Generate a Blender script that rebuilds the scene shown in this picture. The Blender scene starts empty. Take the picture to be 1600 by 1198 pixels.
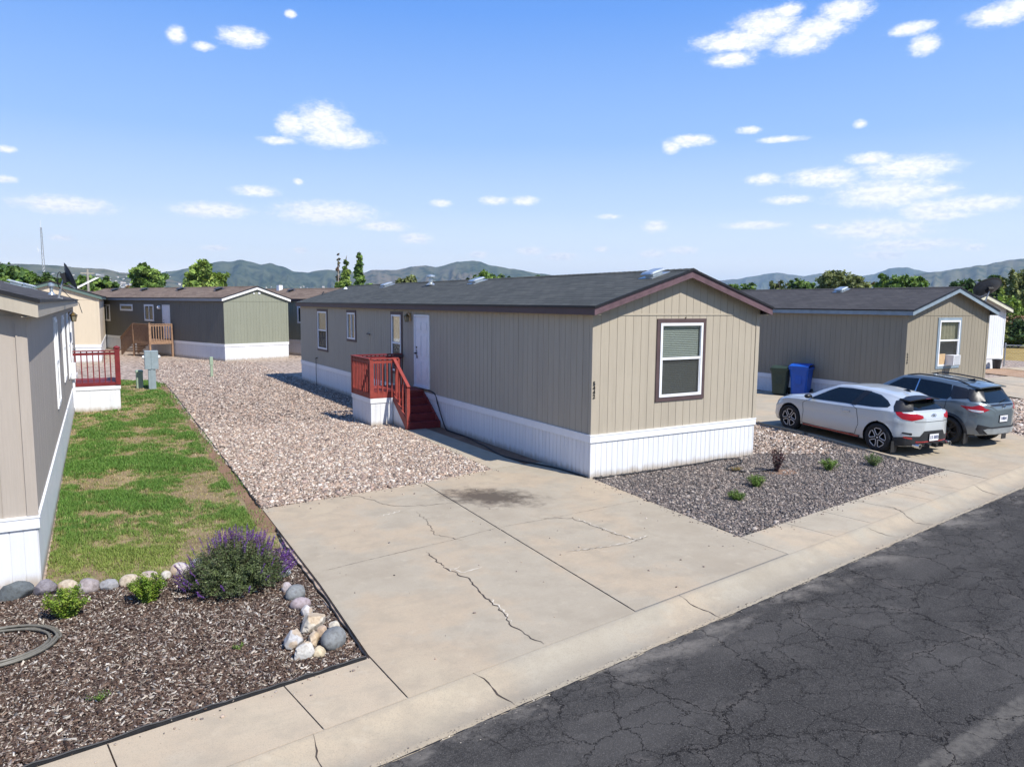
import bpy, bmesh, math, random
import numpy as np
from mathutils import Vector, Matrix, Euler, noise as mnoise
from mathutils.bvhtree import BVHTree
from mathutils.geometry import delaunay_2d_cdt
rad = math.radians
scene = bpy.context.scene
COL = scene.collection

# ------------------------------------------------------------------ materials
class NT:
    def __init__(s, tree):
        s.t = tree; s.n = tree.nodes; s.l = tree.links
    def node(s, kind, ins=None, **props):
        nd = s.n.new(kind)
        for k, v in props.items(): setattr(nd, k, v)
        for k, v in (ins or {}).items(): s.put(nd.inputs[k], v)
        return nd
    def put(s, sock, v):
        if isinstance(v, bpy.types.NodeSocket): s.l.new(v, sock)
        elif isinstance(v, (tuple, list)) and sock.type == 'RGBA' and len(v) == 3: sock.default_value = (*v, 1)
        else: sock.default_value = v
    def math(s, op, a, b=0.0, c=None, clamp=False):
        nd = s.n.new('ShaderNodeMath'); nd.operation = op; nd.use_clamp = clamp
        s.put(nd.inputs[0], a); s.put(nd.inputs[1], b)
        if c is not None: s.put(nd.inputs[2], c)
        return nd.outputs[0]
    def vmath(s, op, a, b=None, scale=None):
        nd = s.n.new('ShaderNodeVectorMath'); nd.operation = op
        s.put(nd.inputs[0], a)
        if b is not None: s.put(nd.inputs[1], b)
        if scale is not None: s.put(nd.inputs['Scale'], scale)
        return nd.outputs['Value'] if op in ('LENGTH', 'DOT_PRODUCT', 'DISTANCE') else nd.outputs[0]
    def mix(s, f, a, b, mode='MIX'):
        nd = s.n.new('ShaderNodeMix'); nd.data_type = 'RGBA'; nd.blend_type = mode
        s.put(nd.inputs[0], f); s.put(nd.inputs[6], a); s.put(nd.inputs[7], b)
        return nd.outputs[2]
    def ramp(s, f, stops, interp='LINEAR'):
        nd = s.n.new('ShaderNodeValToRGB'); cr = nd.color_ramp; cr.interpolation = interp
        while len(cr.elements) < len(stops): cr.elements.new(0.5)
        for e, (p, c) in zip(cr.elements, stops):
            e.position = p; e.color = (*c, 1) if len(c) == 3 else c
        s.put(nd.inputs[0], f)
        return nd.outputs[0]
    def smooth(s, v, a, b, lo=0.0, hi=1.0):
        nd = s.n.new('ShaderNodeMapRange'); nd.interpolation_type = 'SMOOTHSTEP'
        s.put(nd.inputs[0], v)
        for i, q in enumerate((a, b, lo, hi)): nd.inputs[i + 1].default_value = q
        return nd.outputs[0]
    def pos(s, kind='Object'):
        return s.n.new('ShaderNodeTexCoord').outputs[kind]
    def mapping(s, v, scale=(1, 1, 1), loc=(0, 0, 0), rot=(0, 0, 0)):
        nd = s.n.new('ShaderNodeMapping'); s.put(nd.inputs[0], v)
        nd.inputs['Scale'].default_value = scale; nd.inputs['Location'].default_value = loc; nd.inputs['Rotation'].default_value = rot
        return nd.outputs[0]
    def noise(s, v, scale, detail=4, rough=.55, dist=0.0, out=0, dim='3D'):
        nd = s.n.new('ShaderNodeTexNoise'); nd.noise_dimensions = dim
        s.put(nd.inputs['Vector'], v); nd.inputs['Scale'].default_value = scale
        nd.inputs['Detail'].default_value = detail; nd.inputs['Roughness'].default_value = rough; nd.inputs['Distortion'].default_value = dist
        return nd.outputs[out]
    def voro(s, v, scale, feature='F1', out='Distance', rnd=1.0, dim='3D'):
        nd = s.n.new('ShaderNodeTexVoronoi'); nd.feature = feature; nd.voronoi_dimensions = dim
        s.put(nd.inputs['Vector'], v); nd.inputs['Scale'].default_value = scale
        nd.inputs['Randomness'].default_value = rnd
        return nd.outputs[out]
    def bump(s, h, strength=.3, dist=.01, normal=None):
        nd = s.n.new('ShaderNodeBump'); s.put(nd.inputs['Height'], h)
        nd.inputs['Strength'].default_value = strength; nd.inputs['Distance'].default_value = dist
        if normal is not None: s.put(nd.inputs['Normal'], normal)
        return nd.outputs[0]

def newmat(name):
    m = bpy.data.materials.new(name); m.use_nodes = True
    t = NT(m.node_tree); t.n.clear()
    out = t.n.new('ShaderNodeOutputMaterial'); b = t.n.new('ShaderNodeBsdfPrincipled')
    t.l.new(b.outputs[0], out.inputs[0])
    return m, t, b, out

def setb(t, b, color=None, rough=None, metal=None, normal=None, spec=None, coat=None, coat_rough=None):
    for k, v in (('Base Color', color), ('Roughness', rough), ('Metallic', metal), ('Normal', normal),
                 ('Specular IOR Level', spec), ('Coat Weight', coat), ('Coat Roughness', coat_rough)):
        if v is not None: t.put(b.inputs[k], v)

def paint(name, col, rough=.6, var=.12, scale=3.0, bump=.15, bscale=60, metal=0.0, spec=.4, coat=None, stretch=(1, 1, 1)):
    """painted / plain surface with slight mottling and fine relief"""
    m, t, b, o = newmat(name)
    p = t.mapping(t.pos(), scale=stretch)
    n1 = t.noise(p, scale, 5, .6)
    n2 = t.noise(p, bscale, 3, .6)
    dark = tuple(c * (1 - var) for c in col); lite = tuple(min(1, c * (1 + var * .7)) for c in col)
    c = t.ramp(n1, [(.3, dark), (.7, lite)])
    setb(t, b, color=c, rough=t.math('MULTIPLY_ADD', n1, .15, rough - .07), metal=metal, spec=spec)
    if coat: setb(t, b, coat=coat, coat_rough=.05)
    if bump: setb(t, b, normal=t.bump(n2, bump, .004))
    return m

def siding_mat(name, col, wear=.14):
    """vertical grained wood-panel siding, painted and sun-worn"""
    m, t, b, o = newmat(name)
    p = t.pos()
    grain = t.noise(t.mapping(p, scale=(45, 45, 2.2)), 1.0, 5, .65, .4)
    streak = t.noise(t.mapping(p, scale=(6, 6, .35)), 1.0, 4, .6)
    big = t.noise(p, .7, 3, .5)
    c0 = t.ramp(grain, [(.25, tuple(c * .90 for c in col)), (.6, col), (.85, tuple(min(1, c * 1.06) for c in col))])
    c1 = t.mix(t.smooth(streak, .45, .75, 0, wear * 3), c0, tuple(c * .74 for c in col))
    c2 = t.mix(t.smooth(big, .4, .7, 0, wear * 1.6), c1, tuple(min(1, c * 1.12) for c in col))
    setb(t, b, color=c2, rough=.78, spec=.25, normal=t.bump(grain, .35, .004))
    return m

def skirt_mat(name, col=(.72, .73, .74), dirt=.85):
    """white vinyl skirting with splashed soil along its foot"""
    m, t, b, o = newmat(name)
    p = t.pos(); sep = t.node('ShaderNodeSeparateXYZ', {0: p}); z = sep.outputs[2]
    n = t.noise(t.mapping(p, scale=(5, 5, 1.2)), 1.6, 5, .65)
    h = t.math('SUBTRACT', z, t.math('MULTIPLY', n, .22))
    mask = t.smooth(h, -.12, .06, dirt, 0)
    n2 = t.noise(t.mapping(p, scale=(9, 9, .6)), 1.0, 4, .6)
    c = t.ramp(n2, [(.35, tuple(q * .90 for q in col)), (.65, col)])
    c = t.mix(mask, c, (.36, .30, .23))
    setb(t, b, color=c, rough=.45, spec=.35)
    return m

def shingle_mat(name, cols, course=.143, w=.33):
    """asphalt shingles: x = down slope, y = along the eave (object space of the roof)"""
    m, t, b, o = newmat(name)
    p = t.pos(); s = t.node('ShaderNodeSeparateXYZ', {0: p})
    v = t.node('ShaderNodeCombineXYZ', {0: s.outputs[1], 1: t.math('MULTIPLY', s.outputs[0], 1.045)}).outputs[0]
    wob = t.noise(v, 1.2, 2, .5, out=1)
    v2 = t.vmath('ADD', v, t.vmath('SCALE', wob, scale=.03))
    br = t.n.new('ShaderNodeTexBrick'); t.put(br.inputs['Vector'], v2)
    br.inputs['Scale'].default_value = 1; br.inputs['Brick Width'].default_value = w; br.inputs['Row Height'].default_value = course
    br.inputs['Mortar Size'].default_value = .007; br.inputs['Mortar Smooth'].default_value = .3; br.inputs['Bias'].default_value = 0
    t.put(br.inputs['Color1'], (0, 0, 0)); t.put(br.inputs['Color2'], (1, 1, 1)); t.put(br.inputs['Mortar'], (.5, .5, .5))
    tone = t.ramp(br.outputs[0], [(0, cols[0]), (.35, cols[1]), (.7, cols[2]), (1, cols[3])])
    gr = t.noise(p, 260, 2, .7); big = t.noise(p, .55, 4, .6)
    c = t.mix(.35, tone, t.ramp(gr, [(.3, tuple(q * .5 for q in cols[1])), (.7, tuple(q * 1.6 for q in cols[2]))]))
    c = t.mix(t.smooth(big, .35, .7, 0, .35), c, tuple(q * 1.25 for q in cols[2]))
    c = t.mix(t.math('MULTIPLY', br.outputs[1], .75), c, tuple(q * .35 for q in cols[0]))
    row = t.math('FRACT', t.math('DIVIDE', t.math('MULTIPLY', s.outputs[0], 1.045), course))
    c = t.mix(t.smooth(row, .0, .22, .65, 0), c, tuple(q * .45 for q in cols[0]))
    hgt = t.math('ADD', t.math('MULTIPLY', row, .35), t.math('MULTIPLY', gr, .25))
    setb(t, b, color=c, rough=.92, spec=.2, normal=t.bump(hgt, .6, .012))
    return m

def glass_mat(name='window_glass', tint=(.82, .9, .88)):
    m, t, b, o = newmat(name)
    t.n.remove(b)
    tr = t.node('ShaderNodeBsdfTransparent', {0: tint}); gl = t.node('ShaderNodeBsdfGlossy', {0: (1, 1, 1), 'Roughness': .02})
    lw_ = t.node('ShaderNodeLayerWeight', {'Blend': .5})
    w = t.math('MULTIPLY_ADD', t.math('POWER', lw_.outputs['Facing'], 4.0), .8, .07, clamp=True)
    mx = t.node('ShaderNodeMixShader', {0: w, 1: tr.outputs[0], 2: gl.outputs[0]})
    t.l.new(mx.outputs[0], o.inputs[0])
    return m

def gloss(name, col, rough=.08, metal=0.0, spec=.5, coat=1.0):
    m, t, b, o = newmat(name)
    setb(t, b, color=col, rough=rough, metal=metal, spec=spec, coat=coat, coat_rough=.03)
    return m

M = {}
# ------------------------------------------------------------------ mesh builder
class MB:
    def __init__(s): s.v = []; s.f = []; s.m = []; s.mi = 0
    def add(s, vs, fs, T=None):
        o = len(s.v)
        s.v += [tuple(T @ Vector(q)) for q in vs] if T is not None else [tuple(q) for q in vs]
        s.f += [tuple(i + o for i in f) for f in fs]; s.m += [s.mi] * len(fs)
        return s
    def quad(s, a, b, c, d): return s.add([a, b, c, d], [(0, 1, 2, 3)])
    def box(s, x0, x1, y0, y1, z0, z1, T=None):
        v = [(x0, y0, z0), (x1, y0, z0), (x1, y1, z0), (x0, y1, z0), (x0, y0, z1), (x1, y0, z1), (x1, y1, z1), (x0, y1, z1)]
        return s.add(v, [(3, 2, 1, 0), (4, 5, 6, 7), (0, 1, 5, 4), (1, 2, 6, 5), (2, 3, 7, 6), (3, 0, 4, 7)], T)
    def bbox(s, x0, x1, y0, y1, z0, z1, b=.01, T=None):
        """box with chamfered vertical edges and top"""
        P = [(x0 + b, y0), (x1 - b, y0), (x1, y0 + b), (x1, y1 - b), (x1 - b, y1), (x0 + b, y1), (x0, y1 - b), (x0, y0 + b)]
        cx, cy = (x0 + x1) / 2, (y0 + y1) / 2
        Q = [(x + (b if x < cx else -b), y + (b if y < cy else -b)) for x, y in P]
        v = [(x, y, z0) for x, y in P] + [(x, y, z1 - b) for x, y in P] + [(x, y, z1) for x, y in Q]
        f = [tuple(range(7, -1, -1)), tuple(range(16, 24))]
        for k in (0, 8):
            f += [(k + i, k + (i + 1) % 8, k + 8 + (i + 1) % 8, k + 8 + i) for i in range(8)]
        return s.add(v, f, T)
    def beam(s, a, b, w, h, up=(0, 0, 1)):
        """rectangular bar from a to b"""
        a = Vector(a); b = Vector(b); d = (b - a).normalized(); up = Vector(up)
        sd = d.cross(up)
        if sd.length < 1e-4: sd = d.cross(Vector((1, 0, 0)))
        sd.normalize(); u = sd.cross(d)
        vs = [p + sd * (i * w / 2) + u * (j * h / 2) for p in (a, b) for i, j in ((-1, -1), (1, -1), (1, 1), (-1, 1))]
        return s.add(vs, [(0, 1, 2, 3), (7, 6, 5, 4), (0, 4, 5, 1), (1, 5, 6, 2), (2, 6, 7, 3), (3, 7, 4, 0)])
    def tube(s, pts, r, n=8, closed=False):
        pts = [Vector(p) for p in pts]; rs = r if isinstance(r, (list, tuple)) else [r] * len(pts)
        o = len(s.v); k = len(pts); prev = None
        for i, p in enumerate(pts):
            if closed: d = pts[(i + 1) % k] - pts[i - 1]
            else: d = pts[min(i + 1, k - 1)] - pts[max(i - 1, 0)]
            d.normalize()
            a = prev - d * prev.dot(d) if prev is not None else d.orthogonal()
            if a.length < 1e-6: a = d.orthogonal()
            a.normalize(); prev = a; b = d.cross(a)
            for j in range(n):
                q = 2 * math.pi * j / n
                s.v.append(tuple(p + (a * math.cos(q) + b * math.sin(q)) * rs[i]))
        for i in range(k if closed else k - 1):
            i2 = (i + 1) % k
            for j in range(n):
                s.f.append((o + i * n + j, o + i * n + (j + 1) % n, o + i2 * n + (j + 1) % n, o + i2 * n + j)); s.m.append(s.mi)
        if not closed:
            s.f.append(tuple(o + j for j in range(n - 1, -1, -1))); s.m.append(s.mi)
            s.f.append(tuple(o + (k - 1) * n + j for j in range(n))); s.m.append(s.mi)
        return s
    def lathe(s, prof, n=24, T=None, cap=False):
        """profile (r, z) about z"""
        vs = [(r * math.cos(2 * math.pi * j / n), r * math.sin(2 * math.pi * j / n), z) for r, z in prof for j in range(n)]
        fs = [(i * n + j, i * n + (j + 1) % n, (i + 1) * n + (j + 1) % n, (i + 1) * n + j) for i in range(len(prof) - 1) for j in range(n)]
        if cap: fs += [tuple(range(n - 1, -1, -1)), tuple((len(prof) - 1) * n + j for j in range(n))]
        return s.add(vs, fs, T)
    def prism(s, poly, z0, z1, T=None):
        n = len(poly); vs = [(x, y, z0) for x, y in poly] + [(x, y, z1) for x, y in poly]
        fs = [tuple(range(n - 1, -1, -1)), tuple(range(n, 2 * n))] + [(i, (i + 1) % n, n + (i + 1) % n, n + i) for i in range(n)]
        return s.add(vs, fs, T)
    def build(s, name, mat, parent=None, smooth=False, loc=None, rot=None, label=None):
        me = bpy.data.meshes.new(name); me.from_pydata(s.v, [], s.f)
        mats = mat if isinstance(mat, (list, tuple)) else [mat]
        for q in mats: me.materials.append(q)
        if len(mats) > 1: me.polygons.foreach_set('material_index', s.m)
        if smooth: me.polygons.foreach_set('use_smooth', [True] * len(me.polygons))
        me.update()
        return link(name, me, parent, loc, rot, label)

def link(name, me, parent=None, loc=None, rot=None, label=None):
    o = bpy.data.objects.new(name, me); COL.objects.link(o)
    if parent is not None: o.parent = parent
    if loc is not None: o.location = loc
    if rot is not None: o.rotation_euler = rot
    if label: o['label'] = label
    return o
def smooth_angle(o, a=35):
    me = o.data; me.polygons.foreach_set('use_smooth', [True] * len(me.polygons))
    bm = bmesh.new(); bm.from_mesh(me)
    for e in bm.edges:
        if len(e.link_faces) == 2 and e.calc_face_angle(0) > rad(a): e.smooth = False
    bm.to_mesh(me); bm.free(); return o
def tag(o, label, cat, group=None):
    o['label'] = label; o['category'] = cat
    if group: o['group'] = group
    return o
def thing(name, label, cat, loc=(0, 0, 0), rz=0.0, group=None):
    o = bpy.data.objects.new(name, None); COL.objects.link(o); o.empty_display_size = .3
    o.location = loc; o.rotation_euler = (0, 0, rz)
    return tag(o, label, cat, group)
def struct(o, kind='structure'):
    o['kind'] = kind; return o
def copy_tree(o, parent=None):
    c = o.copy(); COL.objects.link(c)
    if parent is not None: c.parent = parent
    for ch in list(o.children): copy_tree(ch, c)
    return c

# ------------------------------------------------------------------ site geometry
KA = math.atan(.13)                              # the kerb runs 7.4 degrees off the house fronts
KU = Vector((math.cos(KA), math.sin(KA), 0)); KV = Vector((-math.sin(KA), math.cos(KA), 0))
KO = Vector((0, -4.8475, 0))
def road(u, v, z=0.0): return KO + KU * u + KV * v + Vector((0, 0, z))
def road_uv(x, y):
    d = Vector((x, y, 0)) - KO; return d.dot(KU), d.dot(KV)
def sstep(t): t = max(0, min(1, t)); return t * t * (3 - 2 * t)
def G(x, y):
    """height of the lots: flat, with the far driveway rising gently toward its house"""
    return .15 * sstep((y + 3.2) / 4.6) * sstep((x - 5.2) / 2.0)
def k_y(x): return -5.66 + .130 * (x + 6.25)     # kerb line
def s_y(x): return k_y(x) + .85                  # back of the pavement
SKY_STR = .085; SKY_SAT = 1.1; EXPO = .45; WNORM = (-.06, .998)
# ------------------------------------------------------------------ material library
M['siding_tan'] = siding_mat('tan_siding_paint', (.40, .352, .275))
M['siding_taupe'] = siding_mat('taupe_siding_paint', (.268, .238, .182))
M['siding_grey'] = siding_mat('warm_grey_siding_paint', (.41, .36, .305))
M['siding_green'] = siding_mat('sage_green_siding_paint', (.245, .255, .195))
M['siding_olive_and_shade'] = siding_mat('dark_olive_siding_and_shade', (.145, .14, .122))  # own colour of two back homes, and painted-in shade on the sage home's side
M['siding_cream'] = siding_mat('cream_siding_paint', (.60, .51, .38), .05)
M['siding_white'] = siding_mat('white_siding_paint', (.62, .64, .66), .05)
M['siding_pink'] = siding_mat('pale_stucco', (.50, .36, .28), .05)
M['skirt'] = skirt_mat('white_skirting')
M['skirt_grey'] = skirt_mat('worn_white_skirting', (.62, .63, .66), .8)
M['vinyl'] = paint('white_vinyl', (.76, .77, .78), .4, .04, 4, .05)
M['trim_purple'] = paint('plum_trim_paint', (.125, .075, .085), .6, .3, 5, .3, 45, stretch=(1, 1, 1))
M['trim_brown'] = paint('dark_brown_trim_paint', (.085, .055, .055), .6, .15, 4, .2)
M['trim_blue'] = paint('slate_blue_trim_paint', (.22, .28, .33), .6, .15, 4, .2)
M['trim_green'] = paint('dark_green_trim_paint', (.10, .155, .135), .6, .1)
M['trim_white'] = paint('white_trim_paint', (.74, .74, .72), .5, .06)
M['trim_grey'] = paint('grey_trim_paint', (.27, .275, .29), .6, .1)
M['trim_beige'] = siding_mat('peeling_beige_trim_paint', (.44, .39, .31), .22)
M['trim_cream'] = paint('cream_trim_paint', (.55, .54, .42), .5, .08)
M['soffit'] = paint('tan_soffit', (.42, .37, .28), .7, .06)
M['black'] = paint('black_drip_edge', (.012, .012, .014), .5, .2)
M['dark'] = paint('dark_void', (.015, .015, .017), .8, .2)
M['room'] = paint('dim_room', (.06, .06, .06), .9, .3)
M['blind'] = paint('pale_blind_vinyl', (.38, .395, .375), .6, .06)
M['curtain'] = paint('light_curtain_cloth', (.42, .36, .27), .9, .15, 9)
M['glass'] = glass_mat(tint=(.86, .885, .87))
M['roof_grey'] = shingle_mat('charcoal_shingles', [(.042, .045, .042), (.057, .060, .056), (.074, .077, .071), (.095, .096, .086)])
M['roof_dark'] = shingle_mat('dark_shingles', [(.042, .040, .040), (.056, .053, .053), (.070, .066, .065), (.088, .082, .079)])
M['roof_brown'] = shingle_mat('brown_shingles', [(.10, .07, .052), (.14, .10, .075), (.19, .14, .105), (.24, .185, .14)], w=.5)
M['metal'] = paint('galvanised_metal', (.50, .54, .55), .35, .15, 8, .1, metal=.7)
M['metal_grey'] = paint('grey_meter_paint', (.27, .33, .35), .45, .12, 6, .1, metal=.1)
M['steel'] = paint('dull_steel', (.35, .36, .37), .4, .1, 8, .05, metal=.6)
M['brass'] = paint('aged_brass', (.22, .15, .06), .35, .2, 9, .1, metal=.8)
M['lampglass'] = gloss('amber_lamp_glass', (.25, .22, .14), .15)
M['black_plastic'] = paint('black_plastic', (.018, .018, .02), .4, .2, 9, .05)
M['dish'] = paint('dark_grey_dish_paint', (.075, .085, .10), .45, .1, 5, .05)
M['red_wood'] = paint('barn_red_stain', (.27, .048, .036), .55, .22, 7, .25, 40)
M['red_wood_dark'] = paint('dark_red_stain', (.17, .018, .020), .55, .25, 7, .25, 40)
M['wood'] = paint('weathered_cedar', (.30, .185, .115), .8, .3, 8, .3, 40)
M['rubber'] = paint('black_hose_rubber', (.016, .017, .019), .5, .2, 20, .05)
M['hose_olive'] = paint('olive_hose', (.14, .13, .105), .45, .2, 20, .1)
def _screen():
    m, t, b, o = newmat('insect_screen'); setb(t, b, color=(.05, .05, .048), rough=.8)
    tr = t.node('ShaderNodeBsdfTransparent', {}); mx = t.node('ShaderNodeMixShader', {0: .36, 1: tr.outputs[0], 2: b.outputs[0]}); t.l.new(mx.outputs[0], o.inputs[0]); return m
M['screen'] = _screen()
M['edging'] = paint('black_landscape_edging', (.022, .022, .024), .6, .3, 15, .2)
M['bark'] = paint('tree_bark', (.13, .10, .075), .9, .35, 6, .5, 25, stretch=(3, 3, .7))
M['pale_bark'] = paint('bare_pale_wood', (.36, .31, .27), .9, .25, 6, .4, 25, stretch=(3, 3, .7))
M['pole_wood'] = paint('grey_pole_wood', (.35, .32, .27), .85, .2, 6, .3)
M['door_white'] = paint('white_door_paint', (.74, .74, .76), .4, .07, 4, .05)
M['plywood'] = paint('plywood_filler', (.52, .36, .20), .8, .15, 12, .2)
M['pvc_green'] = paint('pale_green_pedestal_plastic', (.30, .38, .27), .5, .1)
M['bin_green'] = paint('dark_green_cart_plastic', (.028, .048, .036), .45, .2, 6, .1)
M['bin_blue'] = paint('blue_cart_plastic', (.01, .085, .42), .4, .12, 6, .1)

def attr_mat(name, attr, rough=.8, spec=.3, bump=0.0, bscale=80, transl=0.0, mott=.0):
    m, t, b, o = newmat(name)
    a = t.node('ShaderNodeAttribute', attribute_name=attr)
    c = a.outputs['Color']
    if mott:
        n = t.noise(t.pos(), bscale * .5, 4, .6)
        c = t.mix(t.smooth(n, .4, .7, 0, mott), c, t.mix(1.0, c, (.5, .45, .42), 'MULTIPLY'))
    setb(t, b, color=c, rough=rough, spec=spec)
    if bump: setb(t, b, normal=t.bump(t.noise(t.pos(), bscale, 4, .6), bump, .004))
    if transl:
        tl = t.node('ShaderNodeBsdfTranslucent', {0: t.mix(1.0, c, (1.0, 1.0, .5), 'MULTIPLY')})
        mx = t.node('ShaderNodeMixShader', {0: transl, 1: b.outputs[0], 2: tl.outputs[0]})
        t.l.new(mx.outputs[0], o.inputs[0])
    return m
M['leaf'] = attr_mat('leaves', 'Col', .6, .3, transl=.25)
M['grassblade'] = attr_mat('grass_blades', 'Col', .65, .25, transl=.25)
M['petal'] = attr_mat('petals', 'Col', .7, .2, transl=.15)
M['stone'] = attr_mat('gravel_stones', 'Col', .75, .35)
M['chip'] = attr_mat('bark_chips', 'Col', .85, .2)
M['rock'] = attr_mat('garden_rock', 'Col', .8, .25, bump=.8, bscale=55, mott=.6)

def gravel_mat(name, cols, scale, bstr=.9):
    """bed of packed stones: cells with individual colours"""
    m, t, b, o = newmat(name)
    p = t.pos()
    q = t.vmath('ADD', p, t.vmath('SCALE', t.noise(p, scale * .5, 2, .5, out=1), scale=.5 / scale))
    cell = t.voro(q, scale, out='Color'); d = t.voro(q, scale, out='Distance')
    s = t.node('ShaderNodeSeparateXYZ', {0: cell}).outputs[0]
    n = len(cols)
    c = t.ramp(s, [(i / n, cc) for i, cc in enumerate(cols)], 'CONSTANT')
    big = t.noise(p, .5, 4, .6)
    c = t.mix(t.smooth(big, .35, .7, 0, .18), c, tuple(x * .8 for x in cols[0]))
    c = t.mix(t.smooth(d, .45, .8, 0, .75), c, tuple(x * .22 for x in cols[0]))
    hh = t.math('SUBTRACT', 1.0, d)
    setb(t, b, color=c, rough=.85, spec=.25, normal=t.bump(hh, bstr, .55 / scale))
    return m
LOT = [(.35, .255, .19), (.42, .325, .25), (.26, .19, .145), (.46, .38, .305), (.20, .155, .13), (.37, .26, .195), (.30, .245, .20), (.50, .43, .355), (.17, .132, .108), (.27, .205, .16)]
DARKG = [(.105, .088, .078), (.145, .120, .104), (.070, .062, .059), (.20, .16, .135), (.12, .108, .102), (.27, .225, .19), (.085, .073, .069), (.15, .115, .096)]
BARK = [(.070, .042, .030), (.105, .066, .047), (.045, .028, .022), (.155, .108, .080), (.080, .055, .044), (.23, .18, .14), (.058, .040, .033), (.13, .097, .076), (.36, .31, .25)]
M['lot'] = gravel_mat('pinkish_gravel_bed', LOT, 24)
M['lot_far'] = gravel_mat('pinkish_gravel_far', [(.385, .30, .235), (.43, .345, .28), (.35, .27, .21), (.455, .37, .30)], 7, .25)
M['darkg'] = gravel_mat('grey_gravel_bed', DARKG, 36)
M['mulch'] = gravel_mat('bark_mulch_bed', BARK[:5], 40)

def concrete_mat(name, col=(.400, .338, .248), stain=False, gutter=False):
    m, t, b, o = newmat(name)
    p = t.pos()
    big = t.noise(p, .45, 5, .6); mid = t.noise(p, 2.6, 6, .65); fine = t.noise(p, 90, 3, .7)
    c = t.ramp(big, [(.32, tuple(x * .84 for x in col)), (.47, (col[0] * .95, col[1] * .97, col[2] * .99)), (.55, (col[0] * 1.04, col[1] * .98, col[2] * .93)), (.7, (col[0] * 1.08, col[1] * 1.05, col[2] * 1.0))])
    c = t.mix(t.smooth(mid, .42, .70, 0, .55), c, tuple(x * .74 for x in col))
    sw = t.noise(t.mapping(p, scale=(.5, 2.6, 1), rot=(0, 0, rad(20))), 1.1, 5, .65)
    c = t.mix(t.smooth(sw, .50, .68, 0, .38), c, tuple(x * .80 for x in col))
    c = t.mix(t.smooth(fine, .48, .70, 0, .6), c, tuple(x * .62 for x in col))
    f3 = t.noise(p, 26, 5, .75); c = t.mix(t.smooth(f3, .50, .70, 0, .45), c, tuple(x * .76 for x in col))
    c = t.mix(t.smooth(t.noise(p, 5.5, 3, .5), .60, .75, 0, .30), c, tuple(min(1, x * 1.18) for x in col))
    sp = t.voro(p, 5.0, out='Distance')
    c = t.mix(t.smooth(sp, .012, .03, .7, 0), c, (.10, .085, .07))
    if gutter:
        s_ = t.node('ShaderNodeSeparateXYZ', {0: p})
        v_ = t.math('SUBTRACT', t.math('ADD', t.math('MULTIPLY', s_.outputs[1], math.cos(KA)), t.math('MULTIPLY', s_.outputs[0], -math.sin(KA))), -4.8475 * math.cos(KA))
        v_ = t.math('ADD', v_, t.math('MULTIPLY', t.math('SUBTRACT', t.noise(t.mapping(p, scale=(1, 2, 1)), 2.2, 6, .7), .5), .45))
        c = t.mix(t.smooth(v_, -.50, -.22, .42, 0), c, (.20, .175, .14))
        c = t.mix(t.smooth(v_, -.10, .02, 0, .25), c, (.24, .21, .17))
    if stain:
        q = t.vmath('SUBTRACT', p, (-2.42, -.22, 0))
        q = t.mapping(q, rot=(0, 0, rad(48)), scale=(1, 1, 0))
        q = t.vmath('MULTIPLY', q, (1 / 1.15, 1 / .74, 0))
        r = t.vmath('LENGTH', q)
        rr = t.math('ADD', r, t.math('MULTIPLY', t.math('SUBTRACT', t.noise(p, 3.2, 6, .75), .5), 1.9))
        c = t.mix(t.smooth(rr, .25, 1.05, .92, 0), c, (.075, .057, .042))
    setb(t, b, color=c, rough=.88, spec=.25, normal=t.bump(t.math('ADD', t.math('MULTIPLY', fine, .6), mid), .22, .004))
    return m
M['concrete'] = concrete_mat('driveway_concrete', stain=True)
M['pavement'] = concrete_mat('pavement_concrete', (.425, .362, .268))
M['kerb'] = concrete_mat('kerb_concrete', (.372, .323, .242), gutter=True)
M['crack'] = paint('crack_shadow_soil', (.055, .043, .035), .95, .4, 20)
M['patch'] = paint('chipped_crack_edge', (.56, .50, .40), .95, .2, 20)

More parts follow.
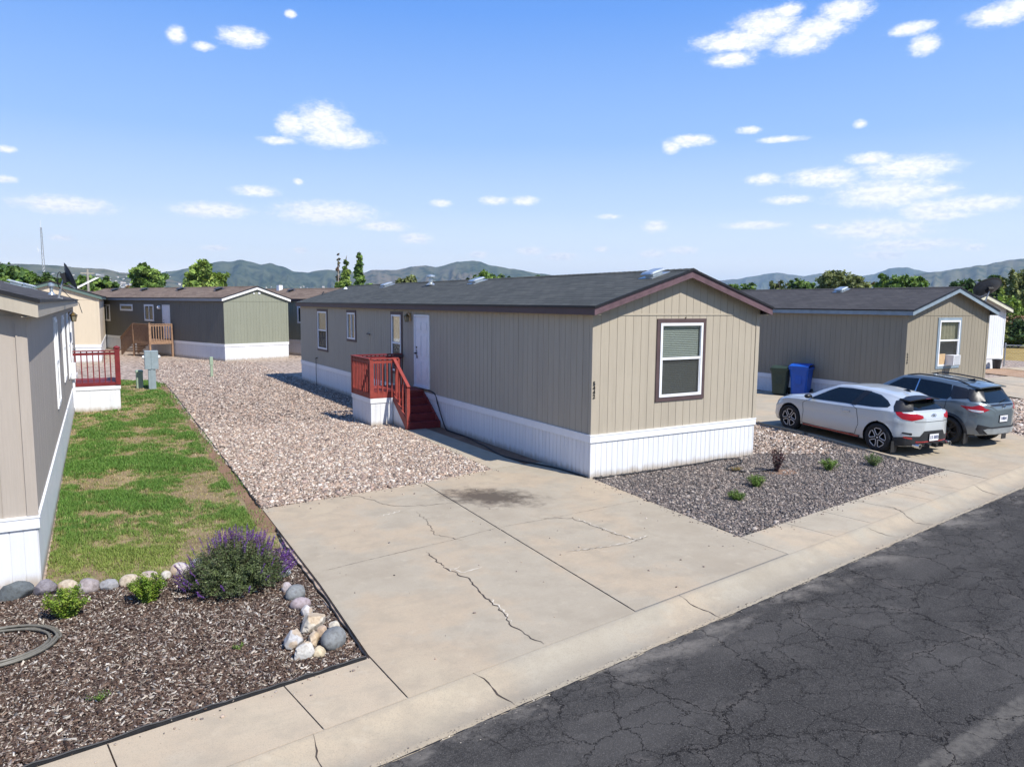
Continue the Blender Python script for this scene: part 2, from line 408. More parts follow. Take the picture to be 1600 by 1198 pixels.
WN0, WN1 = WNORM
def asphalt_mat():
    m, t, b, o = newmat('old_asphalt')
    p = t.pos()
    big = t.noise(p, .5, 5, .6); mid = t.noise(p, 2.2, 7, .75); fine = t.noise(p, 110, 2, .8); fine2 = t.noise(p, 38, 4, .75)
    c = t.ramp(big, [(.3, (.029, .0275, .0265)), (.7, (.043, .041, .039))])
    c = t.mix(t.smooth(mid, .48, .70, 0, .6), c, (.078, .073, .067))
    pat = t.noise(t.mapping(p, scale=(.35, 1.1, 1), rot=(0, 0, rad(-8))), 1.0, 5, .65); c = t.mix(t.smooth(pat, .46, .62, 0, .38), c, (.085, .08, .074))
    c = t.mix(t.smooth(fine, .54, .66, 0, .75), c, (.14, .13, .12))
    c = t.mix(t.smooth(fine2, .46, .62, 0, .5), c, (.075, .070, .065))
    w = t.vmath('ADD', p, t.vmath('SCALE', t.noise(p, 1.7, 6, .72, out=1), scale=.62))
    w = t.mapping(w, rot=(0, 0, rad(20)), scale=(1, 1.45, 1))
    d1 = t.voro(w, .62, 'DISTANCE_TO_EDGE', dim='2D'); d2 = t.voro(t.vmath('ADD', w, (13.1, 5.2, 0)), 1.9, 'DISTANCE_TO_EDGE', dim='2D')
    d3 = t.voro(t.vmath('ADD', w, (3.1, 15.2, 0)), 5.5, 'DISTANCE_TO_EDGE', dim='2D')
    m1 = t.math('MULTIPLY', t.smooth(d1, .002, .008, .9, 0), t.smooth(t.noise(p, .8, 3, .5), .36, .5, .25, 1))
    m2 = t.math('MULTIPLY', t.smooth(d2, .005, .017, .8, 0), t.smooth(t.noise(p, .55, 3, .5), .38, .52))
    m3 = t.math('MULTIPLY', t.smooth(d3, .008, .028, .65, 0), t.smooth(t.noise(t.vmath('ADD', p, (7, 3, 0)), .8, 3, .5), .50, .60))
    cr = t.math('MAXIMUM', m1, t.math('MAXIMUM', m2, m3))
    wx = t.vmath('DOT_PRODUCT', t.vmath('SUBTRACT', p, (-2.6, -8.44, 0)), (WN0, WN1, 0)); wn = t.math('ADD', wx, t.math('MULTIPLY', t.math('SUBTRACT', t.noise(p, 9, 4, .7), .5), .10))
    band = t.math('MULTIPLY', t.smooth(t.math('ABSOLUTE', wn), .08, .13, 1, 0), t.smooth(t.noise(t.mapping(p, scale=(3, 3, 1)), 3.0, 5, .75), .38, .62, .25, .85))
    c = t.mix(band, c, (.125, .115, .10))
    halo = t.math('MULTIPLY', t.smooth(d1, .01, .06, .35, 0), t.smooth(mid, .45, .65))
    c = t.mix(halo, c, (.125, .112, .10))
    c = t.mix(cr, c, (.012, .011, .011))
    # dust washed off the pavement lies along the gutter
    s = t.node('ShaderNodeSeparateXYZ', {0: p})
    v = t.math('ADD', t.math('MULTIPLY', s.outputs[1], math.cos(KA)), t.math('MULTIPLY', s.outputs[0], -math.sin(KA)))
    v = t.math('SUBTRACT', v, -4.8475 * math.cos(KA))
    dust = t.math('MULTIPLY', t.smooth(v, -1.25, -.58, 0, 1), t.smooth(t.noise(t.mapping(p, scale=(.9, 1.6, 1)), 1.3, 5, .7), .46, .68, 0, .75))
    c = t.mix(dust, c, (.20, .18, .155))
    hh = t.math('SUBTRACT', t.math('ADD', fine2, t.math('MULTIPLY', fine, .6)), t.math('MULTIPLY', cr, 2.0))
    setb(t, b, color=c, rough=.95, spec=.08, normal=t.bump(hh, .7, .008))
    return m
M['asphalt'] = asphalt_mat()

def soil_mat():
    m, t, b, o = newmat('dry_lawn_soil')
    p = t.pos(); n = t.noise(p, 1.1, 5, .65); f = t.noise(p, 45, 4, .7); g = t.noise(p, 6, 4, .6)
    c = t.ramp(n, [(.3, (.17, .12, .075)), (.5, (.27, .20, .12)), (.7, (.36, .28, .165))])
    c = t.mix(t.smooth(f, .4, .7, 0, .6), c, (.15, .11, .06))
    c = t.mix(t.smooth(g, .5, .65, 0, .6), c, (.13, .15, .05))
    setb(t, b, color=c, rough=.95, spec=.15, normal=t.bump(f, .7, .02)); return m
M['soil'] = soil_mat()
def earth_mat(name, a, b_, c_):
    m, t, b, o = newmat(name)
    p = t.pos(); n = t.noise(p, .9, 6, .7); f = t.noise(p, 30, 4, .7)
    c = t.ramp(n, [(.3, a), (.5, b_), (.7, c_)])
    c = t.mix(t.smooth(f, .45, .7, 0, .4), c, tuple(x * .6 for x in a))
    setb(t, b, color=c, rough=.95, spec=.15, normal=t.bump(f, .6, .03)); return m
M['edge_soil'] = earth_mat('brown_edge_soil', (.17, .10, .065), (.24, .145, .095), (.31, .20, .13))
M['brown_grit'] = earth_mat('brown_grit', (.28, .18, .11), (.36, .24, .16), (.42, .31, .22))
M['field'] = earth_mat('dry_golden_field', (.20, .14, .045), (.34, .24, .08), (.42, .33, .14))
M['green_field'] = earth_mat('green_field', (.10, .14, .04), (.16, .21, .07), (.22, .27, .10))
M['valley'] = earth_mat('valley_floor', (.06, .08, .035), (.10, .11, .055), (.16, .15, .09))
def hill_mat(name, lo, hi, earth, veg):
    m, t, b, o = newmat(name)
    p = t.pos(); n = t.noise(p, .0022, 8, .65); n2 = t.noise(p, .012, 6, .7); n3 = t.noise(p, .0008, 3, .5)
    c = t.ramp(n, [(.35, lo), (.65, hi)])
    c = t.mix(t.smooth(n3, .50, .66, 0, .65), c, earth)
    c = t.mix(t.smooth(n2, .50, .58, 0, .85), c, veg)
    setb(t, b, color=c, rough=.95, spec=.1); return m
M['hill'] = hill_mat('sage_hills', (.050, .068, .036), (.10, .108, .060), (.17, .125, .09), (.014, .030, .014))
M['hill2'] = hill_mat('dry_hills', (.070, .080, .050), (.14, .135, .085), (.165, .13, .09), (.028, .045, .024))
# ------------------------------------------------------------------ ground sheets
def sheet(name, poly, z, mat, holes=(), grid=0, zf=None):
    mb = MB(); mb.add([(x, y, z) for x, y in poly], [tuple(range(len(poly)))])
    return struct(mb.build(name, mat))
def gridsheet(name, x0, x1, y0, y1, nx, ny, zf, mat, keep=None):
    mb = MB(); vs = []; fs = []
    for j in range(ny + 1):
        for i in range(nx + 1):
            x = x0 + (x1 - x0) * i / nx; y = y0 + (y1 - y0) * j / ny; vs.append((x, y, zf(x, y)))
    for j in range(ny):
        for i in range(nx):
            xc = x0 + (x1 - x0) * (i + .5) / nx; yc = y0 + (y1 - y0) * (j + .5) / ny
            if keep is None or keep(xc, yc): a = j * (nx + 1) + i; fs.append((a, a + 1, a + nx + 2, a + nx + 1))
    mb.add(vs, fs); return struct(mb.build(name, mat))

big = 14000
sheet('ground', [(-big, -big), (big, -big), (big, big), (-big, big)], -.22, M['valley'])
# the gravelled lots round the houses (ends along the back of the pavement)
lot = [(-70, s_y(-70) - .3), (-9.8, s_y(-9.8) - .3), (0, s_y(0) - .3), (12, s_y(12) - .3), (70, s_y(70) - .3), (70, 26), (60, 90), (-70, 90)]
def lotz(x, y): return -.035 + G(x, y)
mb = MB(); nx_, ny_ = 224, 120; vs = []; fs = []
for j in range(ny_ + 1):
    for i in range(nx_ + 1):
        x = -70 + 112 * i / nx_; yb = s_y(x) - .3; q = (j / ny_) ** 1.8; y = yb + (90 - yb) * q; vs.append((x, y, lotz(x, y)))
for j in range(ny_):
    for i in range(nx_): k = j * (nx_ + 1) + i; fs.append((k, k + 1, k + nx_ + 2, k + nx_ + 1))
mb.add(vs, fs); struct(mb.build('gravel_lot', M['lot_far']))
sheet('gravel_yard', [(-5.72, 22), (-6.04, 1.0), (-3.0, 1.25), (-1.3, 1.62), (-1.3, 2.2), (-1.05, 6.9), (0.1, 7.2), (.1, 22)], -.024, M['lot'])
# grey gravel planting bed before the main house
gridsheet('grey_gravel_bed', -.6, 8.4, -4.4, 3.2, 36, 30, lambda x, y: -.022 + G(x, y), M['darkg'],
          lambda x, y: y > s_y(x) - .1 and (y < .55 + .05 * x or x > 4.7) and x > -.25 and y < 1.4 - .25 * max(0, 6.4 - x) + 0 * x)
# main driveway: two strips of concrete with an open joint between them
def slab(name, poly, z1, mat, z0=None, zf=None):
    mb = MB(); z0 = z1 - .14 if z0 is None else z0
    mb.prism(poly, z0, z1)
    if zf:
        mb.v = [(x, y, z + zf(x, y)) for x, y, z in mb.v]
    return struct(mb.build(name, mat))
drvL = [(-6.255, k_y(-6.255)), (-3.365, k_y(-3.365)), (-3.02, 1.25), (-6.055, .93), (-6.17, -2.74), (-6.285, -4.74)]
drvR = [(-3.345, k_y(-3.345)), (-.26, k_y(-.26)), (-.26, s_y(-.26)), (.04, .05), (-.05, 1.72), (-1.31, 1.63), (-3.0, 1.26)]
slab('driveway', drvL, .0, M['concrete']); slab('driveway_strip', drvR, -.002, M['concrete'])
slab('front_walk', [(-1.29, 1.66), (-.46, 1.72), (-.46, 7.1), (-1.05, 7.1)], .0, M['pavement'])
sheet('dirt_strip', [(-.46, 1.72), (.02, 1.7), (.02, 7.2), (-.46, 7.2)], -.008, M['edge_soil'])
# pavement panels and rolled kerb
PJ = [-30, -24, -18, -14.4, -12.3, -10.2, -8.42, -7.03, -6.262]
def panel(name, xa, xb, mat):
    g = .006; qa = 0 if xa == -.26 else .11; qb = .03 if xb == -6.262 else -.085 if xb == 6.98 else .11
    pa = [(xa + g, k_y(xa + g)), (xb - g, k_y(xb - g)), (xb - g - qb, s_y(xb - g - qb)), (xa + g - qa, s_y(xa + g - qa))]
    return slab(name, pa, .0, mat)
for a, b in zip(PJ[:-1], PJ[1:]): panel('pavement', a, b, M['pavement'])
PR = [-.26, 1.02, 2.12, 3.24, 4.36, 5.6, 6.98]
for a, b in zip(PR[:-1], PR[1:]): panel('pavement', a, b, M['pavement'])
# kerb profile (v, z): top lip, roll down, gutter pan
KP = [(.02, -.001), (-.015, -.003), (-.06, -.018), (-.14, -.052), (-.24, -.082), (-.34, -.104), (-.45, -.117), (-.56, -.112), (-.565, -.30), (.02, -.30)]
def kerb(u0, u1):
    mb = MB(); n = max(1, int((u1 - u0) / 1.0)); vs = []; fs = []; m = len(KP)
    for i in range(n + 1):
        u = u0 + (u1 - u0) * i / n
        for v, z in KP: vs.append(tuple(road(u, v, z)))
    for i in range(n):
        for j in range(m): fs.append((i * m + j, (i + 1) * m + j, (i + 1) * m + (j + 1) % m, i * m + (j + 1) % m))
    fs += [tuple(range(m)), tuple(n * m + j for j in range(m - 1, -1, -1))]
    mb.add(vs, fs)
    o = mb.build('kerb', M['kerb']); struct(o)
    me = o.data
    for p in me.polygons: p.use_smooth = (len(p.vertices) == 4 and p.center.z > -.15)
KJ = [-60, -30, 13.2, 60]
for a, b in zip(KJ[:-1], KJ[1:]): kerb(a + .005, b - .005)
rd = [road(-90, -.52), road(90, -.52), road(90, -9.3), road(-90, -9.3)]
mb = MB(); rng = random.Random(4); N_ = 900; edge = []
for i in range(N_ + 1):
    u = -30 + 60 * i / N_
    w = .022 * mnoise.noise(Vector((u * 3.1, 0, 0))) + .012 * mnoise.noise(Vector((u * 13, 4, 0)))
    edge.append(road(u, -.565 + w, -.104))
vs = [road(-90, -.54, -.108), *edge, road(90, -.54, -.108), road(90, -9.3, -.108), road(-90, -9.3, -.108)]
mb.add(vs, [tuple(range(len(vs)))]); struct(mb.build('road', M['asphalt']))
# neighbouring driveway (slopes up to the house), with the far lots beyond
mb = MB(); R0 = []
def rg(name, a, b, c, d, nx, ny, z, mat, thick=0):
    """ruled sheet over quad a b c d following the ground"""
    vs = []; fs = []
    for j in range(ny + 1):
        for i in range(nx + 1):
            s = i / nx; t_ = j / ny
            x = (a[0] * (1 - s) + b[0] * s) * (1 - t_) + (d[0] * (1 - s) + c[0] * s) * t_
            y = (a[1] * (1 - s) + b[1] * s) * (1 - t_) + (d[1] * (1 - s) + c[1] * s) * t_
            vs.append((x, y, z + G(x, y)))
    for j in range(ny):
        for i in range(nx): k = j * (nx + 1) + i; fs.append((k, k + 1, k + nx + 2, k + nx + 1))
    if thick:
        n = len(vs); vs += [(x, y, zz - thick) for x, y, zz in vs]
        ring = [i for i in range(nx + 1)] + [j * (nx + 1) + nx for j in range(1, ny + 1)] + [ny * (nx + 1) + i for i in range(nx - 1, -1, -1)] + [j * (nx + 1) for j in range(ny - 1, 0, -1)]
        fs += [(ring[i], n + ring[i], n + ring[(i + 1) % len(ring)], ring[(i + 1) % len(ring)]) for i in range(len(ring))]
    m_ = MB(); m_.add(vs, fs); return struct(m_.build(name, mat))
rg('driveway_right', (6.99, k_y(6.99)), (12.9, k_y(12.9)), (13.6, 2.0), (7.72, 2.0), 12, 14, .002, M['concrete'], .06)
rg('driveway_right', (7.725, 2.004), (13.6, 2.004), (14.3, 7.6), (8.15, 7.6), 10, 10, .002, M['pavement'], .06)
# edging kerb board of that driveway (pale strip with a break)
for (y0, y1) in ((-2.0, .55), (.75, 3.2), (3.35, 6.6)):
    f = lambda y: 6.90 + (y + 3.07) * .128 - (.0 if y < 0 else 0)
    mb = MB()
    for i in range(8):
        ya = y0 + (y1 - y0) * i / 8; yb = y0 + (y1 - y0) * (i + 1) / 8
        xa, xb = f(ya), f(yb); za, zb = G(7.2, ya) - .03, G(7.2, yb) - .03
        mb.add([(xa, ya, za), (xa + .1, ya, za), (xb + .1, yb, zb), (xb, yb, zb), (xa, ya, za + .075), (xa + .1, ya, za + .075), (xb + .1, yb, zb + .075), (xb, yb, zb + .075)],
               [(0, 3, 2, 1), (4, 5, 6, 7), (0, 1, 5, 4), (1, 2, 6, 5), (2, 3, 7, 6), (3, 0, 4, 7)])
    struct(mb.build('driveway_edging', M['pavement']))
PX = [12.93, 14.4, 15.9, 17.4, 18.95]
for a, b in zip(PX[:-1], PX[1:]):
    g = .006; rg('pavement', (a + g, k_y(a)), (b - g, k_y(b)), (b - g - .11, s_y(b)), (a + g - .11, s_y(a)), 2, 1, 0, M['pavement'], .06)
rg('driveway_far', (19.2, k_y(19.2)), (26.6, k_y(26.6)), (29.8, 6.2), (22.6, 6.2), 6, 10, .004, M['pavement'])
rg('driveway_joint', (22.9, -1.2), (22.94, -1.2), (26.4, 5.6), (26.36, 5.6), 1, 4, .009, M['crack'])
rg('brown_verge', (26.7, k_y(26.7)), (29.5, k_y(29.5)), (34.5, 8.8), (31.0, 8.8), 4, 8, .003, M['brown_grit'])
rg('far_path', (29.6, k_y(29.6)), (31.8, k_y(31.8)), (36.5, 8.6), (34.6, 8.7), 4, 8, .004, M['pavement'])
sheet('dry_field', [(36.2, 9.8), (60, -6), (95, 0), (78, 22), (56, 20)], -.02, M['field'])
sheet('green_verge', [(56, 20), (78, 22), (95, 0), (140, 10), (120, 50), (70, 34)], -.015, M['green_field'])

# ---------------------------------------------- cracks and saw joints in the concrete
def crackline(mb, pts, w=.014, jit=.035, seed=0, z=.0045, step=.05, wob=1.0):
    r = random.Random(seed); P = [Vector((x, y, 0)) for x, y in pts]; out = []
    for a, b in zip(P[:-1], P[1:]):
        n = max(1, int((b - a).length / step)); d = (b - a).normalized(); s = Vector((-d.y, d.x, 0))
        for i in range(n):
            out.append(a.lerp(b, i / n) + s * r.uniform(-jit, jit) * (1 if i else .3))
    out.append(P[-1])
    L = []; Rr = []
    for i, p in enumerate(out):
        d = (out[min(i + 1, len(out) - 1)] - out[max(i - 1, 0)]).normalized(); s = Vector((-d.y, d.x, 0))
        e = min(1, i / 3, (len(out) - 1 - i) / 3) if wob else 1
        ww = w * (.35 + r.random() * 1.1 * wob) * max(.15, e) if wob else w
        L.append(p + s * ww / 2); Rr.append(p - s * ww / 2)
    def zz(p):
        u, v = road_uv(p.x, p.y)
        if v < 0:
            for (v0, z0), (v1, z1) in zip(KP[:-1], KP[1:]):
                if v1 <= v <= v0: return z0 + (z1 - z0) * (v - v0) / (v1 - v0 + 1e-9) + .004
            return -.099
        return z + G(p.x, p.y)
    n = len(out)
    mb.add([(p.x, p.y, zz(p)) for p in L] + [(p.x, p.y, zz(p)) for p in Rr], [(n + i, n + i + 1, i + 1, i) for i in range(n - 1)])
A_ = [(-4.58, -2.32), (-4.61, -3.08), (-4.52, -3.52), (-4.63, -4.13), (-4.65, -4.53), (-4.75, -4.85), (-4.73, -5.13), (-4.68, -5.42)]
B_ = [(-4.79, 1.0), (-4.41, .93), (-4.22, .3), (-4.1, .03), (-3.63, -.22), (-3.12, -.28)]
C_ = [(-3.91, -.45), (-3.95, -.9), (-4.15, -1.7), (-3.91, -2.17)]
D_ = [(-2.35, -1.75), (-1.88, -2.05), (-1.81, -2.85), (-1.72, -3.45)]
E_ = [(-2.9, -3.3), (-2.35, -3.38), (-1.9, -3.43), (-1.4, -3.3)]
mb = MB()
crackline(mb, A_, .015, .022, 1); crackline(mb, B_, .009, .03, 2); crackline(mb, C_, .007, .03, 3)
crackline(mb, D_, .010, .03, 4); crackline(mb, E_, .006, .03, 5)
crackline(mb, [(-6.04, -2.34), (-5.43, -2.24), (-4.11, -2.06), (-3.16, -1.86)], .005, .006, 6)
crackline(mb, [(-3.12, -1.86), (-1.98, -1.85), (-.2, -1.72)], .0045, .008, 7)
for k, (ua, vb) in enumerate([]): pass
def kc(pts, w=.016, s=0): crackline(mb, [tuple(road(u, v)[:2]) for u, v in pts], w, .015, s)
kc([(-5.62, .0), (-5.55, -.15), (-5.56, -.3), (-5.50, -.55)], .014, 11); kc([(-2.63, 0), (-2.60, -.2), (-2.53, -.35), (-2.55, -.55)], .014, 12)
kc([(-7.18, 0), (-7.24, -.2), (-7.22, -.55)], .012, 13); kc([(3.3, .5), (3.34, .2), (3.2, 0), (3.05, -.3), (3.3, -.55)], .011, 14)
kc([(1.9, -.05), (2.0, -.3), (2.1, -.45)], .013, 15); kc([(6.3, .02), (6.2, -.2), (6.3, -.5)], .014, 16)
kc([(4.9, .8), (4.95, .4), (4.8, 0)], .008, 17)
struct(mb.build('concrete_cracks', M['crack']))
mb = MB()
for pts, s in (([(-4.61, -3.05), (-4.5, -3.3), (-4.2, -3.2)], 21), ([(-4.75, -3.2), (-4.45, -3.05)], 22), (E_, 23), ([(-4.6, -.45), (-4.1, -.3)], 24), (D_[1:], 25), (A_[3:6], 27)):
    crackline(mb, [(x + .03, y + .02) for x, y in pts], .022, .03, s, z=.0025)
struct(mb.build('chipped_crack_edges', M['patch']))
# dark open seams: driveway joint, gutter line
mb = MB()
crackline(mb, [(-3.355, k_y(-3.35) + .02), (-3.01, 1.25)], .026, .002, 31, z=.004, wob=.25)
crackline(mb, [(-6.262, k_y(-6.26) + .01), (-6.293, s_y(-6.29) - .02)], .016, .002, 32, z=.004, wob=.3)
crackline(mb, [tuple(road(u, -.550)[:2]) for u in np.linspace(-12, 12, 60)], .016, .004, 33, wob=.9)
struct(mb.build('open_joints', M['dark']))

# black plastic edging round the mulch bed and between lawn and gravel
def edging(name, pts, label, h=.045, w=.010, wig=.012, seed=0):
    r = random.Random(seed); P = [Vector((x, y, 0)) for x, y in pts]; out = []
    for a, b in zip(P[:-1], P[1:]):
        n = max(1, int((b - a).length / .12))
        for i in range(n): out.append(a.lerp(b, i / n) + Vector((r.uniform(-wig, wig), r.uniform(-wig, wig), r.uniform(-.006, .008))))
    out.append(P[-1]); mb = MB()
    for a, b in zip(out[:-1], out[1:]):
        mb.beam(a + Vector((0, 0, h / 2 - .02)), b + Vector((0, 0, h / 2 - .02)), w, h)
    mb.tube([p + Vector((0, 0, h - .026)) for p in out], .009, 6)
    return tag(mb.build(name, M['edging']), label, 'edging')
edging('landscape_edging', [(-9.9, s_y(-9.9) + .035), (-8, s_y(-8) + .03), (-6.33, s_y(-6.33) + .02)], 'black plastic edging strip between the bark mulch and the pavement', seed=1)
edging('landscape_edging', [(-6.33, s_y(-6.33) + .03), (-6.27, -3.4), (-6.22, -1.6), (-6.13, -.3)], 'black plastic edging strip between the bark mulch and the driveway', seed=2)
edging('landscape_edging', [(-6.08, 1.0), (-5.93, 5.0), (-5.8, 9), (-5.68, 13), (-5.52, 18), (-5.45, 21.4), (-5.9, 22.6)], 'thin black edging strip between the lawn and the pinkish gravel', h=.04, seed=3)

# ---------------------------------------------- scattered small pieces (one merged mesh each)
def icosa():
    t = (1 + 5 ** .5) / 2
    v = np.array([(-1, t, 0), (1, t, 0), (-1, -t, 0), (1, -t, 0), (0, -1, t), (0, 1, t), (0, -1, -t), (0, 1, -t), (t, 0, -1), (t, 0, 1), (-t, 0, -1), (-t, 0, 1)], float)
    v /= np.linalg.norm(v[0])
    f = np.array([(0, 11, 5), (0, 5, 1), (0, 1, 7), (0, 7, 10), (0, 10, 11), (1, 5, 9), (5, 11, 4), (11, 10, 2), (10, 7, 6), (7, 1, 8), (3, 9, 4), (3, 4, 2), (3, 2, 6), (3, 6, 8), (3, 8, 9), (4, 9, 5), (2, 4, 11), (6, 2, 10), (8, 6, 7), (9, 8, 1)])
    return v, f
OCT = (np.array([(1, 0, 0), (-1, 0, 0), (0, 1, 0), (0, -1, 0), (0, 0, 1), (0, 0, -1)], float), np.array([(0, 2, 4), (2, 1, 4), (1, 3, 4), (3, 0, 4)]))
BOXT = (np.array([(-1, -1, 0), (1, -1, 0), (1, 1, 0), (-1, 1, 0), (-1, -1, 1), (1, -1, 1), (1, 1, 1), (-1, 1, 1)], float) * np.array([1, 1, 1]),
        np.array([(4, 5, 6), (4, 6, 7), (0, 1, 5), (0, 5, 4), (1, 2, 6), (1, 6, 5), (2, 3, 7), (2, 7, 6), (3, 0, 4), (3, 4, 7)]))
def rotmats(rs, n, tilt):
    a = rs.uniform(0, 2 * np.pi, n); b = rs.normal(0, tilt, n); c = rs.normal(0, tilt, n)
    ca, sa, cb, sb, cc, sc = np.cos(a), np.sin(a), np.cos(b), np.sin(b), np.cos(c), np.sin(c)
    Rz = np.zeros((n, 3, 3)); Rz[:, 0, 0] = ca; Rz[:, 0, 1] = -sa; Rz[:, 1, 0] = sa; Rz[:, 1, 1] = ca; Rz[:, 2, 2] = 1
    Rx = np.zeros((n, 3, 3)); Rx[:, 0, 0] = 1; Rx[:, 1, 1] = cb; Rx[:, 1, 2] = -sb; Rx[:, 2, 1] = sb; Rx[:, 2, 2] = cb
    Ry = np.zeros((n, 3, 3)); Ry[:, 1, 1] = 1; Ry[:, 0, 0] = cc; Ry[:, 0, 2] = sc; Ry[:, 2, 0] = -sc; Ry[:, 2, 2] = cc
    return Rz @ Rx @ Ry
def mesh_np(name, V, F, C, mat, smooth=False):
    """V (n,3), F (m,3), C (n,3) vertex colours"""
    me = bpy.data.meshes.new(name)
    me.vertices.add(len(V)); me.vertices.foreach_set('co', V.astype(np.float32).ravel())
    k = F.shape[1]
    me.loops.add(F.size); me.loops.foreach_set('vertex_index', F.astype(np.int32).ravel())
    me.polygons.add(len(F)); me.polygons.foreach_set('loop_start', np.arange(0, F.size, k, dtype=np.int32))
    me.polygons.foreach_set('loop_total', np.full(len(F), k, dtype=np.int32))
    me.update(calc_edges=True)
    a = me.color_attributes.new('Col', 'FLOAT_COLOR', 'POINT')
    a.data.foreach_set('color', np.concatenate([C, np.ones((len(C), 1))], 1).astype(np.float32).ravel())
    if smooth: me.polygons.foreach_set('use_smooth', np.ones(len(F), bool))
    me.materials.append(mat)
    return link(name, me)
def scatter(name, pts, scl, tmpl, cols, mat, rs, tilt=.5, jit=.22, sink=.0):
    n = len(pts); V, F = tmpl; k = len(V)
    W = V[None] * (1 + rs.normal(0, jit, (n, k, 1))) * scl[:, None, :]
    W = np.einsum('nij,nkj->nki', rotmats(rs, n, tilt), W) + pts[:, None, :]
    FF = (F[None] + (np.arange(n) * k)[:, None, None]).reshape(-1, F.shape[1])
    C = np.repeat(cols, k, 0)
    return mesh_np(name, W.reshape(-1, 3), FF, C, mat)
def pick(rs, n, palette, var=.16):
    p = np.array(palette); c = p[rs.integers(0, len(p), n)]
    return np.clip(c * (1 + rs.normal(0, var, (n, 1))), .01, .9)
rs = np.random.default_rng(7)
def inpoly(x, y, poly):
    r = np.zeros(len(x), bool); n = len(poly)
    for i in range(n):
        (x1, y1), (x2, y2) = poly[i], poly[(i + 1) % n]
        c = ((y1 > y) != (y2 > y)) & (x < (x2 - x1) * (y - y1) / (y2 - y1 + 1e-12) + x1); r ^= c
    return r
def gvec(x, y):
    a = np.clip((y + 3.2) / 4.6, 0, 1); b = np.clip((x - 5.2) / 2, 0, 1)
    return .15 * a * a * (3 - 2 * a) * b * b * (3 - 2 * b)
def area_pts(poly, n, z):
    xs = [p[0] for p in poly]; ys = [p[1] for p in poly]
    x = rs.uniform(min(xs), max(xs), n); y = rs.uniform(min(ys), max(ys), n)
    k = inpoly(x, y, poly); x, y = x[k], y[k]
    return np.stack([x, y, gvec(x, y) + z], 1)
ICO = icosa()
# pinkish river gravel: near part dense with larger stones, far part sparser and simpler
near = [(-6.03, 1.0), (-3.0, 1.24), (-1.33, 1.6), (-1.07, 6.9), (-1.0, 9.5), (-5.86, 9.5)]
p = area_pts(near, 46000, -.012); n = len(p)
s = np.exp(rs.normal(math.log(.026), .33, n))[:, None] * np.stack([np.ones(n), rs.uniform(.6, .95, n), rs.uniform(.45, .8, n)], 1)
p[:, 2] += rs.uniform(-.008, .012, n)
struct(scatter('gravel', p, s, ICO, pick(rs, n, LOT + [(.56, .50, .43), (.30, .22, .18)]), M['stone'], rs, .45), 'stuff')
far = [(-5.86, 9.5), (-.1, 9.5), (-.02, 20), (0, 34), (-5.5, 34), (-5.45, 22)]
p = area_pts(far, 52000, -.012); n = len(p)
s = np.exp(rs.normal(math.log(.032), .3, n))[:, None] * np.stack([np.ones(n), rs.uniform(.6, .95, n), rs.uniform(.5, .8, n)], 1)
struct(scatter('gravel', p, s, OCT, pick(rs, n, LOT), M['stone'], rs, .35), 'stuff')
rgt = [(4.75, .15), (5.2, -.1), (6.6, -1.2), (7.0, -1.55), (7.75, 3.0), (8.15, 6.6), (4.9, 7.5)]
p = area_pts(rgt, 30000, -.012); n = len(p)
s = np.exp(rs.normal(math.log(.024), .33, n))[:, None] * np.stack([np.ones(n), rs.uniform(.6, .95, n), rs.uniform(.45, .8, n)], 1)
struct(scatter('gravel', p, s, OCT, pick(rs, n, LOT + [(.62, .57, .52)]), M['stone'], rs, .45), 'stuff')
rg2 = [(12.85, -2.1), (19.2, -1.4), (21.5, 1.2), (19.4, 1.9), (14.9, 1.8), (13.65, 2.0)]
p = area_pts(rg2, 22000, -.012); n = len(p)
s = np.exp(rs.normal(math.log(.04), .33, n))[:, None] * np.stack([np.ones(n), rs.uniform(.6, .95, n), rs.uniform(.45, .8, n)], 1)
struct(scatter('gravel', p, s, OCT, pick(rs, n, LOT + [(.62, .57, .52)]), M['stone'], rs, .45), 'stuff')
# grey gravel of the planting bed
bed = [(-.24, s_y(-.24)), (6.88, s_y(6.88)), (7.3, 0.0), (6.2, -.95), (5.0, -.15), (4.72, .15), (4.7, -.01), (.03, -.01)]
p = area_pts(bed, 62000, -.012); n = len(p)
s = np.exp(rs.normal(math.log(.0185), .32, n))[:, None] * np.stack([np.ones(n), rs.uniform(.6, .95, n), rs.uniform(.5, .85, n)], 1)
p[:, 2] += rs.uniform(-.006, .010, n)
struct(scatter('grey_gravel', p, s, ICO, pick(rs, n, DARKG + [(.32, .275, .235), (.06, .055, .052)]), M['stone'], rs, .5), 'stuff')
# bark mulch
mul = [(-10.4, s_y(-10.4) + .05), (-6.34, s_y(-6.34) + .05), (-6.30, -3.4), (-6.25, -1.55), (-6.3, -1.2), (-7.1, -1.3), (-7.6, -1.42), (-8.2, -1.62), (-8.9, -1.55), (-9.2, -1.35), (-10.4, -1.3)]
mb = MB(); mb.add([(x, y, -.02) for x, y in mul], [tuple(range(len(mul)))]); struct(mb.build('mulch_bed', M['mulch']))
p = area_pts(mul, 95000, -.010); n = len(p)
p[:, 2] += rs.uniform(-.004, .016, n)
L_ = np.clip(np.exp(rs.normal(math.log(.019), .38, n)), .006, .038); s = np.stack([L_, L_ * rs.uniform(.12, .34, n), rs.uniform(.003, .008, n)], 1)
struct(scatter('bark_mulch', p, s, BOXT, pick(rs, n, BARK + BARK[:5] + [(.46, .42, .36), (.28, .235, .20)], .25), M['chip'], rs, .42, .12), 'stuff')

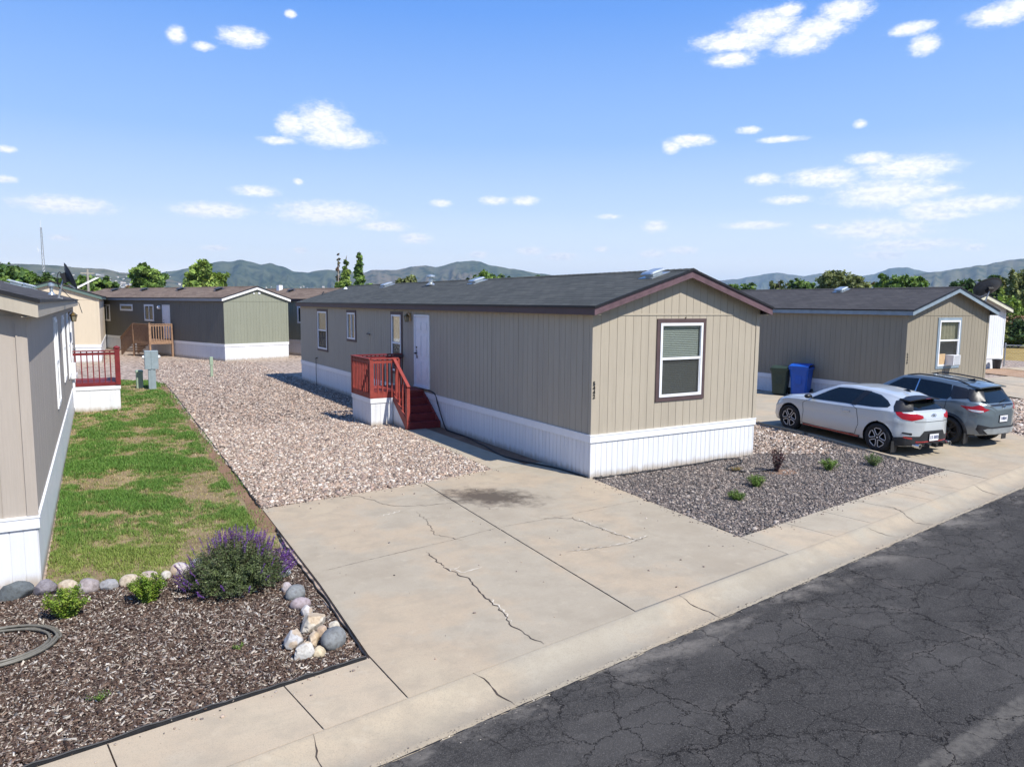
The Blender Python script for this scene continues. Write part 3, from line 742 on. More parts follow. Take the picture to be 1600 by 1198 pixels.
# lawn: dry soil sheet and grass blades in uneven patches
law = [(-9.05, -1.3), (-8.2, -1.52), (-7.3, -1.25), (-6.25, -1.1), (-6.13, -.3), (-6.07, 1.0), (-5.93, 5), (-5.8, 9), (-5.68, 13), (-5.52, 18), (-5.45, 21.4), (-5.9, 23.5), (-8.6, 24.5), (-8.6, 18)]
mb = MB(); mb.add([(x, y, -.018) for x, y in law], [tuple(range(len(law)))]); struct(mb.build('lawn_soil', M['soil']))
mb = MB(); es = [(-6.10, -.35), (-6.06, 1.0), (-5.92, 5), (-5.79, 9), (-5.67, 13), (-5.51, 18), (-5.45, 21.4)]
r_ = random.Random(3)
for a, b in zip(es[:-1], es[1:]):
    n_ = 10
    for i in range(n_):
        x0, y0 = a[0] + (b[0] - a[0]) * i / n_, a[1] + (b[1] - a[1]) * i / n_; x1, y1 = a[0] + (b[0] - a[0]) * (i + 1) / n_, a[1] + (b[1] - a[1]) * (i + 1) / n_
        wf = lambda y: .20 + .16 * mnoise.noise(Vector((y * .9, 0, 3))) + .08 * mnoise.noise(Vector((y * 4, 2, 3)))
        mb.quad((x0 - wf(y0), y0, -.0135), (x0, y0, -.0135), (x1, y1, -.0135), (x1 - wf(y1), y1, -.0135))
struct(mb.build('soil_strip', M['edge_soil']))
def fld(x, y, sc, seed, oct=3):
    out = np.empty(len(x))
    for i in range(len(x)): out[i] = mnoise.fractal(Vector((x[i] * sc, y[i] * sc, seed)), 1.0, 2.0, oct)
    return out
# patch fields sampled on a grid and looked up (fast)
gx = np.linspace(-9.6, -5, 120); gy = np.linspace(-2, 25, 560)
GX, GY = np.meshgrid(gx, gy)
P1 = fld(GX.ravel(), (GY * .8).ravel(), .95, 1.7, 4).reshape(GX.shape); P2 = fld(GX.ravel(), GY.ravel(), 4.5, 9.1, 4).reshape(GX.shape)
def look(P, x, y):
    return P[np.clip(((y + 2) / 27 * 559).astype(int), 0, 559), np.clip(((x + 9.6) / 4.6 * 119).astype(int), 0, 119)]
def blades(name, n, yr, hgt, wid, keepk=1.0):
    poly = [(x, y) for x, y in law]
    x = rs.uniform(-9.05, -5.4, n); y = rs.uniform(yr[0], yr[1], n)
    f1 = look(P1, x, y); f2 = look(P2, x, y); dens = np.clip(.78 + f1 * 1.9 + f2 * 1.5, .12, 1.0)
    dry = np.clip((1.2 - y) / 2.0, 0, 1)                       # the strip by the stones is shorter, yellower
    ed = np.interp(y, [-.3, 1, 5, 9, 13, 18, 21.4], [-6.13, -6.07, -5.93, -5.8, -5.68, -5.52, -5.45]) - x
    dens = np.where(ed < .24, dens * .15, dens)
    k = inpoly(x, y, poly) & (rs.random(n) < dens * keepk)
    x, y, f1, f2, dry = x[k], y[k], f1[k], f2[k], dry[k]; n = len(x)
    a = rs.uniform(0, 2 * np.pi, n); lean = rs.uniform(.15, 1.1, n); h = hgt * rs.uniform(.5, 1.25, n) * (1 + .5 * np.clip(f1 * 2, -.5, .8)) * (1 - .25 * dry)
    w = wid * rs.uniform(.6, 1.4, n)
    dx, dy = np.cos(a), np.sin(a); px_, py_ = -dy, dx
    B = np.stack([x, y, np.full(n, -.015)], 1); side = np.stack([px_ * w, py_ * w, np.zeros(n)], 1)
    mid = B + np.stack([dx * h * lean * .35, dy * h * lean * .35, h * .62], 1); tip = B + np.stack([dx * h * lean, dy * h * lean, h * (1.05 - .35 * lean)], 1)
    V = np.stack([B - side, B + side, mid + side * .7, mid - side * .7, tip], 1).reshape(-1, 3)
    o = (np.arange(n) * 5)[:, None]
    F = np.concatenate([np.concatenate([o, o + 1, o + 2], 1), np.concatenate([o, o + 2, o + 3], 1), np.concatenate([o + 3, o + 2, o + 4], 1)], 0)
    g = np.array([(.095, .20, .028), (.135, .265, .045), (.065, .15, .025), (.20, .31, .07), (.12, .24, .045)])[rs.integers(0, 5, n)]
    straw = np.array([(.42, .33, .16), (.50, .40, .22), (.33, .27, .10)])[rs.integers(0, 3, n)]
    yel = np.array((.27, .31, .075))
    t1 = np.clip(.14 - f1 * 1.9 - f2 * 1.3 + rs.normal(0, .25, n), 0, 1)[:, None]
    c = g * (1 - t1) + straw * t1
    dd = np.clip(dry * .8 + rs.normal(0, .15, n), 0, .9)[:, None] * (dry[:, None] > 0)
    c = c * (1 - dd) + yel * dd
    c *= (1 + rs.normal(0, .14, (n, 1)))
    return mesh_np(name, V, F, np.repeat(np.clip(c, .01, .8), 5, 0), M['grassblade'])
struct(blades('grass', 150000, (-1.6, 4.5), .055, .0032), 'stuff')
struct(blades('grass', 130000, (4.5, 12.5), .06, .0045), 'stuff')
struct(blades('grass', 90000, (12.5, 24.5), .065, .008), 'stuff')
# grit washed into the gutter, and stones strayed onto the slabs
n = 5200; u = rs.uniform(-11, 9.5, n); v = -.50 - np.abs(rs.normal(0, .10, n)) * rs.choice([1, 1, 2.6], n); v += .03
cu, su = math.cos(KA), math.sin(KA)
gx_ = KO.x + cu * u - su * v; gy_ = KO.y + su * u + cu * v; gz_ = np.where(v > -.56, -.117 + .006, -.108)
s_ = np.exp(rs.normal(math.log(.0035), .45, n))[:, None] * np.ones((n, 3))
struct(scatter('gutter_grit', np.stack([gx_, gy_, gz_], 1), s_, OCT, pick(rs, n, [(.30, .26, .21), (.2, .17, .14), (.42, .37, .30), (.12, .10, .09)]), M['stone'], rs, .5), 'stuff')
st_p = []
def stray(a, b, n, sp, side=1):
    for _ in range(n):
        t_ = rF_.random(); q = abs(rF_.gauss(0, sp)); x = a[0] + (b[0] - a[0]) * t_; y = a[1] + (b[1] - a[1]) * t_
        dx, dy = b[0] - a[0], b[1] - a[1]; L_ = math.hypot(dx, dy); st_p.append((x - dy / L_ * q * side, y + dx / L_ * q * side, G(x, y) + .004))
rF_ = random.Random(8)
stray((-6.04, .95), (-3.0, 1.24), 70, .12, -1); stray((-3.0, 1.24), (-1.3, 1.62), 40, .10, -1); stray((-1.3, 1.7), (-1.05, 6.8), 50, .06, -1)
stray((.0, .0), (-.26, -4.0), 80, .10, -1); stray((-.26, -4.05), (6.9, -3.1), 120, .09, -1); stray((-9.9, s_y(-9.9)), (-6.4, s_y(-6.4)), 50, .12, -1); stray((6.95, -3.0), (7.5, 1.0), 50, .12, -1)
for _ in range(70): st_p.append((rF_.uniform(-6, -.3), rF_.uniform(-5.2, 1), .004))
P_ = np.array(st_p); n = len(P_); s_ = np.exp(rs.normal(math.log(.010), .4, n))[:, None] * np.stack([np.ones(n), rs.uniform(.6, .95, n), rs.uniform(.4, .7, n)], 1)
struct(scatter('stray_stones', P_, s_, ICO, pick(rs, n, LOT + DARKG), M['stone'], rs, .3), 'stuff')
# ------------------------------------------------------------------ manufactured homes
class Home:
    """local frame: front wall on y=0 from x=0 to W, long walls run to y=L"""
    def __init__(s, label, loc, rz, W, L, sk=.8615, g=3.2115, zb=3.2086, zt=3.3842, za=4.1523, oF=.2455, oB=.19, e=.148,
                 wall='siding_tan', skirt='skirt', roof='roof_grey', rake='trim_purple', eave=None, soffit='soffit',
                 corner=None, z_low=-.35, cat='house', name='manufactured_home', front_open=(), left_open=(), right_open=(), pitch=.2032, kp=.137):
        s.__dict__.update(W=W, L=L, sk=sk, g=g, zb=zb, zt=zt, za=za, oF=oF, oB=oB, e=e)
        s.o = thing(name, label, cat, loc, rz)
        s.wall = M[wall]; s.rz = rz; s.loc = Vector(loc)
        s.slope = (za - zt) / (W / 2 + e)
        th = .03
        rz_ = lambda x: zt + s.slope * (min(x, W - x) + e) - th - .02       # underside of roof
        s.roof_z = lambda x: zt + s.slope * (min(x, W - x) + e)
        F = ((0, 0), (1, 0), (0, -1)); Lf = ((0, L), (0, -1), (-1, 0)); Rt = ((W, 0), (0, 1), (1, 0)); Bk = ((W, L), (-1, 0), (0, 1))
        s.faces = dict(F=F, L=Lf, R=Rt, B=Bk)
        # walls
        mb = MB()
        s.siding(mb, F, W, sk, rz_, pitch, .009, .007, [o for o in front_open], [W / 2])
        s.siding(mb, Bk, W, sk, rz_, pitch, .009, .007, [], [W / 2])
        s.siding(mb, Lf, L, sk, lambda t: zb + .03, pitch, .009, .007, [(L - b, L - a, c, d) for a, b, c, d in left_open], [])
        s.siding(mb, Rt, L, sk, lambda t: zb + .03, pitch, .009, .007, list(right_open), [])
        mb.build('wall', s.wall, s.o)
        mb = MB()                                                  # flashing line under the gable
        mb.box(.012, W - .012, -.012, .0, g - .012, g + .012)
        mb.box(0.0, W, -.004, .002, g + .012, g + .02)
        mb.build('gable_flashing', s.wall, s.o)
        mb = MB()                                                  # corner boards
        for cx in (0, W):
            for cy in (0,):
                a = cx - .008 if cx == 0 else W - .10; b = .10 if cx == 0 else W + .014
                if cx == 0 and corner is None: continue
                mb.box(a, b, -.018, -.002, sk + .004, min(rz_(max(0, min(W, a))), rz_(min(W, b))) - .004)
        if mb.v: mb.build('corner_board', s.wall, s.o)
        # skirting
        mb = MB()
        for fc, ln in ((F, W), (Lf, L), (Rt, L), (Bk, W)):
            s.siding(mb, fc, ln, z_low, lambda t: sk - .14, kp, .009, .007, [], [], out=-.004)
        mb.build('skirting', M[skirt], s.o)
        mb = MB()
        for fc, ln in ((F, W), (Lf, L), (Rt, L), (Bk, W)):
            (ox, oy), (ux, uy), (nx, ny) = fc
            for za_, zb_, d in ((sk - .155, sk - .028, .020), (sk - .028, sk, .028)):
                ex_ = d if fc in (F, Bk) else 0.0
                p = lambda t, q, z: (ox + ux * t + nx * q, oy + uy * t + ny * q, z)
                mb.add([p(-ex_, 0, za_), p(ln + ex_, 0, za_), p(ln + ex_, d, za_), p(-ex_, d, za_), p(-ex_, 0, zb_), p(ln + ex_, 0, zb_), p(ln + ex_, d, zb_), p(-ex_, d, zb_)],
                       [(3, 2, 1, 0), (4, 5, 6, 7), (0, 1, 5, 4), (1, 2, 6, 5), (2, 3, 7, 6), (3, 0, 4, 7)])
        mb.build('skirting_rail', M['vinyl'] if skirt == 'skirt' else M[skirt], s.o)
        # roof: two slopes of shingles
        y0, y1 = -oF - .018, L + oB + .018; ee = e + .018
        mb = MB(); n = 14
        for side in (0, 1):
            X = lambda x: x if side == 0 else W - x
            zr = lambda x: zt + s.slope * (x + e)
            xs = [-ee, W / 2]
            top = [(X(x), zr(x)) for x in xs]; bot = [(X(x), zr(x) - th) for x in xs]
            sec = top + bot[::-1]; ny = 24; o_ = len(mb.v); vs = []
            for j in range(ny + 1):
                y = y0 + (y1 - y0) * j / ny
                sag = .006 * mnoise.noise(Vector((y * .35, side * 7, loc[0])))
                for k, (x, z) in enumerate(sec): vs.append((x, y, z + (sag if 0 < j < ny else 0)))
            fs = [(j * 4 + k, (j + 1) * 4 + k, (j + 1) * 4 + (k + 1) % 4, j * 4 + (k + 1) % 4) for j in range(ny) for k in range(4)] + [(0, 1, 2, 3), (ny * 4 + 3, ny * 4 + 2, ny * 4 + 1, ny * 4)]
            mb.add(vs, fs)
        s.roof = mb.build('roof', M[roof], s.o)
        mb = MB()                                                  # ridge caps
        for j in range(int((y1 - y0) / .18)):
            y = y0 + .18 * j
            for sg in (-1, 1):
                xa, xb = W / 2, W / 2 + sg * .13
                z = za; dz = -s.slope * .13
                mb.add([(xa, y, z + .016), (xb, y, z + dz + .014), (xb, y + .2, z + dz + .006), (xa, y + .2, z + .008), (xa, y, z), (xb, y, z + dz)], [(0, 1, 2, 3), (0, 1, 5, 4)])
        mb.build('ridge_cap', M[roof], s.roof)
        mb = MB()                                                  # dark drip edge, just proud of the boards
        for yy in (-oF - .024, L + oB + .006):
            for side in (0, 1):
                X = lambda x: x if side == 0 else W - x
                a = (X(-ee), zt + s.slope * (-ee + e)); b = (W / 2, za)
                mb.add([(a[0], yy, a[1] - th - .012), (b[0], yy, b[1] - th - .012), (b[0], yy + .018, b[1] - th - .012), (a[0], yy + .018, a[1] - th - .012),
                        (a[0], yy, a[1] + .004), (b[0], yy, b[1] + .004), (b[0], yy + .018, b[1] + .004), (a[0], yy + .018, a[1] + .004)],
                       [(3, 2, 1, 0), (4, 5, 6, 7), (0, 1, 5, 4), (1, 2, 6, 5), (2, 3, 7, 6), (3, 0, 4, 7)])
        for xa in (-ee - .006, W + e + .006): mb.box(xa, xa + .018, y0, y1, zt - th - .010, zt + .001)
        mb.build('drip_edge', M['black'], s.roof)
        # fascia and rake boards
        eave = eave or rake
        for xa, xb in ((-e, -e + .02), (W + e - .02, W + e)):
            mb = MB(); n = 20
            for j in range(n):
                ya = -oF + .021 + (L + oB + oF - .042) * j / n; yb = -oF + .021 + (L + oB + oF - .042) * (j + 1) / n
                mb.box(xa, xb, ya, yb, zb, zt - th - .006)
            mb.build('fascia', M[eave], s.o)
        h = zt - zb
        for yy in (-oF, L + oB - .02):
            mb = MB()
            for side in (0, 1):
                X = lambda x: x if side == 0 else W - x
                c = th + .008
                P = [(X(-e), zb), (X(-e), zt - c), (W / 2, za - c), (W / 2, za - h - .004), (X(-e + .02), zb)]
                q = len(mb.v); m = len(P)
                vs = [(x, yy, z) for x, z in P] + [(x, yy + .02, z) for x, z in P]
                mb.add(vs, [tuple(range(m)), tuple(range(2 * m - 1, m - 1, -1))] + [(i, (i + 1) % m, m + (i + 1) % m, m + i) for i in range(m)])
            mb.build('rake_board', M[rake], s.o)
        mb = MB()                                                  # soffits
        for side in (0, 1):
            X = lambda x: x if side == 0 else W - x
            a, b = X(-e + .021), X(.02)
            mb.box(min(a, b), max(a, b), -oF + .021, L + oB - .021, zb + .004, zb + .012)
            for yy, y2 in ((-oF + .021, .02), (L - .02, L + oB - .021)):
                xa, xb = X(-e + .03), W / 2
                zA, zB = rz_(-e + .03 if side == 0 else W + e - .03) - .004, rz_(W / 2) - .002
                mb.add([(xa, yy, zA), (xb, yy, zB), (xb, y2, zB), (xa, y2, zA)], [(0, 1, 2, 3)])
        mb.build('soffit', M[soffit], s.o)
    def siding(s, mb, face, ln, z0, topf, pitch, gw, gd, opens, cuts, out=0.0):
        (ox, oy), (ux, uy), (nx, ny) = face
        P = lambda t, d, z: (ox + ux * t + nx * d, oy + uy * t + ny * d, z)
        marks = []; t = 0.0
        segs = []                                                  # (t0, t1, is_groove)
        k = 0
        while t < ln - 1e-6:
            t1 = min(ln, (k + 1) * pitch - gw / 2); segs.append((t, t1, 0)); t = t1
            if t < ln - 1e-6:
                t1 = min(ln, t + (gw * (1.7 if (k + 1) % 6 == 0 and pitch > .15 else 1))); segs.append((t, t1, 1)); t = t1
            k += 1
        cutv = sorted(set(list(cuts) + [o[0] for o in opens] + [o[1] for o in opens]))
        fin = []
        for a, b, gflag in segs:
            pts = [a] + [c for c in cutv if a + 1e-5 < c < b - 1e-5] + [b]
            fin += [(pts[i], pts[i + 1], gflag) for i in range(len(pts) - 1)]
        prev = None
        for a, b, gf in fin:
            d = out - (gd if gf else 0); mid = (a + b) / 2
            za, zb = topf(a), topf(b); rng_ = [(z0, za, zb)]
            for oa, ob, oz0, oz1 in opens:
                if oa <= mid <= ob: rng_ = [(z0, oz0, oz0), (oz1, za, zb)]
            for lo, ta, tb in rng_:
                mb.quad(P(a, d, lo), P(b, d, lo), P(b, d, tb), P(a, d, ta))
            if prev is not None and abs(prev - d) > 1e-6:
                for lo, ta, tb in rng_: mb.quad(P(a, prev, lo), P(a, d, lo), P(a, d, ta), P(a, prev, ta))
            prev = d
    def P3(s, face, t, d, z):
        (ox, oy), (ux, uy), (nx, ny) = s.faces[face]
        if face == 'L': t = s.L - t                               # measured from the front corner
        return Vector((ox + ux * t + nx * d, oy + uy * t + ny * d, z))
    def fbox(s, mb, face, t0, t1, d0, d1, z0, z1):
        q = [s.P3(face, t, d, z) for z in (z0, z1) for t, d in ((t0, d0), (t1, d0), (t1, d1), (t0, d1))]
        xs = [p.x for p in q]; ys = [p.y for p in q]
        mb.box(min(xs), max(xs), min(ys), max(ys), z0, z1)
    def window(s, face, t0, t1, z0, z1, trim=.09, tmat='trim_brown', style='hung', blind='blind', opened=True, fr=.055, half=.5, back=True, label=None):
        """t0..z1 is the outside of the painted casing"""
        a, b, c, d = t0 + trim, t1 - trim, z0 + trim, z1 - trim
        mb = MB()
        if trim > 0:
            s.fbox(mb, face, t0, t1, 0, .022, d, z1); s.fbox(mb, face, t0, t1, 0, .022, z0, c)
            s.fbox(mb, face, t0, a, 0, .021, c, d); s.fbox(mb, face, b, t1, 0, .021, c, d)
        else:
            s.fbox(mb, face, t0, t1, 0, .003, z0, z0 + .01)
        w = mb.build('window', M[tmat], s.o, label=label)
        mb = MB()
        s.fbox(mb, face, a, b, -.02, .034, d - fr, d); s.fbox(mb, face, a, b, -.02, .034, c, c + fr)
        s.fbox(mb, face, a, a + fr, -.02, .033, c + fr, d - fr); s.fbox(mb, face, b - fr, b, -.02, .033, c + fr, d - fr)
        if style == 'hung':
            zm = c + (d - c) * half; s.fbox(mb, face, a + fr, b - fr, -.01, .026, zm - fr * .45, zm + fr * .45)
            s.fbox(mb, face, a + fr, a + fr + .022, -.01, .016, c + fr, zm); s.fbox(mb, face, b - fr - .022, b - fr, -.01, .016, c + fr, zm)
        elif style == 'slide':
            tm = (a + b) / 2; s.fbox(mb, face, tm - fr * .45, tm + fr * .45, -.01, .026, c + fr, d - fr)
        mb.build('frame', M['vinyl'], w)
        mb = MB(); s.fbox(mb, face, a + fr, b - fr, -.002, .002, c + fr, d - fr); mb.build('pane', M['glass'], w)
        if style == 'hung':
            mb = MB(); s.fbox(mb, face, a + fr + .02, b - fr - .02, .006, .008, c + fr, c + (d - c) * half - fr * .45); mb.build('insect_screen', M['screen'], w)
        if back:
            mb = MB(); D = -.16
            q = lambda t, dd, z: s.P3(face, t, dd, z)
            mb.quad(q(a, D, c), q(b, D, c), q(b, D, d), q(a, D, d))
            for (u0, v0), (u1, v1) in (((a, c), (b, c)), ((b, c), (b, d)), ((b, d), (a, d)), ((a, d), (a, c))):
                mb.quad(q(u0, D, v0), q(u1, D, v1), q(u1, -.012, v1), q(u0, -.012, v0))
            mb.build('reveal', M['room'], w)
        if blind == 'blind':
            mb = MB(); z = c + fr + .02; k = 0
            while z < d - fr - .02:
                p0, p1 = q_(s, face, a + fr + .01, -.030, z), q_(s, face, b - fr - .01, -.030, z)  # slat
                r0, r1 = q_(s, face, a + fr + .01, -.046, z + .030), q_(s, face, b - fr - .01, -.046, z + .030)
                mb.quad(p0, p1, r1, r0); z += .038; k += 1
            s.fbox(mb, face, a + fr + .01, b - fr - .01, -.06, -.03, d - fr - .05, d - fr - .01)
            mb.build('blind', M['blind'], w)
        elif blind in ('half', 'curtain', 'upper'):
            mb = MB(); n = 30; lo = c if blind == 'curtain' else c + (d - c) * half; hi = d
            if blind == 'half': lo = c + (d - c) * .5
            r = random.Random(int(t0 * 100))
            xs = [a + (b - a) * i / n for i in range(n + 1)]; ds = [-.07 + .018 * math.sin(i * 1.3 + r.random()) for i in range(n + 1)]
            for i in range(n): mb.quad(q_(s, face, xs[i], ds[i], lo), q_(s, face, xs[i + 1], ds[i + 1], lo), q_(s, face, xs[i + 1], ds[i + 1], hi), q_(s, face, xs[i], ds[i], hi))
            mb.build('curtain', M['curtain'], w)
        return w
    def opening(s, t0, t1, z0, z1, trim=.09): return (t0 + trim, t1 - trim, z0 + trim, z1 - trim)
    def door(s, face, t0, t1, z0, z1, handle_at=.85, panels=True, mat='door_white', lock=True):
        mb = MB(); w = .055
        s.fbox(mb, face, t0, t0 + w, 0, .034, z0, z1); s.fbox(mb, face, t1 - w, t1, 0, .034, z0, z1); s.fbox(mb, face, t0 + w, t1 - w, 0, .034, z1 - w, z1)
        s.fbox(mb, face, t0, t1, 0, .06, z0 - .03, z0)
        mb.build('door_frame', M['vinyl'], s.o)
        mb = MB(); a, b = t0 + w + .006, t1 - w - .006; W_ = b - a; H_ = z1 - z0 - w
        s.fbox(mb, face, a, b, 0, .012, z0 + .005, z1 - w - .006)
        if panels:
            for (u0, u1) in ((.10, .46), (.54, .90)):
                for (v0, v1) in ((.07, .36), (.43, .74), (.80, .93)):
                    A, B, C, D = a + W_ * u0, a + W_ * u1, z0 + H_ * v0, z0 + H_ * v1
                    s.fbox(mb, face, A, B, .0125, .020, C, D); s.fbox(mb, face, A + .03, B - .03, .0205, .026, C + .03, D - .03)
        dr = mb.build('door', M[mat], s.o)
        mb = MB(); hx = a + W_ * handle_at
        p = s.P3(face, hx, .012, z0 + .95); nrm = Vector((*s.faces[face][2], 0))
        mb.tube([p, p + nrm * .05], .012, 10); mb.tube([p + nrm * .045, p + nrm * .09], [.028, .022], 12); mb.tube([p, p + nrm * .008], .034, 12)
        if lock: mb.box(p.x - .014 if abs(nrm.x) else p.x - .03, p.x + .014 if abs(nrm.x) else p.x + .03, p.y - .03 if abs(nrm.x) else p.y - .012, p.y + .03 if abs(nrm.x) else p.y + .012, z0 + .80, z0 + 1.06)
        p2 = p + Vector((0, 0, .17)); mb.tube([p2, p2 + nrm * .03], .028, 12)
        mb.build('handle', M['black_plastic'], dr, smooth=False)
        return dr
    def lamp(s, face, t, z, mat='brass', size=1.0):
        mb = MB(); k = size
        p = s.P3(face, t, 0, z); nrm = Vector((*s.faces[face][2], 0))
        s.fbox(mb, face, t - .05 * k, t + .05 * k, 0, .015, z - .10 * k, z + .09 * k)
        mb.tube([p + nrm * .01 + Vector((0, 0, .05)), p + nrm * .06 + Vector((0, 0, .11 * k)), p + nrm * .10 * k + Vector((0, 0, .09 * k))], .010, 6)
        c = p + nrm * .10 * k
        T = Matrix.Translation(c + Vector((0, 0, -.12 * k)))
        mb.lathe([(.001, .20 * k), (.02 * k, .19 * k), (.085 * k, .13 * k), (.08 * k, .12 * k)], 6, T)
        mb.lathe([(.045 * k, -.01), (.05 * k, .0), (.05 * k, .008), (.001, .008)], 6, T)
        for i in range(6):
            q = i * math.pi / 3; mb.tube([c + Vector((.043 * k * math.cos(q), .043 * k * math.sin(q), -.12 * k)), c + Vector((.072 * k * math.cos(q), .072 * k * math.sin(q), .002))], .005, 4)
        l = mb.build('wall_lamp', M[mat], s.o)
        mb = MB(); mb.lathe([(.040 * k, 0), (.066 * k, .118 * k)], 6, T); mb.build('lamp_glass', M['lampglass'], l)
    def on_roof(s, x, y, dz=0): return Vector((x, y, s.roof_z(x) + dz))
    def box_vent(s, x, y, mat='metal', k=1.0):
        mb = MB(); sg = 1 if x < s.W / 2 else -1; an = math.atan(s.slope) * sg
        T = Matrix.Translation(s.on_roof(x, y, .004)) @ Matrix.Rotation(-an, 4, 'Y')
        mb.box(-.26 * k, .26 * k, -.22 * k, .22 * k, 0, .012, T)
        mb.bbox(-.14 * k, .14 * k, -.12 * k, .12 * k, .012, .07 * k, .008, T)
        mb.bbox(-.22 * k, .20 * k, -.19 * k, .19 * k, .072 * k, .115 * k, .03 * k, T)
        return mb.build('roof_vent', M[mat], s.roof)
    def pipe_vent(s, x, y, h=.32, r=.06, cap=True, mat='metal'):
        mb = MB(); p = s.on_roof(x, y, -.02)
        T = Matrix.Translation(p)
        prof = [(r * 2.4, .03), (r * 1.25, .09), (r, .1), (r, h)]
        if cap: prof += [(r * 1.0, h), (r * 1.0, h + .02), (r * 2.0, h + .02), (r * 2.1, h + .04), (r * 2.0, h + .09), (.001, h + .12)]
        else: prof += [(r * .8, h), (r * .8, h - .05)]
        mb.lathe(prof, 16, T)
        return mb.build('vent_pipe', M[mat], s.roof)
def q_(s, face, t, d, z): return s.P3(face, t, d, z)
def text_mesh(txt, size, depth=.004, bold=.0):
    cu = bpy.data.curves.new('t', 'FONT'); cu.body = txt; cu.size = size; cu.extrude = depth / 2; cu.offset = bold; cu.align_x = 'CENTER'; cu.align_y = 'CENTER'
    ob = bpy.data.objects.new('t', cu); COL.objects.link(ob); bpy.context.view_layer.update()
    me = bpy.data.meshes.new_from_object(ob.evaluated_get(bpy.context.evaluated_depsgraph_get()))
    bpy.data.objects.remove(ob); bpy.data.curves.remove(cu)
    return me
def number_on(home, txt, t, z, size=.085, pitch=.085, mat='black'):
    for i, ch in enumerate(txt):
        me = text_mesh(ch, size * 1.25, .006, .003); me.materials.append(M[mat])
        p = home.P3('F', t, .012, z - i * pitch)
        link('house_number', me, home.o, p, (rad(90), 0, 0))
# ================================================================== the main house
W0, L0 = 4.6951, 21.03
lw = [(17.05, 18.45, 1.44, 3.12), (13.68, 14.72, 2.0, 3.125), (9.47, 10.42, 1.2, 3.13)]
fo = [(1.64 + .09, 3.02 - .09, 1.415 + .09, 3.13 - .09)]
H = Home('tan single-wide home with plum roof trim, red front steps and a white door', (0, 0, 0), 0, W0, L0, eave='trim_brown',
         corner=None, front_open=fo, left_open=[(a + .09, b - .09, c + .09, d - .09) for a, b, c, d in lw])
H.window('F', 1.64, 3.02, 1.415, 3.13, half=.52, label='tall double-hung window with plum casing and closed blinds')
H.window('L', *lw[0], style='hung', blind='half', half=.5); H.window('L', *lw[1], style='slide', blind=None); H.window('L', *lw[2], style='hung', blind='half')
H.door('L', 7.49, 8.55, 1.0, 3.07, handle_at=.86)
H.lamp('L', 8.86, 3.0, size=1.2)
H.box_vent(1.9, .42); H.box_vent(2.0, 8.39); H.box_vent(2.0, 15.79)
H.pipe_vent(1.86, 11.45, .26, .07); H.pipe_vent(1.75, 20.1, .12, .04, False, 'vinyl'); H.pipe_vent(1.0, 20.9, .14, .03, False, 'black_plastic')
number_on(H, '5442', .055, 1.875)
mb = MB(); mb.fbox = None
p = H.P3('L', 18.55, .03, 1.1)
mb.tube([p + Vector((.03, 0, .02)), p + Vector((-.03, 0, .02)), p + Vector((-.04, 0, -.04))], .02, 8); mb.tube([p + Vector((-.03, 0, 0)), p + Vector((-.035, .02, -.5)), p + Vector((-.03, -.02, -1.1))], .011, 6)
mb.build('spigot_hose', M['rubber'], H.o)
mb = MB(); mb.tube([H.P3('L', 12.5, 0, 2.35), H.P3('L', 12.5, .05, 2.35), H.P3('L', 12.2, .05, 2.34)], .018, 8); mb.build('wall_hook', M['black_plastic'], H.o)
mb = MB(); mb.tube([H.P3('F', 2.42, .005, 3.13), H.P3('F', 2.42, .03, 3.16)], .012, 6); mb.build('window_hook', M['black_plastic'], H.o)

# front steps of the main house: red deck, rails and treads over a white skirted base
def rail_run(mb, a, b, z0, z1, posts=True, n=None, cap=.09, slope=0.0, pk=.036):
    """balusters and caps between plan points a and b; the far end is lowered by slope"""
    a = Vector((*a, 0)); b = Vector((*b, 0)); L = (b - a).length; d = (b - a) / L
    n = n or int(L / .125)
    for i in range(n):
        t = (i + .5) / n; p = a + d * L * t; dz = -slope * t
        mb.beam(p + Vector((0, 0, z0 + dz)), p + Vector((0, 0, z1 - .02 + dz)), pk, pk, (d.x, d.y, 0))
    A = a + Vector((0, 0, z1)); B = b + Vector((0, 0, z1 - slope))
    mb.beam(A, B, cap, .035)
    s_ = Vector((-d.y, d.x, 0)) * .0
    mb.beam(A + s_ + Vector((0, 0, -.09)), B + s_ + Vector((0, 0, -.09)), .022, .08)
st = thing('front_steps', 'barn-red wooden landing and steps with rails before the white door of the tan home', 'porch steps', (0, 0, 0))
X0, Y0, Y1, DZ = -1.62, 7.87, 9.42, .93
mb = MB()
nb = 11
for i in range(nb):
    x0 = X0 + (-.035 - X0) * i / nb; mb.box(x0 + .004, X0 + (-.035 - X0) * (i + 1) / nb - .004, Y0, Y1, DZ - .035, DZ)
mb.box(X0 - .012, X0 + .03, Y0 - .01, Y1 + .01, DZ - .17, DZ - .036); mb.box(X0 + .031, -.9, Y0 - .012, Y0 + .028, DZ - .17, DZ - .036); mb.box(X0 + .03, -.035, Y1 - .03, Y1 + .01, DZ - .17, DZ - .036)
mb.build('deck', M['red_wood'], st)
mb = MB(); Hf = type('o', (), {})
for (ox, oy), (ux, uy), (nx, ny), ln in (((X0, Y1), (0, -1), (-1, 0), Y1 - Y0), ((X0, Y0), (1, 0), (0, -1), -.98 - X0), ((-.04, Y1), (-1, 0), (0, 1), -.04 - X0)):
    H.siding(mb, ((ox, oy), (ux, uy), (nx, ny)), ln, -.1, lambda t: DZ - .30, .137, .009, .007, [], [])
mb.build('base_skirting', M['skirt'], st)
mb = MB(); mb.box(X0 - .02, X0 + .01, Y0 - .02, Y1 + .02, DZ - .30, DZ - .172); mb.box(X0 + .01, -.98, Y0 - .02, Y0 + .01, DZ - .30, DZ - .172)
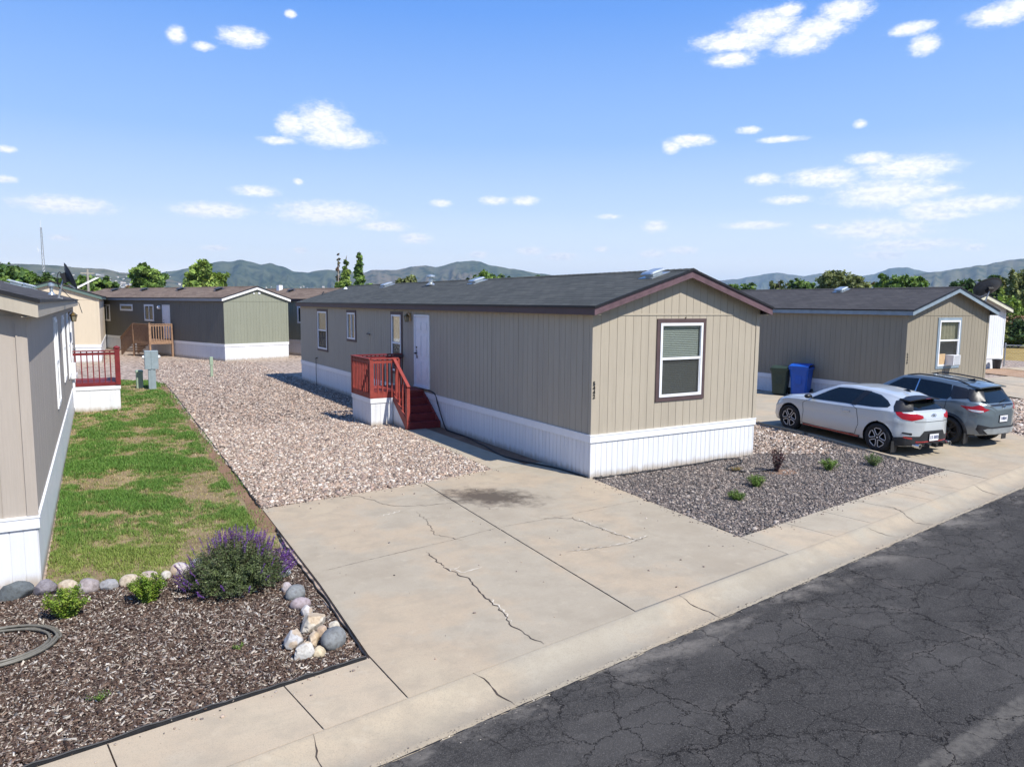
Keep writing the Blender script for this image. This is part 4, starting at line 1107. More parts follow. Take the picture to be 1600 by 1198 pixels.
mb.build('base_rail', M['vinyl'], st)
mb = MB(); RT = 1.86
for (x, y) in ((X0 + .01, Y0 + .01), (X0 + .01, Y1 - .03), (-.81, Y0 + .03)):
    mb = MB(); mb.box(x - .04, x + .05, y - .04, y + .05, DZ - .16, RT - .02); mb.build('post', M['red_wood'], st)
mb = MB(); rail_run(mb, (X0 - .0, Y1), (X0 - .0, Y0), DZ - .16, RT); mb.build('side_railing', M['red_wood'], st)
mb = MB(); rail_run(mb, (X0, Y0), (-.80, Y0), DZ - .16, RT, n=6); mb.build('front_railing', M['red_wood'], st)
mb = MB(); rail_run(mb, (X0, Y1), (-.05, Y1), DZ - .16, RT, n=12); mb.build('back_railing', M['red_wood_dark'], st)
mb = MB(); mb.box(-.32, -.03, Y1 - .06, Y1 + .06, RT - .10, RT - .01); mb.build('rail_end', M['trim_brown'], st)
mb = MB()
nt = 4; run = .27; rise = DZ / 5
for i in range(nt):
    z = DZ - rise * (i + 1); y = Y0 - run * (i + 1)
    mb.box(-.93, -.03, y - .02, y + run + .01, z - .036, z)
for i in range(nt + 1):
    z = DZ - rise * (i + 1); y = Y0 - run * i
    mb.box(-.925, -.035, y - .018, y, max(z, -.02), z + rise - .037)
mb.build('tread', M['red_wood_dark'], st)
for x in (-.955, -.045):
    lo = -.02; zs = lambda y: (DZ - .03) - (Y0 - y) / run * rise
    yE = Y0 - run * nt - .02; mb = MB()
    vs = [(x - .02, Y0, DZ - .26), (x - .02, Y0, DZ - .04), (x - .02, yE, max(.16, zs(yE))), (x - .02, yE, -.02), (x - .02, yE + .16, -.02)]
    mb.add(vs + [(p_ + .04, q, r__) for p_, q, r__ in vs], [(0, 1, 2, 3, 4), (9, 8, 7, 6, 5)] + [(i, (i + 1) % 5, 5 + (i + 1) % 5, 5 + i) for i in range(5)])
    mb.build('stringer', M['red_wood'], st)
mb = MB(); mb.add([(-.968, Y0, -.05), (-.968, Y0, DZ - .2), (-.968, Y0 - run * nt + .1, 0.06), (-.968, Y0 - run * nt + .1, -.05)] + [(-.952, Y0, -.05), (-.952, Y0, DZ - .2), (-.952, Y0 - run * nt + .1, .06), (-.952, Y0 - run * nt + .1, -.05)], [(0, 1, 2, 3), (7, 6, 5, 4), (0, 4, 5, 1), (1, 5, 6, 2), (2, 6, 7, 3)])
mb.build('side_panel', M['skirt'], st)
mb = MB(); yb = Y0 - run * nt + .08
mb.box(-.99, -.90, yb - .045, yb + .045, .02, 1.12)
mb.build('newel_post', M['red_wood'], st)
mb = MB(); mb.box(-1.01, -.88, yb - .09, yb + .07, -.02, .19); mb.build('bottom_block', M['red_wood'], st)
mb = MB()
A = Vector((-.93, Y0 + .02, RT + .01)); B = Vector((-.94, yb - .06, 1.15)); mb.beam(A, B, .09, .035)
for i in range(4):
    t = (i + .6) / 4.4; p = A.lerp(B, t); mb.beam(p, Vector((p.x, p.y, DZ - (Y0 - p.y) / run * rise - .08)), .036, .036, (0, 1, 0))
mb.build('stair_railing', M['red_wood'], st)

# black hose along the foot of the wall, and the irrigation tube on the grey gravel
def smooth_path(pts, n=8):
    P = [Vector(p) for p in pts]; out = []
    for i in range(len(P) - 1):
        p0, p1, p2, p3 = P[max(i - 1, 0)], P[i], P[i + 1], P[min(i + 2, len(P) - 1)]
        for k in range(n):
            t = k / n; out.append(.5 * ((2 * p1) + (-p0 + p2) * t + (2 * p0 - 5 * p1 + 4 * p2 - p3) * t * t + (-p0 + 3 * p1 - 3 * p2 + p3) * t ** 3))
    out.append(P[-1]); return out
mb = MB(); mb.tube(smooth_path([(-.05, 8.1, .96), (-.02, 7.2, .90), (-.04, 6.9, .62), (-.07, 6.55, .25), (-.08, 6.3, .03), (-.11, 5.9, .012), (-.10, 5.0, .012), (-.2, 4.3, .012), (-.27, 3.7, .012), (-.46, 2.7, .016), (-.40, 2.1, .016), (-.24, 1.5, .016), (-.1, 1.0, .016), (-.05, .4, .016), (-.03, .05, .016)]), .017, 8)
tag(mb.build('garden_hose', M['rubber'], smooth=True), 'black garden hose lying along the foot of the shaded tan wall', 'hose')
mb = MB(); mb.tube(smooth_path([(.05, -.06, .02), (.3, -.13, .02), (1.1, -.16, .02), (2.0, -.15, .02), (3.0, -.12, .02), (3.55, -.05, .02), (3.95, -.2, .02), (3.75, -.5, .02), (3.2, -.65, .02), (2.95, -.87, .02), (3.12, -1.15, .02), (3.45, -1.27, .02), (3.9, -1.3, .02)]), .016, 8)
tag(mb.build('irrigation_tube', M['rubber'], smooth=True), 'thin black irrigation tube looping across the grey gravel below the front window', 'hose')

# ================================================================== house on the left
def LHP(t, z, d=0): return LH.P3('R', t, d, z)
rwin = [(6.0, 7.0, 1.35, 3.08), (9.6, 10.5, 1.5, 3.05), (12.6, 13.5, 1.3, 3.05)]
LH = Home('grey-beige home at the left edge with beige roof boards and a red-railed porch', (-13.88, -.97, 0), rad(-1.5), 4.81, 19.8, oF=.22, zb=3.21, zt=3.42, za=4.13,
          wall='siding_grey', rake='trim_beige', roof='roof_dark', skirt='skirt', pitch=.4064,
          right_open=[(a + .05, b - .05, c + .05, d - .05) for a, b, c, d in rwin])
for w in rwin: LH.window('R', *w, trim=.05, tmat='vinyl', style='hung', blind='half')
LH.door('R', 15.1, 16.1, .95, 3.0)
LH.lamp('R', 14.6, 2.95, size=1.3)
mb = MB(); LH.fbox(mb, 'R', 14.2, 14.5, 0, .12, 1.15, 1.6); LH.fbox(mb, 'R', 14.3, 14.36, .02, .08, .3, 1.15); mb.build('electric_box', M['vinyl'], LH.o)
LH.box_vent(3.72, 17.0); LH.box_vent(3.62, 14.3); LH.pipe_vent(4.62, 10.4, .20, .034)
ps = thing('side_porch', 'small porch with dark red railing and white skirted base beside the lawn', 'porch steps', (0, 0, 0))
xa, xb, ya, yb = -8.66, -7.42, 14.4, 16.0
mb = MB()
for (ox, oy), (ux, uy), (nx, ny), ln in (((xa, ya), (1, 0), (0, -1), xb - xa), ((xb, ya), (0, 1), (1, 0), yb - ya)):
    H.siding(mb, ((ox, oy), (ux, uy), (nx, ny)), ln, -.1, lambda t: .66, .137, .009, .007, [], [])
mb.build('base_skirting', M['skirt'], ps)
mb = MB(); mb.box(xa, xb + .02, ya - .02, ya + .01, .66, .80); mb.box(xb - .01, xb + .02, ya + .012, yb, .66, .80); mb.build('base_rail', M['vinyl'], ps)
mb = MB()
for i in range(9): mb.box(xa, xb, ya + .18 * i + .004, ya + .18 * (i + 1) - .004, .84, .88)
mb.box(xa, xb + .025, ya - .028, ya + .0, .78, .875); mb.box(xb + .0, xb + .03, ya + .001, yb, .78, .875)
mb.build('deck', M['red_wood_dark'], ps)
mb = MB(); rail_run(mb, (xa, ya - .01), (xb, ya - .01), .78, 1.86, n=8, pk=.032); mb.build('front_railing', M['red_wood_dark'], ps)
mb = MB(); rail_run(mb, (xb, ya), (xb, yb), .78, 1.86, n=11, pk=.032); mb.build('side_railing', M['red_wood_dark'], ps)
mb = MB(); mb.box(xb - .11, xb + .03, ya - .05, ya + .09, .80, 1.92); mb.lathe([(.09, 0), (.10, .03), (.06, .07), (.001, .09)], 12, Matrix.Translation((xb - .04, ya + .02, 1.92))); mb.build('newel_post', M['red_wood_dark'], ps)

# satellite dishes: dish, arm, mast each a part
def sat_dish(label, loc, face_dir, size=.66, mast=.5, mast_dir=(0, 0, 1), tilt=35, mat='dish', armlen=.6):
    d = thing('satellite_dish', label, 'satellite dish', loc)
    md = Vector(mast_dir).normalized(); top = md * mast
    mb = MB(); mb.tube([Vector((0, 0, -.03)), top * .55, top], .022, 8); mb.box(-.08, .08, -.08, .08, -.03, .01)
    mb.build('mast', M['steel'], d)
    f = Vector(face_dir).normalized(); u = Vector((0, 0, 1)); r = f.cross(u).normalized(); u = r.cross(f)
    R_ = Matrix((r, u, f)).transposed().to_4x4(); T = Matrix.Translation(top + f * .10) @ R_
    mb = MB(); n = 28; rings = 6; vs = []
    for sgn, off in ((1, 0), (1, -.008)):
        for k in range(rings + 1):
            q = k / rings
            for j in range(n):
                a = 2 * math.pi * j / n; x = size / 2 * q * math.cos(a) * 1.0; y = size / 2 * q * math.sin(a) * .9
                vs.append((x, y, .55 * (x * x + y * y) / size + off - .04))
    fs = []; m = (rings + 1) * n
    for s0 in (0, m):
        for k in range(rings):
            for j in range(n): fs.append((s0 + k * n + j, s0 + k * n + (j + 1) % n, s0 + (k + 1) * n + (j + 1) % n, s0 + (k + 1) * n + j))
    fs += [(rings * n + j, rings * n + (j + 1) % n, m + rings * n + (j + 1) % n, m + rings * n + j) for j in range(n)]
    mb.add(vs, fs, T); mb.build('reflector', M[mat], d, smooth=True)
    mb = MB(); mb.box(-.09, .09, -.10, .10, -.14, -.045, T); mb.build('bracket', M['black_plastic'], d)
    mb = MB(); a = T @ Vector((0, -size * .42, .0)); b = T @ Vector((0, -size * .28, armlen)); mb.beam(T @ Vector((0, -size * .2, -.08)), a, .03, .03); mb.beam(a, b, .028, .035)
    mb.build('feed_arm', M['vinyl'], d)
    mb = MB(); mb.tube([b, T @ Vector((0, -size * .22, armlen - .10))], [.03, .04], 10); mb.box(-.05, .05, -.03, .03, -.03, .03, Matrix.Translation(b)); mb.build('receiver', M['steel'], d)
    return d
c_, s__ = math.cos(rad(-1.5)), math.sin(rad(-1.5))
def lhw(x, y, z): return (-13.88 + c_ * x - s__ * y, -.97 + s__ * x + c_ * y, z)
sd = sat_dish('dark satellite dish seen edge-on with a long pale arm, on the grey-beige roof', lhw(4.87, 7.3, LH.roof_z(4.87)), (.93, .05, .36), .62, .42, (.30, 0, 1), armlen=.55)
mb = MB(); P_ = [Vector((.05 + .16 * math.cos(a) * .3, .16 * math.cos(a), .36 + .16 * math.sin(a))) for a in np.linspace(0, 2 * math.pi, 22)[:-1]]
mb.tube(P_, .009, 6, closed=True); mb.tube([(.05, 0, .2), (.2, -.1, .02), (.35, -.25, -.10), (.40, -.3, -.3)], .007, 5); mb.build('cable_coil', M['rubber'], sd)

# ================================================================== house on the right, behind the cars
rz = rad(-1.71)
wR = (1.66, 3.02, 1.42, 3.13)
RH = Home('taupe home with slate-blue roof boards behind the two parked cars', (14.385, 2.263, -.063), rz, 4.704, 20.5, oF=.253, wall='siding_taupe', rake='trim_blue', roof='roof_dark',
          front_open=[(wR[0] + .09, wR[1] - .09, wR[2] + .09, wR[3] - .09)], z_low=-.2)
w = RH.window('F', *wR, tmat='trim_blue', blind='half', half=.56, label='window with slate-blue casing and an air conditioner in its foot')
mb = MB(); RH.fbox(mb, 'F', wR[0] + .15, wR[0] + .50, .0, .03, 1.56, 1.92); mb.build('plywood_filler', M['plywood'], w)
mb = MB(); RH.fbox(mb, 'F', wR[0] + .53, wR[0] + .93, .0, .30, 1.55, 1.88); ac = mb.build('air_conditioner', M['vinyl'], RH.o)
mb = MB()
for i in range(9): RH.fbox(mb, 'F', wR[0] + .56, wR[0] + .90, .302, .308, 1.56 + i * .036, 1.572 + i * .036)
mb.build('grille', M['steel'], ac)
RH.box_vent(2.05, 4.0); number_on(RH, '5448', .09, 1.95, .08, .09)
dish = sat_dish('dark satellite dish facing away above the blue-trimmed gable', (18.42, 1.98, 3.58), (.36, .72, .78), .95, .46, (.34, -.15, 1))

# ================================================================== sage green house in the back row
GL = [(15.26, 16.5, 1.93, 3.10), (11.65, 13.6, 2.68, 3.12), (8.6, 9.95, 2.06, 3.13)]
GH = Home('sage green home with white rake boards and a shaded dark long side', (-1.25, 32.48, .02), rad(19.3), 4.14, 21, sk=.95, g=3.38, zb=3.38, zt=3.57, za=4.26, oF=.12, wall='siding_green', roof='roof_brown',
          rake='trim_white', eave='trim_grey', z_low=-.3, left_open=[(a + .06, b - .06, c + .06, d - .06) for a, b, c, d in GL])
# its long side lies in shade, which is put into this darker siding colour
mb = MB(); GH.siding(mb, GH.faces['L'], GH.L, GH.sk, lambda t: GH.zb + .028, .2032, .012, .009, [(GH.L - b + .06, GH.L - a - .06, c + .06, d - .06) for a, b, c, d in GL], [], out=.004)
mb.build('side_cladding', M['siding_olive_and_shade'], GH.o)
mb = MB(); GH.siding(mb, GH.faces['L'], GH.L, -.3, lambda t: GH.sk - .14, .137, .009, .007, [], [], out=.003); mb.build('side_skirting', M['skirt_grey'], GH.o)
for i, w in enumerate(GL): GH.window('L', *w, trim=.06, tmat='vinyl', style='slide' if i != 1 else 'fixed', blind=None if i != 1 else 'half')
GH.door('L', 6.4, 7.4, 1.05, 3.12)
mb = MB(); p = GH.P3('L', 7.75, .06, 2.95); mb.lathe([(.001, -.13), (.09, -.1), (.13, 0), (.09, .1), (.001, .13)], 12, Matrix.Translation(p)); mb.build('wall_lamp', M['vinyl'], GH.o)
for x, y in ((1.4, 3.0), (1.5, 8.0), (1.5, 13.2), (1.5, 18.0)): GH.box_vent(x, y, 'black_plastic', 1.1)
mb = MB(); p = GH.P3('F', 2.25, .03, 3.86); mb.tube([p + Vector((0, .03, 0)), p], .07, 12); mb.tube([p + Vector((.0, -.0, 0)), p + Vector((.0, -.012, 0))], .03, 10); p2 = GH.P3('F', 1.9, .03, 3.84); mb.box(p2.x - .05, p2.x + .05, p2.y, p2.y + .03, p2.z - .03, p2.z + .03); mb.build('gable_lamps', M['vinyl'], GH.o)
# cedar steps at its door
gs = thing('wooden_steps', 'weathered cedar landing and stairs at the door of the sage green home', 'porch steps', (-1.25, 32.48, 0), rad(19.3))
mb = MB()
for i in range(12): mb.box(-1.5 + .12 * i, -1.5 + .12 * i + .112, 6.0, 8.2, .93, .97)
mb.box(-1.52, -.06, 5.98, 6.02, .76, .93); mb.box(-1.54, -1.5, 6.02, 8.2, .76, .93)
mb.build('deck', M['wood'], gs)
mb = MB(); rail_run(mb, (-1.5, 6.0), (-.1, 6.0), .78, 1.98, n=9, pk=.05); mb.build('front_railing', M['wood'], gs)
mb = MB(); rail_run(mb, (-1.5, 6.0), (-1.5, 8.2), .78, 1.98, n=14, pk=.05); mb.build('side_railing', M['wood'], gs)
mb = MB(); rail_run(mb, (-1.5, 8.2), (-1.5, 10.1), .80, 1.98, n=12, slope=.95, pk=.045); mb.build('stair_railing', M['wood'], gs)
mb = MB(); rail_run(mb, (-.5, 8.2), (-.5, 10.1), .80, 1.98, n=12, slope=.95, pk=.045); mb.build('stair_railing', M['wood'], gs)
mb = MB()
for i in range(4): mb.box(-1.48, -.5, 8.2 + .3 * i, 8.52 + .3 * i, .74 - .19 * i, .78 - .19 * i)
mb.build('tread', M['wood'], gs)
for x, y in ((-1.5, 6.0), (-.14, 6.0), (-1.5, 8.2)):
    mb = MB(); mb.box(x - .05, x + .05, y - .05, y + .05, -.05, 2.0); mb.build('post', M['wood'], gs)

# ================================================================== cream house, its neighbour behind and others at the back
CH = Home('cream home with dark green rake boards behind the red-railed porch', (-11.66, 34.5, .02), rad(-3), 4.35, 18, sk=.98, g=3.40, zb=3.42, zt=3.62, za=4.35, oF=.14, wall='siding_cream', roof='roof_brown', rake='trim_green', z_low=-.3)
ax = Vector((-math.sin(rad(19.3)), math.cos(rad(19.3)), 0)); o2 = Vector((3.64, 36.27, .03)) - ax * 4.5 + Vector((.0, 0, 0))
G2 = Home('dark green home with a brown roof half hidden behind the tan home', tuple(o2), rad(19.3), 4.14, 23, sk=.95, g=3.38, zb=3.40, zt=3.56, za=4.27, oF=.12, wall='siding_green', roof='roof_brown', rake='trim_brown', skirt='skirt_grey', z_low=-.3,
          left_open=[(3.46, 4.04, 2.06, 3.04)])
mb = MB(); G2.siding(mb, G2.faces['L'], G2.L, G2.sk, lambda t: G2.zb + .028, .2032, .012, .009, [(G2.L - 4.04, G2.L - 3.46, 2.06, 3.04)], [], out=.004); mb.build('side_cladding', M['siding_green'], G2.o)
G2.window('L', 3.4, 4.1, 2.0, 3.1, trim=.06, tmat='vinyl', style='fixed', blind=None)
for y in (7.0, 11.5, 16.0): G2.box_vent(1.5, y, 'black_plastic')
mb = MB(); mb.box(1.6, 1.9, 8.6, 8.9, 4.1, 4.5); mb.build('chimney_cap', M['vinyl'], G2.roof)
B3 = Home('long brown-roofed home at the back behind the cream gable', (-19.5, 62, .0), rad(-72), 4.6, 24, sk=.9, wall='siding_olive_and_shade', roof='roof_brown', rake='trim_brown', z_low=-.3)
for y in (5, 12, 18): B3.box_vent(3.0, y, 'black_plastic', 1.2)
WH = Home('white home with cream roof boards behind the blue-trimmed gable', (30.4, 9.3, -.05), rad(-3.5), 4.7, 19, oF=.3, zt=3.42, zb=3.2, wall='siding_white', roof='roof_dark', rake='trim_cream', z_low=-.2)

# distant house with a pale gable
def small_house(label, loc, rzz, w, l, h, rise, wall, roof, group=None, name='house', win=True, over=.35):
    o = thing(name, label, 'house', loc, rzz, group)
    mb = MB()
    P = [(0, 0), (w, 0), (w, h), (w / 2, h + rise), (0, h)]; n = 5
    vs = [(x, 0, z) for x, z in P] + [(x, l, z) for x, z in P]
    mb.add(vs, [tuple(range(n)), tuple(range(2 * n - 1, n - 1, -1))] + [(i, (i + 1) % n, n + (i + 1) % n, n + i) for i in range(n)])
    mb.build('wall', M[wall], o)
    mb = MB(); k = rise / (w / 2)
    for sd_ in (0, 1):
        X = lambda x: x if sd_ == 0 else w - x
        for z0 in (0,):
            A_, B_ = (X(-over), h - k * over), (w / 2, h + rise)
            v = [(A_[0], -over, A_[1] + .02), (B_[0], -over, B_[1] + .02), (B_[0], l + over, B_[1] + .02), (A_[0], l + over, A_[1] + .02)]
            v2 = [(a, b, c + .16) for a, b, c in v]
            mb.add(v + v2, [(3, 2, 1, 0), (4, 5, 6, 7), (0, 1, 5, 4), (1, 2, 6, 5), (2, 3, 7, 6), (3, 0, 4, 7)])
    mb.build('roof', M[roof], o)
    if win:
        mb = MB(); mb.box(w * .42, w * .58, -.05, -.003, h * .9, h * 1.25); mb.build('window', M['glass_dark'], o)
        mb = MB(); mb.box(-.05, -.003, l * .3, l * .45, h * .35, h * .75); mb.build('window', M['glass_dark'], o)
    return o
M['glass_dark'] = gloss('dark_glass', (.02, .025, .03), .05)
dh = small_house('pale stucco house with a white-edged gable beyond the bushes', (107, 52.0, 0), rad(-28), 9, 13, 3.4, 2.6, 'siding_pink', 'roof_dark')
dh2 = small_house('low dark-roofed house left of the pale stucco gable', (88, 52, 0), rad(30), 14, 8, 2.6, 1.6, 'siding_olive_and_shade', 'roof_dark')

# ================================================================== utility boxes and posts
mp = thing('meter_pedestal', 'grey-green electric meter pedestal standing on bare soil in the lawn', 'meter pedestal', (-6.06, 19.9, 0))
mb = MB(); mb.bbox(-.13, .13, -.07, .07, -.05, 1.0, .01); mb.box(-.045, .045, -.085, -.071, 0, 1.42); mb.build('pedestal', M['metal_grey'], mp)
mb = MB(); mb.bbox(-.24, .24, -.10, .12, .78, 1.49, .015); mb.box(-.01, .01, -.118, -.101, .80, 1.47); mb.build('cabinet', M['metal_grey'], mp)
for sx in (-1, 1):
    mb = MB(); mb.tube([(sx * .24, 0, 1.24), (sx * .31, 0, 1.24)], [.07, .06], 12); mb.build('meter_dial', M['vinyl'], mp)
pd = MB(); pd.bbox(-.12, .12, -.12, .12, -.05, .62, .02); pd.bbox(-.135, .135, -.135, .135, .60, .70, .03)
pdo = tag(pd.build('phone_pedestal', M['pvc_green'], loc=(-6.45, 20.6, 0)), 'squat pale green pedestal box behind the grey meter', 'utility box')
up = MB(); up.bbox(-.055, .055, -.055, .055, -.05, .86, .01); up.bbox(-.07, .07, -.07, .07, .52, .89, .012)
tag(up.build('marker_post', M['pvc_green'], loc=(-3.28, 24.0, 0)), 'pale green utility post standing alone on the pinkish gravel', 'post')

# carts
def cart(label, loc, rzz, mat, k=1.0):
    c = thing('wheeled_cart', label, 'trash cart', loc, rzz, None)
    mb = MB()
    secs = [(.04, .21, .25, .0), (.06, .23, .27, 0), (.55, .265, .31, .0), (.86, .285, .345, .0), (.861, .31, .37, 0), (.93, .315, .375, 0), (.935, .30, .36, 0)]
    vs = []; n = 8
    for z, hx, hy, _ in secs:
        b = .05
        vs += [(hx - b, -hy, z), (hx, -hy + b, z), (hx, hy - b, z), (hx - b, hy, z), (-hx + b, hy, z), (-hx, hy - b, z), (-hx, -hy + b, z), (-hx + b, -hy, z)]
    fs = [tuple(range(7, -1, -1))] + [(i * n + j, i * n + (j + 1) % n, (i + 1) * n + (j + 1) % n, (i + 1) * n + j) for i in range(len(secs) - 1) for j in range(n)] + [tuple((len(secs) - 1) * n + j for j in range(n))]
    vs = [(x * k, y * k, z * k) for x, y, z in vs]
    mb.add(vs, fs); mb.box(-.10 * k, .10 * k, -.33 * k, -.285 * k, .42 * k, .70 * k); mb.build('bin_body', M[mat], c)
    mb = MB()
    vs = []; L_ = [(-.37, .93, .31), (-.38, .965, .315), (-.2, 1.02, .30), (.1, 1.035, .30), (.36, 1.0, .31), (.40, .97, .31)]
    for y, z, hx in L_: vs += [(-hx * k, y * k, z * k), (-hx * .9 * k, y * k, (z + .02) * k), (hx * .9 * k, y * k, (z + .02) * k), (hx * k, y * k, z * k)]
    fs = [(i * 4 + j, i * 4 + j + 1, (i + 1) * 4 + j + 1, (i + 1) * 4 + j) for i in range(len(L_) - 1) for j in range(3)] + [(i * 4 + 3, i * 4, (i + 1) * 4, (i + 1) * 4 + 3) for i in range(len(L_) - 1)]
    mb.add(vs, fs); mb.build('lid', M[mat], c)
    mb = MB(); mb.tube([(-.26 * k, .42 * k, .95 * k), (.26 * k, .42 * k, .95 * k)], .018, 8); mb.box(-.27 * k, -.24 * k, .34 * k, .43 * k, .92 * k, .97 * k); mb.box(.24 * k, .27 * k, .34 * k, .43 * k, .92 * k, .97 * k); mb.build('handle', M[mat], c)
    for sx in (-1, 1):
        mb = MB(); T = Matrix.Translation((sx * .27 * k, .26 * k, .13)) @ Matrix.Rotation(rad(90), 4, 'Y'); mb.lathe([(.03, -.03), (.13, -.03), (.13, .03), (.03, .03)], 18, T); mb.build('wheel', M['rubber'], c)
    return c
cart('dark green wheeled trash cart beside the blue one, against the taupe wall', (13.72, 6.52, G(13.6, 6.7)), rad(-62), 'bin_green', 1.02)
cart('bright blue wheeled recycling cart against the taupe wall', (14.0, 5.85, G(14, 5.9)), rad(-68), 'bin_blue', 1.13)
sb = thing('small_bin', 'small black bin at the foot of the white home', 'bin', (33.9, 8.7, -.02), 0)
mb = MB(); mb.lathe([(.16, 0), (.22, .62), (.24, .64), (.24, .68), (.001, .70)], 16, cap=False); mb.build('bin_body', M['black_plastic'], sb)

# chain-link fence beyond the right-hand house
fn = thing('chain_link_fence', 'grey chain-link fence with posts before the dry golden field', 'fence', (0, 0, 0))
FA, FB = Vector((36.4, 9.5, 0)), Vector((40.5, -1.5, 0)); FC = Vector((36.4, 9.5, 0)) + Vector((-.6, 11, 0))
def fence_run(a, b, n):
    for i in range(n + 1):
        p = a.lerp(b, i / n); mb = MB(); mb.tube([p, p + Vector((0, 0, 1.38))], .045, 8); mb.lathe([(.05, 1.36), (.05, 1.42), (.001, 1.45)], 8, Matrix.Translation(p)); mb.build('post', M['steel'], fn)
    mb = MB(); mb.tube([a + Vector((0, 0, 1.32)), b + Vector((0, 0, 1.32))], .028, 6); mb.tube([a + Vector((0, 0, .06)), b + Vector((0, 0, .06))], .018, 5); mb.build('rail', M['steel'], fn)
    mb = MB(); L = (b - a).length; d = (b - a) / L; st_ = .16; k = int(L / st_)
    for i in range(-8, k):
        for sg in (1, -1):
            x0 = i * st_; x1 = x0 + 1.25
            z0, z1 = (.06, 1.31) if sg > 0 else (1.31, .06)
            if x0 < 0: z0 += (z1 - z0) * (-x0 / 1.25); x0 = 0
            if x1 > L: z1 = z0 + (z1 - z0) * (L - x0) / (x1 - x0); x1 = L
            if x1 <= x0: continue
            mb.tube([a + d * x0 + Vector((0, 0, z0)), a + d * x1 + Vector((0, 0, z1))], .004, 3)
    mb.build('wire_mesh', M['steel'], fn)
fence_run(FA, FB, 7); 
# ------------------------------------------------------------------ leaves
def leaf_cloud(name, centers, dirs, spread, per, size, cols, mat, rs, parent=None, aspect=.6, up=.0, jitter_c=.15):
    """many small leaf quads around cluster centres (numpy arrays)"""
    n0 = len(centers); n = n0 * per
    C0 = np.repeat(centers, per, 0); sp = np.repeat(spread, per, 0)
    g = rs.normal(0, 1, (n, 3)); g /= np.maximum(1e-6, np.linalg.norm(g, axis=1))[:, None]; g *= (rs.random(n) ** .45)[:, None]
    P = C0 + g * sp
    N = rs.normal(0, 1, (n, 3)) + np.repeat(dirs, per, 0) * .9 + np.array([0, 0, .35]); N /= np.linalg.norm(N, axis=1)[:, None]
    A = np.cross(N, rs.normal(0, 1, (n, 3))); A /= np.linalg.norm(A, axis=1)[:, None]; B = np.cross(N, A)
    s = size * rs.uniform(.6, 1.35, n)[:, None]
    V = np.stack([P - A * s, P - B * s * aspect + N * s * .12, P + A * s, P + B * s * aspect + N * s * .12], 1).reshape(-1, 3)
    F = np.arange(n * 4).reshape(-1, 4)
    cc = np.repeat(cols, per, 0) * (1 + rs.normal(0, jitter_c, (n, 1)))
    o = mesh_np(name, V, F, np.repeat(np.clip(cc, .005, .9), 4, 0), mat)
    if parent: o.parent = parent
    return o
GREENS = {'mid': [(.085, .145, .030), (.12, .195, .04), (.06, .11, .027), (.155, .23, .05)],
          'dark': [(.05, .09, .028), (.07, .12, .035), (.04, .07, .025), (.09, .14, .042)],
          'lite': [(.16, .235, .045), (.20, .28, .06), (.12, .19, .04), (.25, .32, .08)],
          'olive': [(.14, .165, .055), (.18, .20, .07), (.11, .13, .048)],
          'brown': [(.16, .095, .055), (.20, .13, .07), (.10, .09, .04)]}
def tree(name, label, loc, h, blobs, leaf=.24, nclus=110, per=46, pal='mid', trunk_r=.16, group=None, seed=1, cat='tree', limbs=7, bark='bark', k_in=.35, droop=0.0):
    """blobs: list of (dx, dy, z, rx, ry, rz) ellipsoids in metres"""
    rs_ = np.random.default_rng(seed); r = random.Random(seed)
    t = thing(name, label, cat, loc, 0, group)
    mb = MB(); zc = min(b[2] for b in blobs)
    pts = [(0, 0, -.3)]; lean = (r.uniform(-.04, .04), r.uniform(-.04, .04))
    for i in range(1, 6): pts.append((lean[0] * h * i / 5 + r.uniform(-.1, .1), lean[1] * h * i / 5 + r.uniform(-.1, .1), h * .82 * i / 5))
    mb.tube(pts, [trunk_r * (1.15 - .95 * i / 5) for i in range(6)], 8)
    for k in range(limbs):
        b = blobs[k % len(blobs)]; z0 = max(h * .15, b[2] - b[5] * .8); z0 = min(z0, h * .7)
        e = (b[0] + r.uniform(-.6, .6) * b[3], b[1] + r.uniform(-.6, .6) * b[4], b[2] + r.uniform(-.2, .6) * b[5])
        mb.tube([(0, 0, z0), (e[0] * .5, e[1] * .5, (z0 + e[2]) / 2 + .1 * h), e], [trunk_r * .55, trunk_r * .35, trunk_r * .12], 6)
    mb.build('trunk', M[bark], t, smooth=True)
    vol = np.array([b[3] * b[4] * b[5] for b in blobs]); pr = vol ** .72; pr /= pr.sum()
    nclus = int(nclus * 1.35); leaf *= 1.12
    idx = rs_.choice(len(blobs), nclus, p=pr); B = np.array(blobs)[idx]
    d = rs_.normal(0, 1, (nclus, 3)); d /= np.linalg.norm(d, axis=1)[:, None]
    rr = (k_in + (1 - k_in) * rs_.random(nclus) ** .5)[:, None]
    cen = B[:, :3] + d * rr * B[:, 3:6] * .92
    spr = np.stack([B[:, 3:6].mean(1) * rs_.uniform(.22, .46, nclus)] * 3, 1) * np.array([1, 1, .75])
    if droop: cen[:, 2] -= rs_.random(nclus) * droop; spr[:, 2] *= 2.6; spr[:, :2] *= .5
    pc = np.array(GREENS[pal]); col = pc[rs_.integers(0, len(pc), nclus)] * rs_.uniform(.85, 1.6, (nclus, 1))
    leaf_cloud('crown', cen, d, spr, per, leaf, col, M['leaf'], rs_, t)
    return t
CAM = Vector((-8.6039, -11.2482, 3.4165))
def at(azd, dist): return (CAM.x + math.sin(rad(azd)) * dist, CAM.y + math.cos(rad(azd)) * dist, 0)
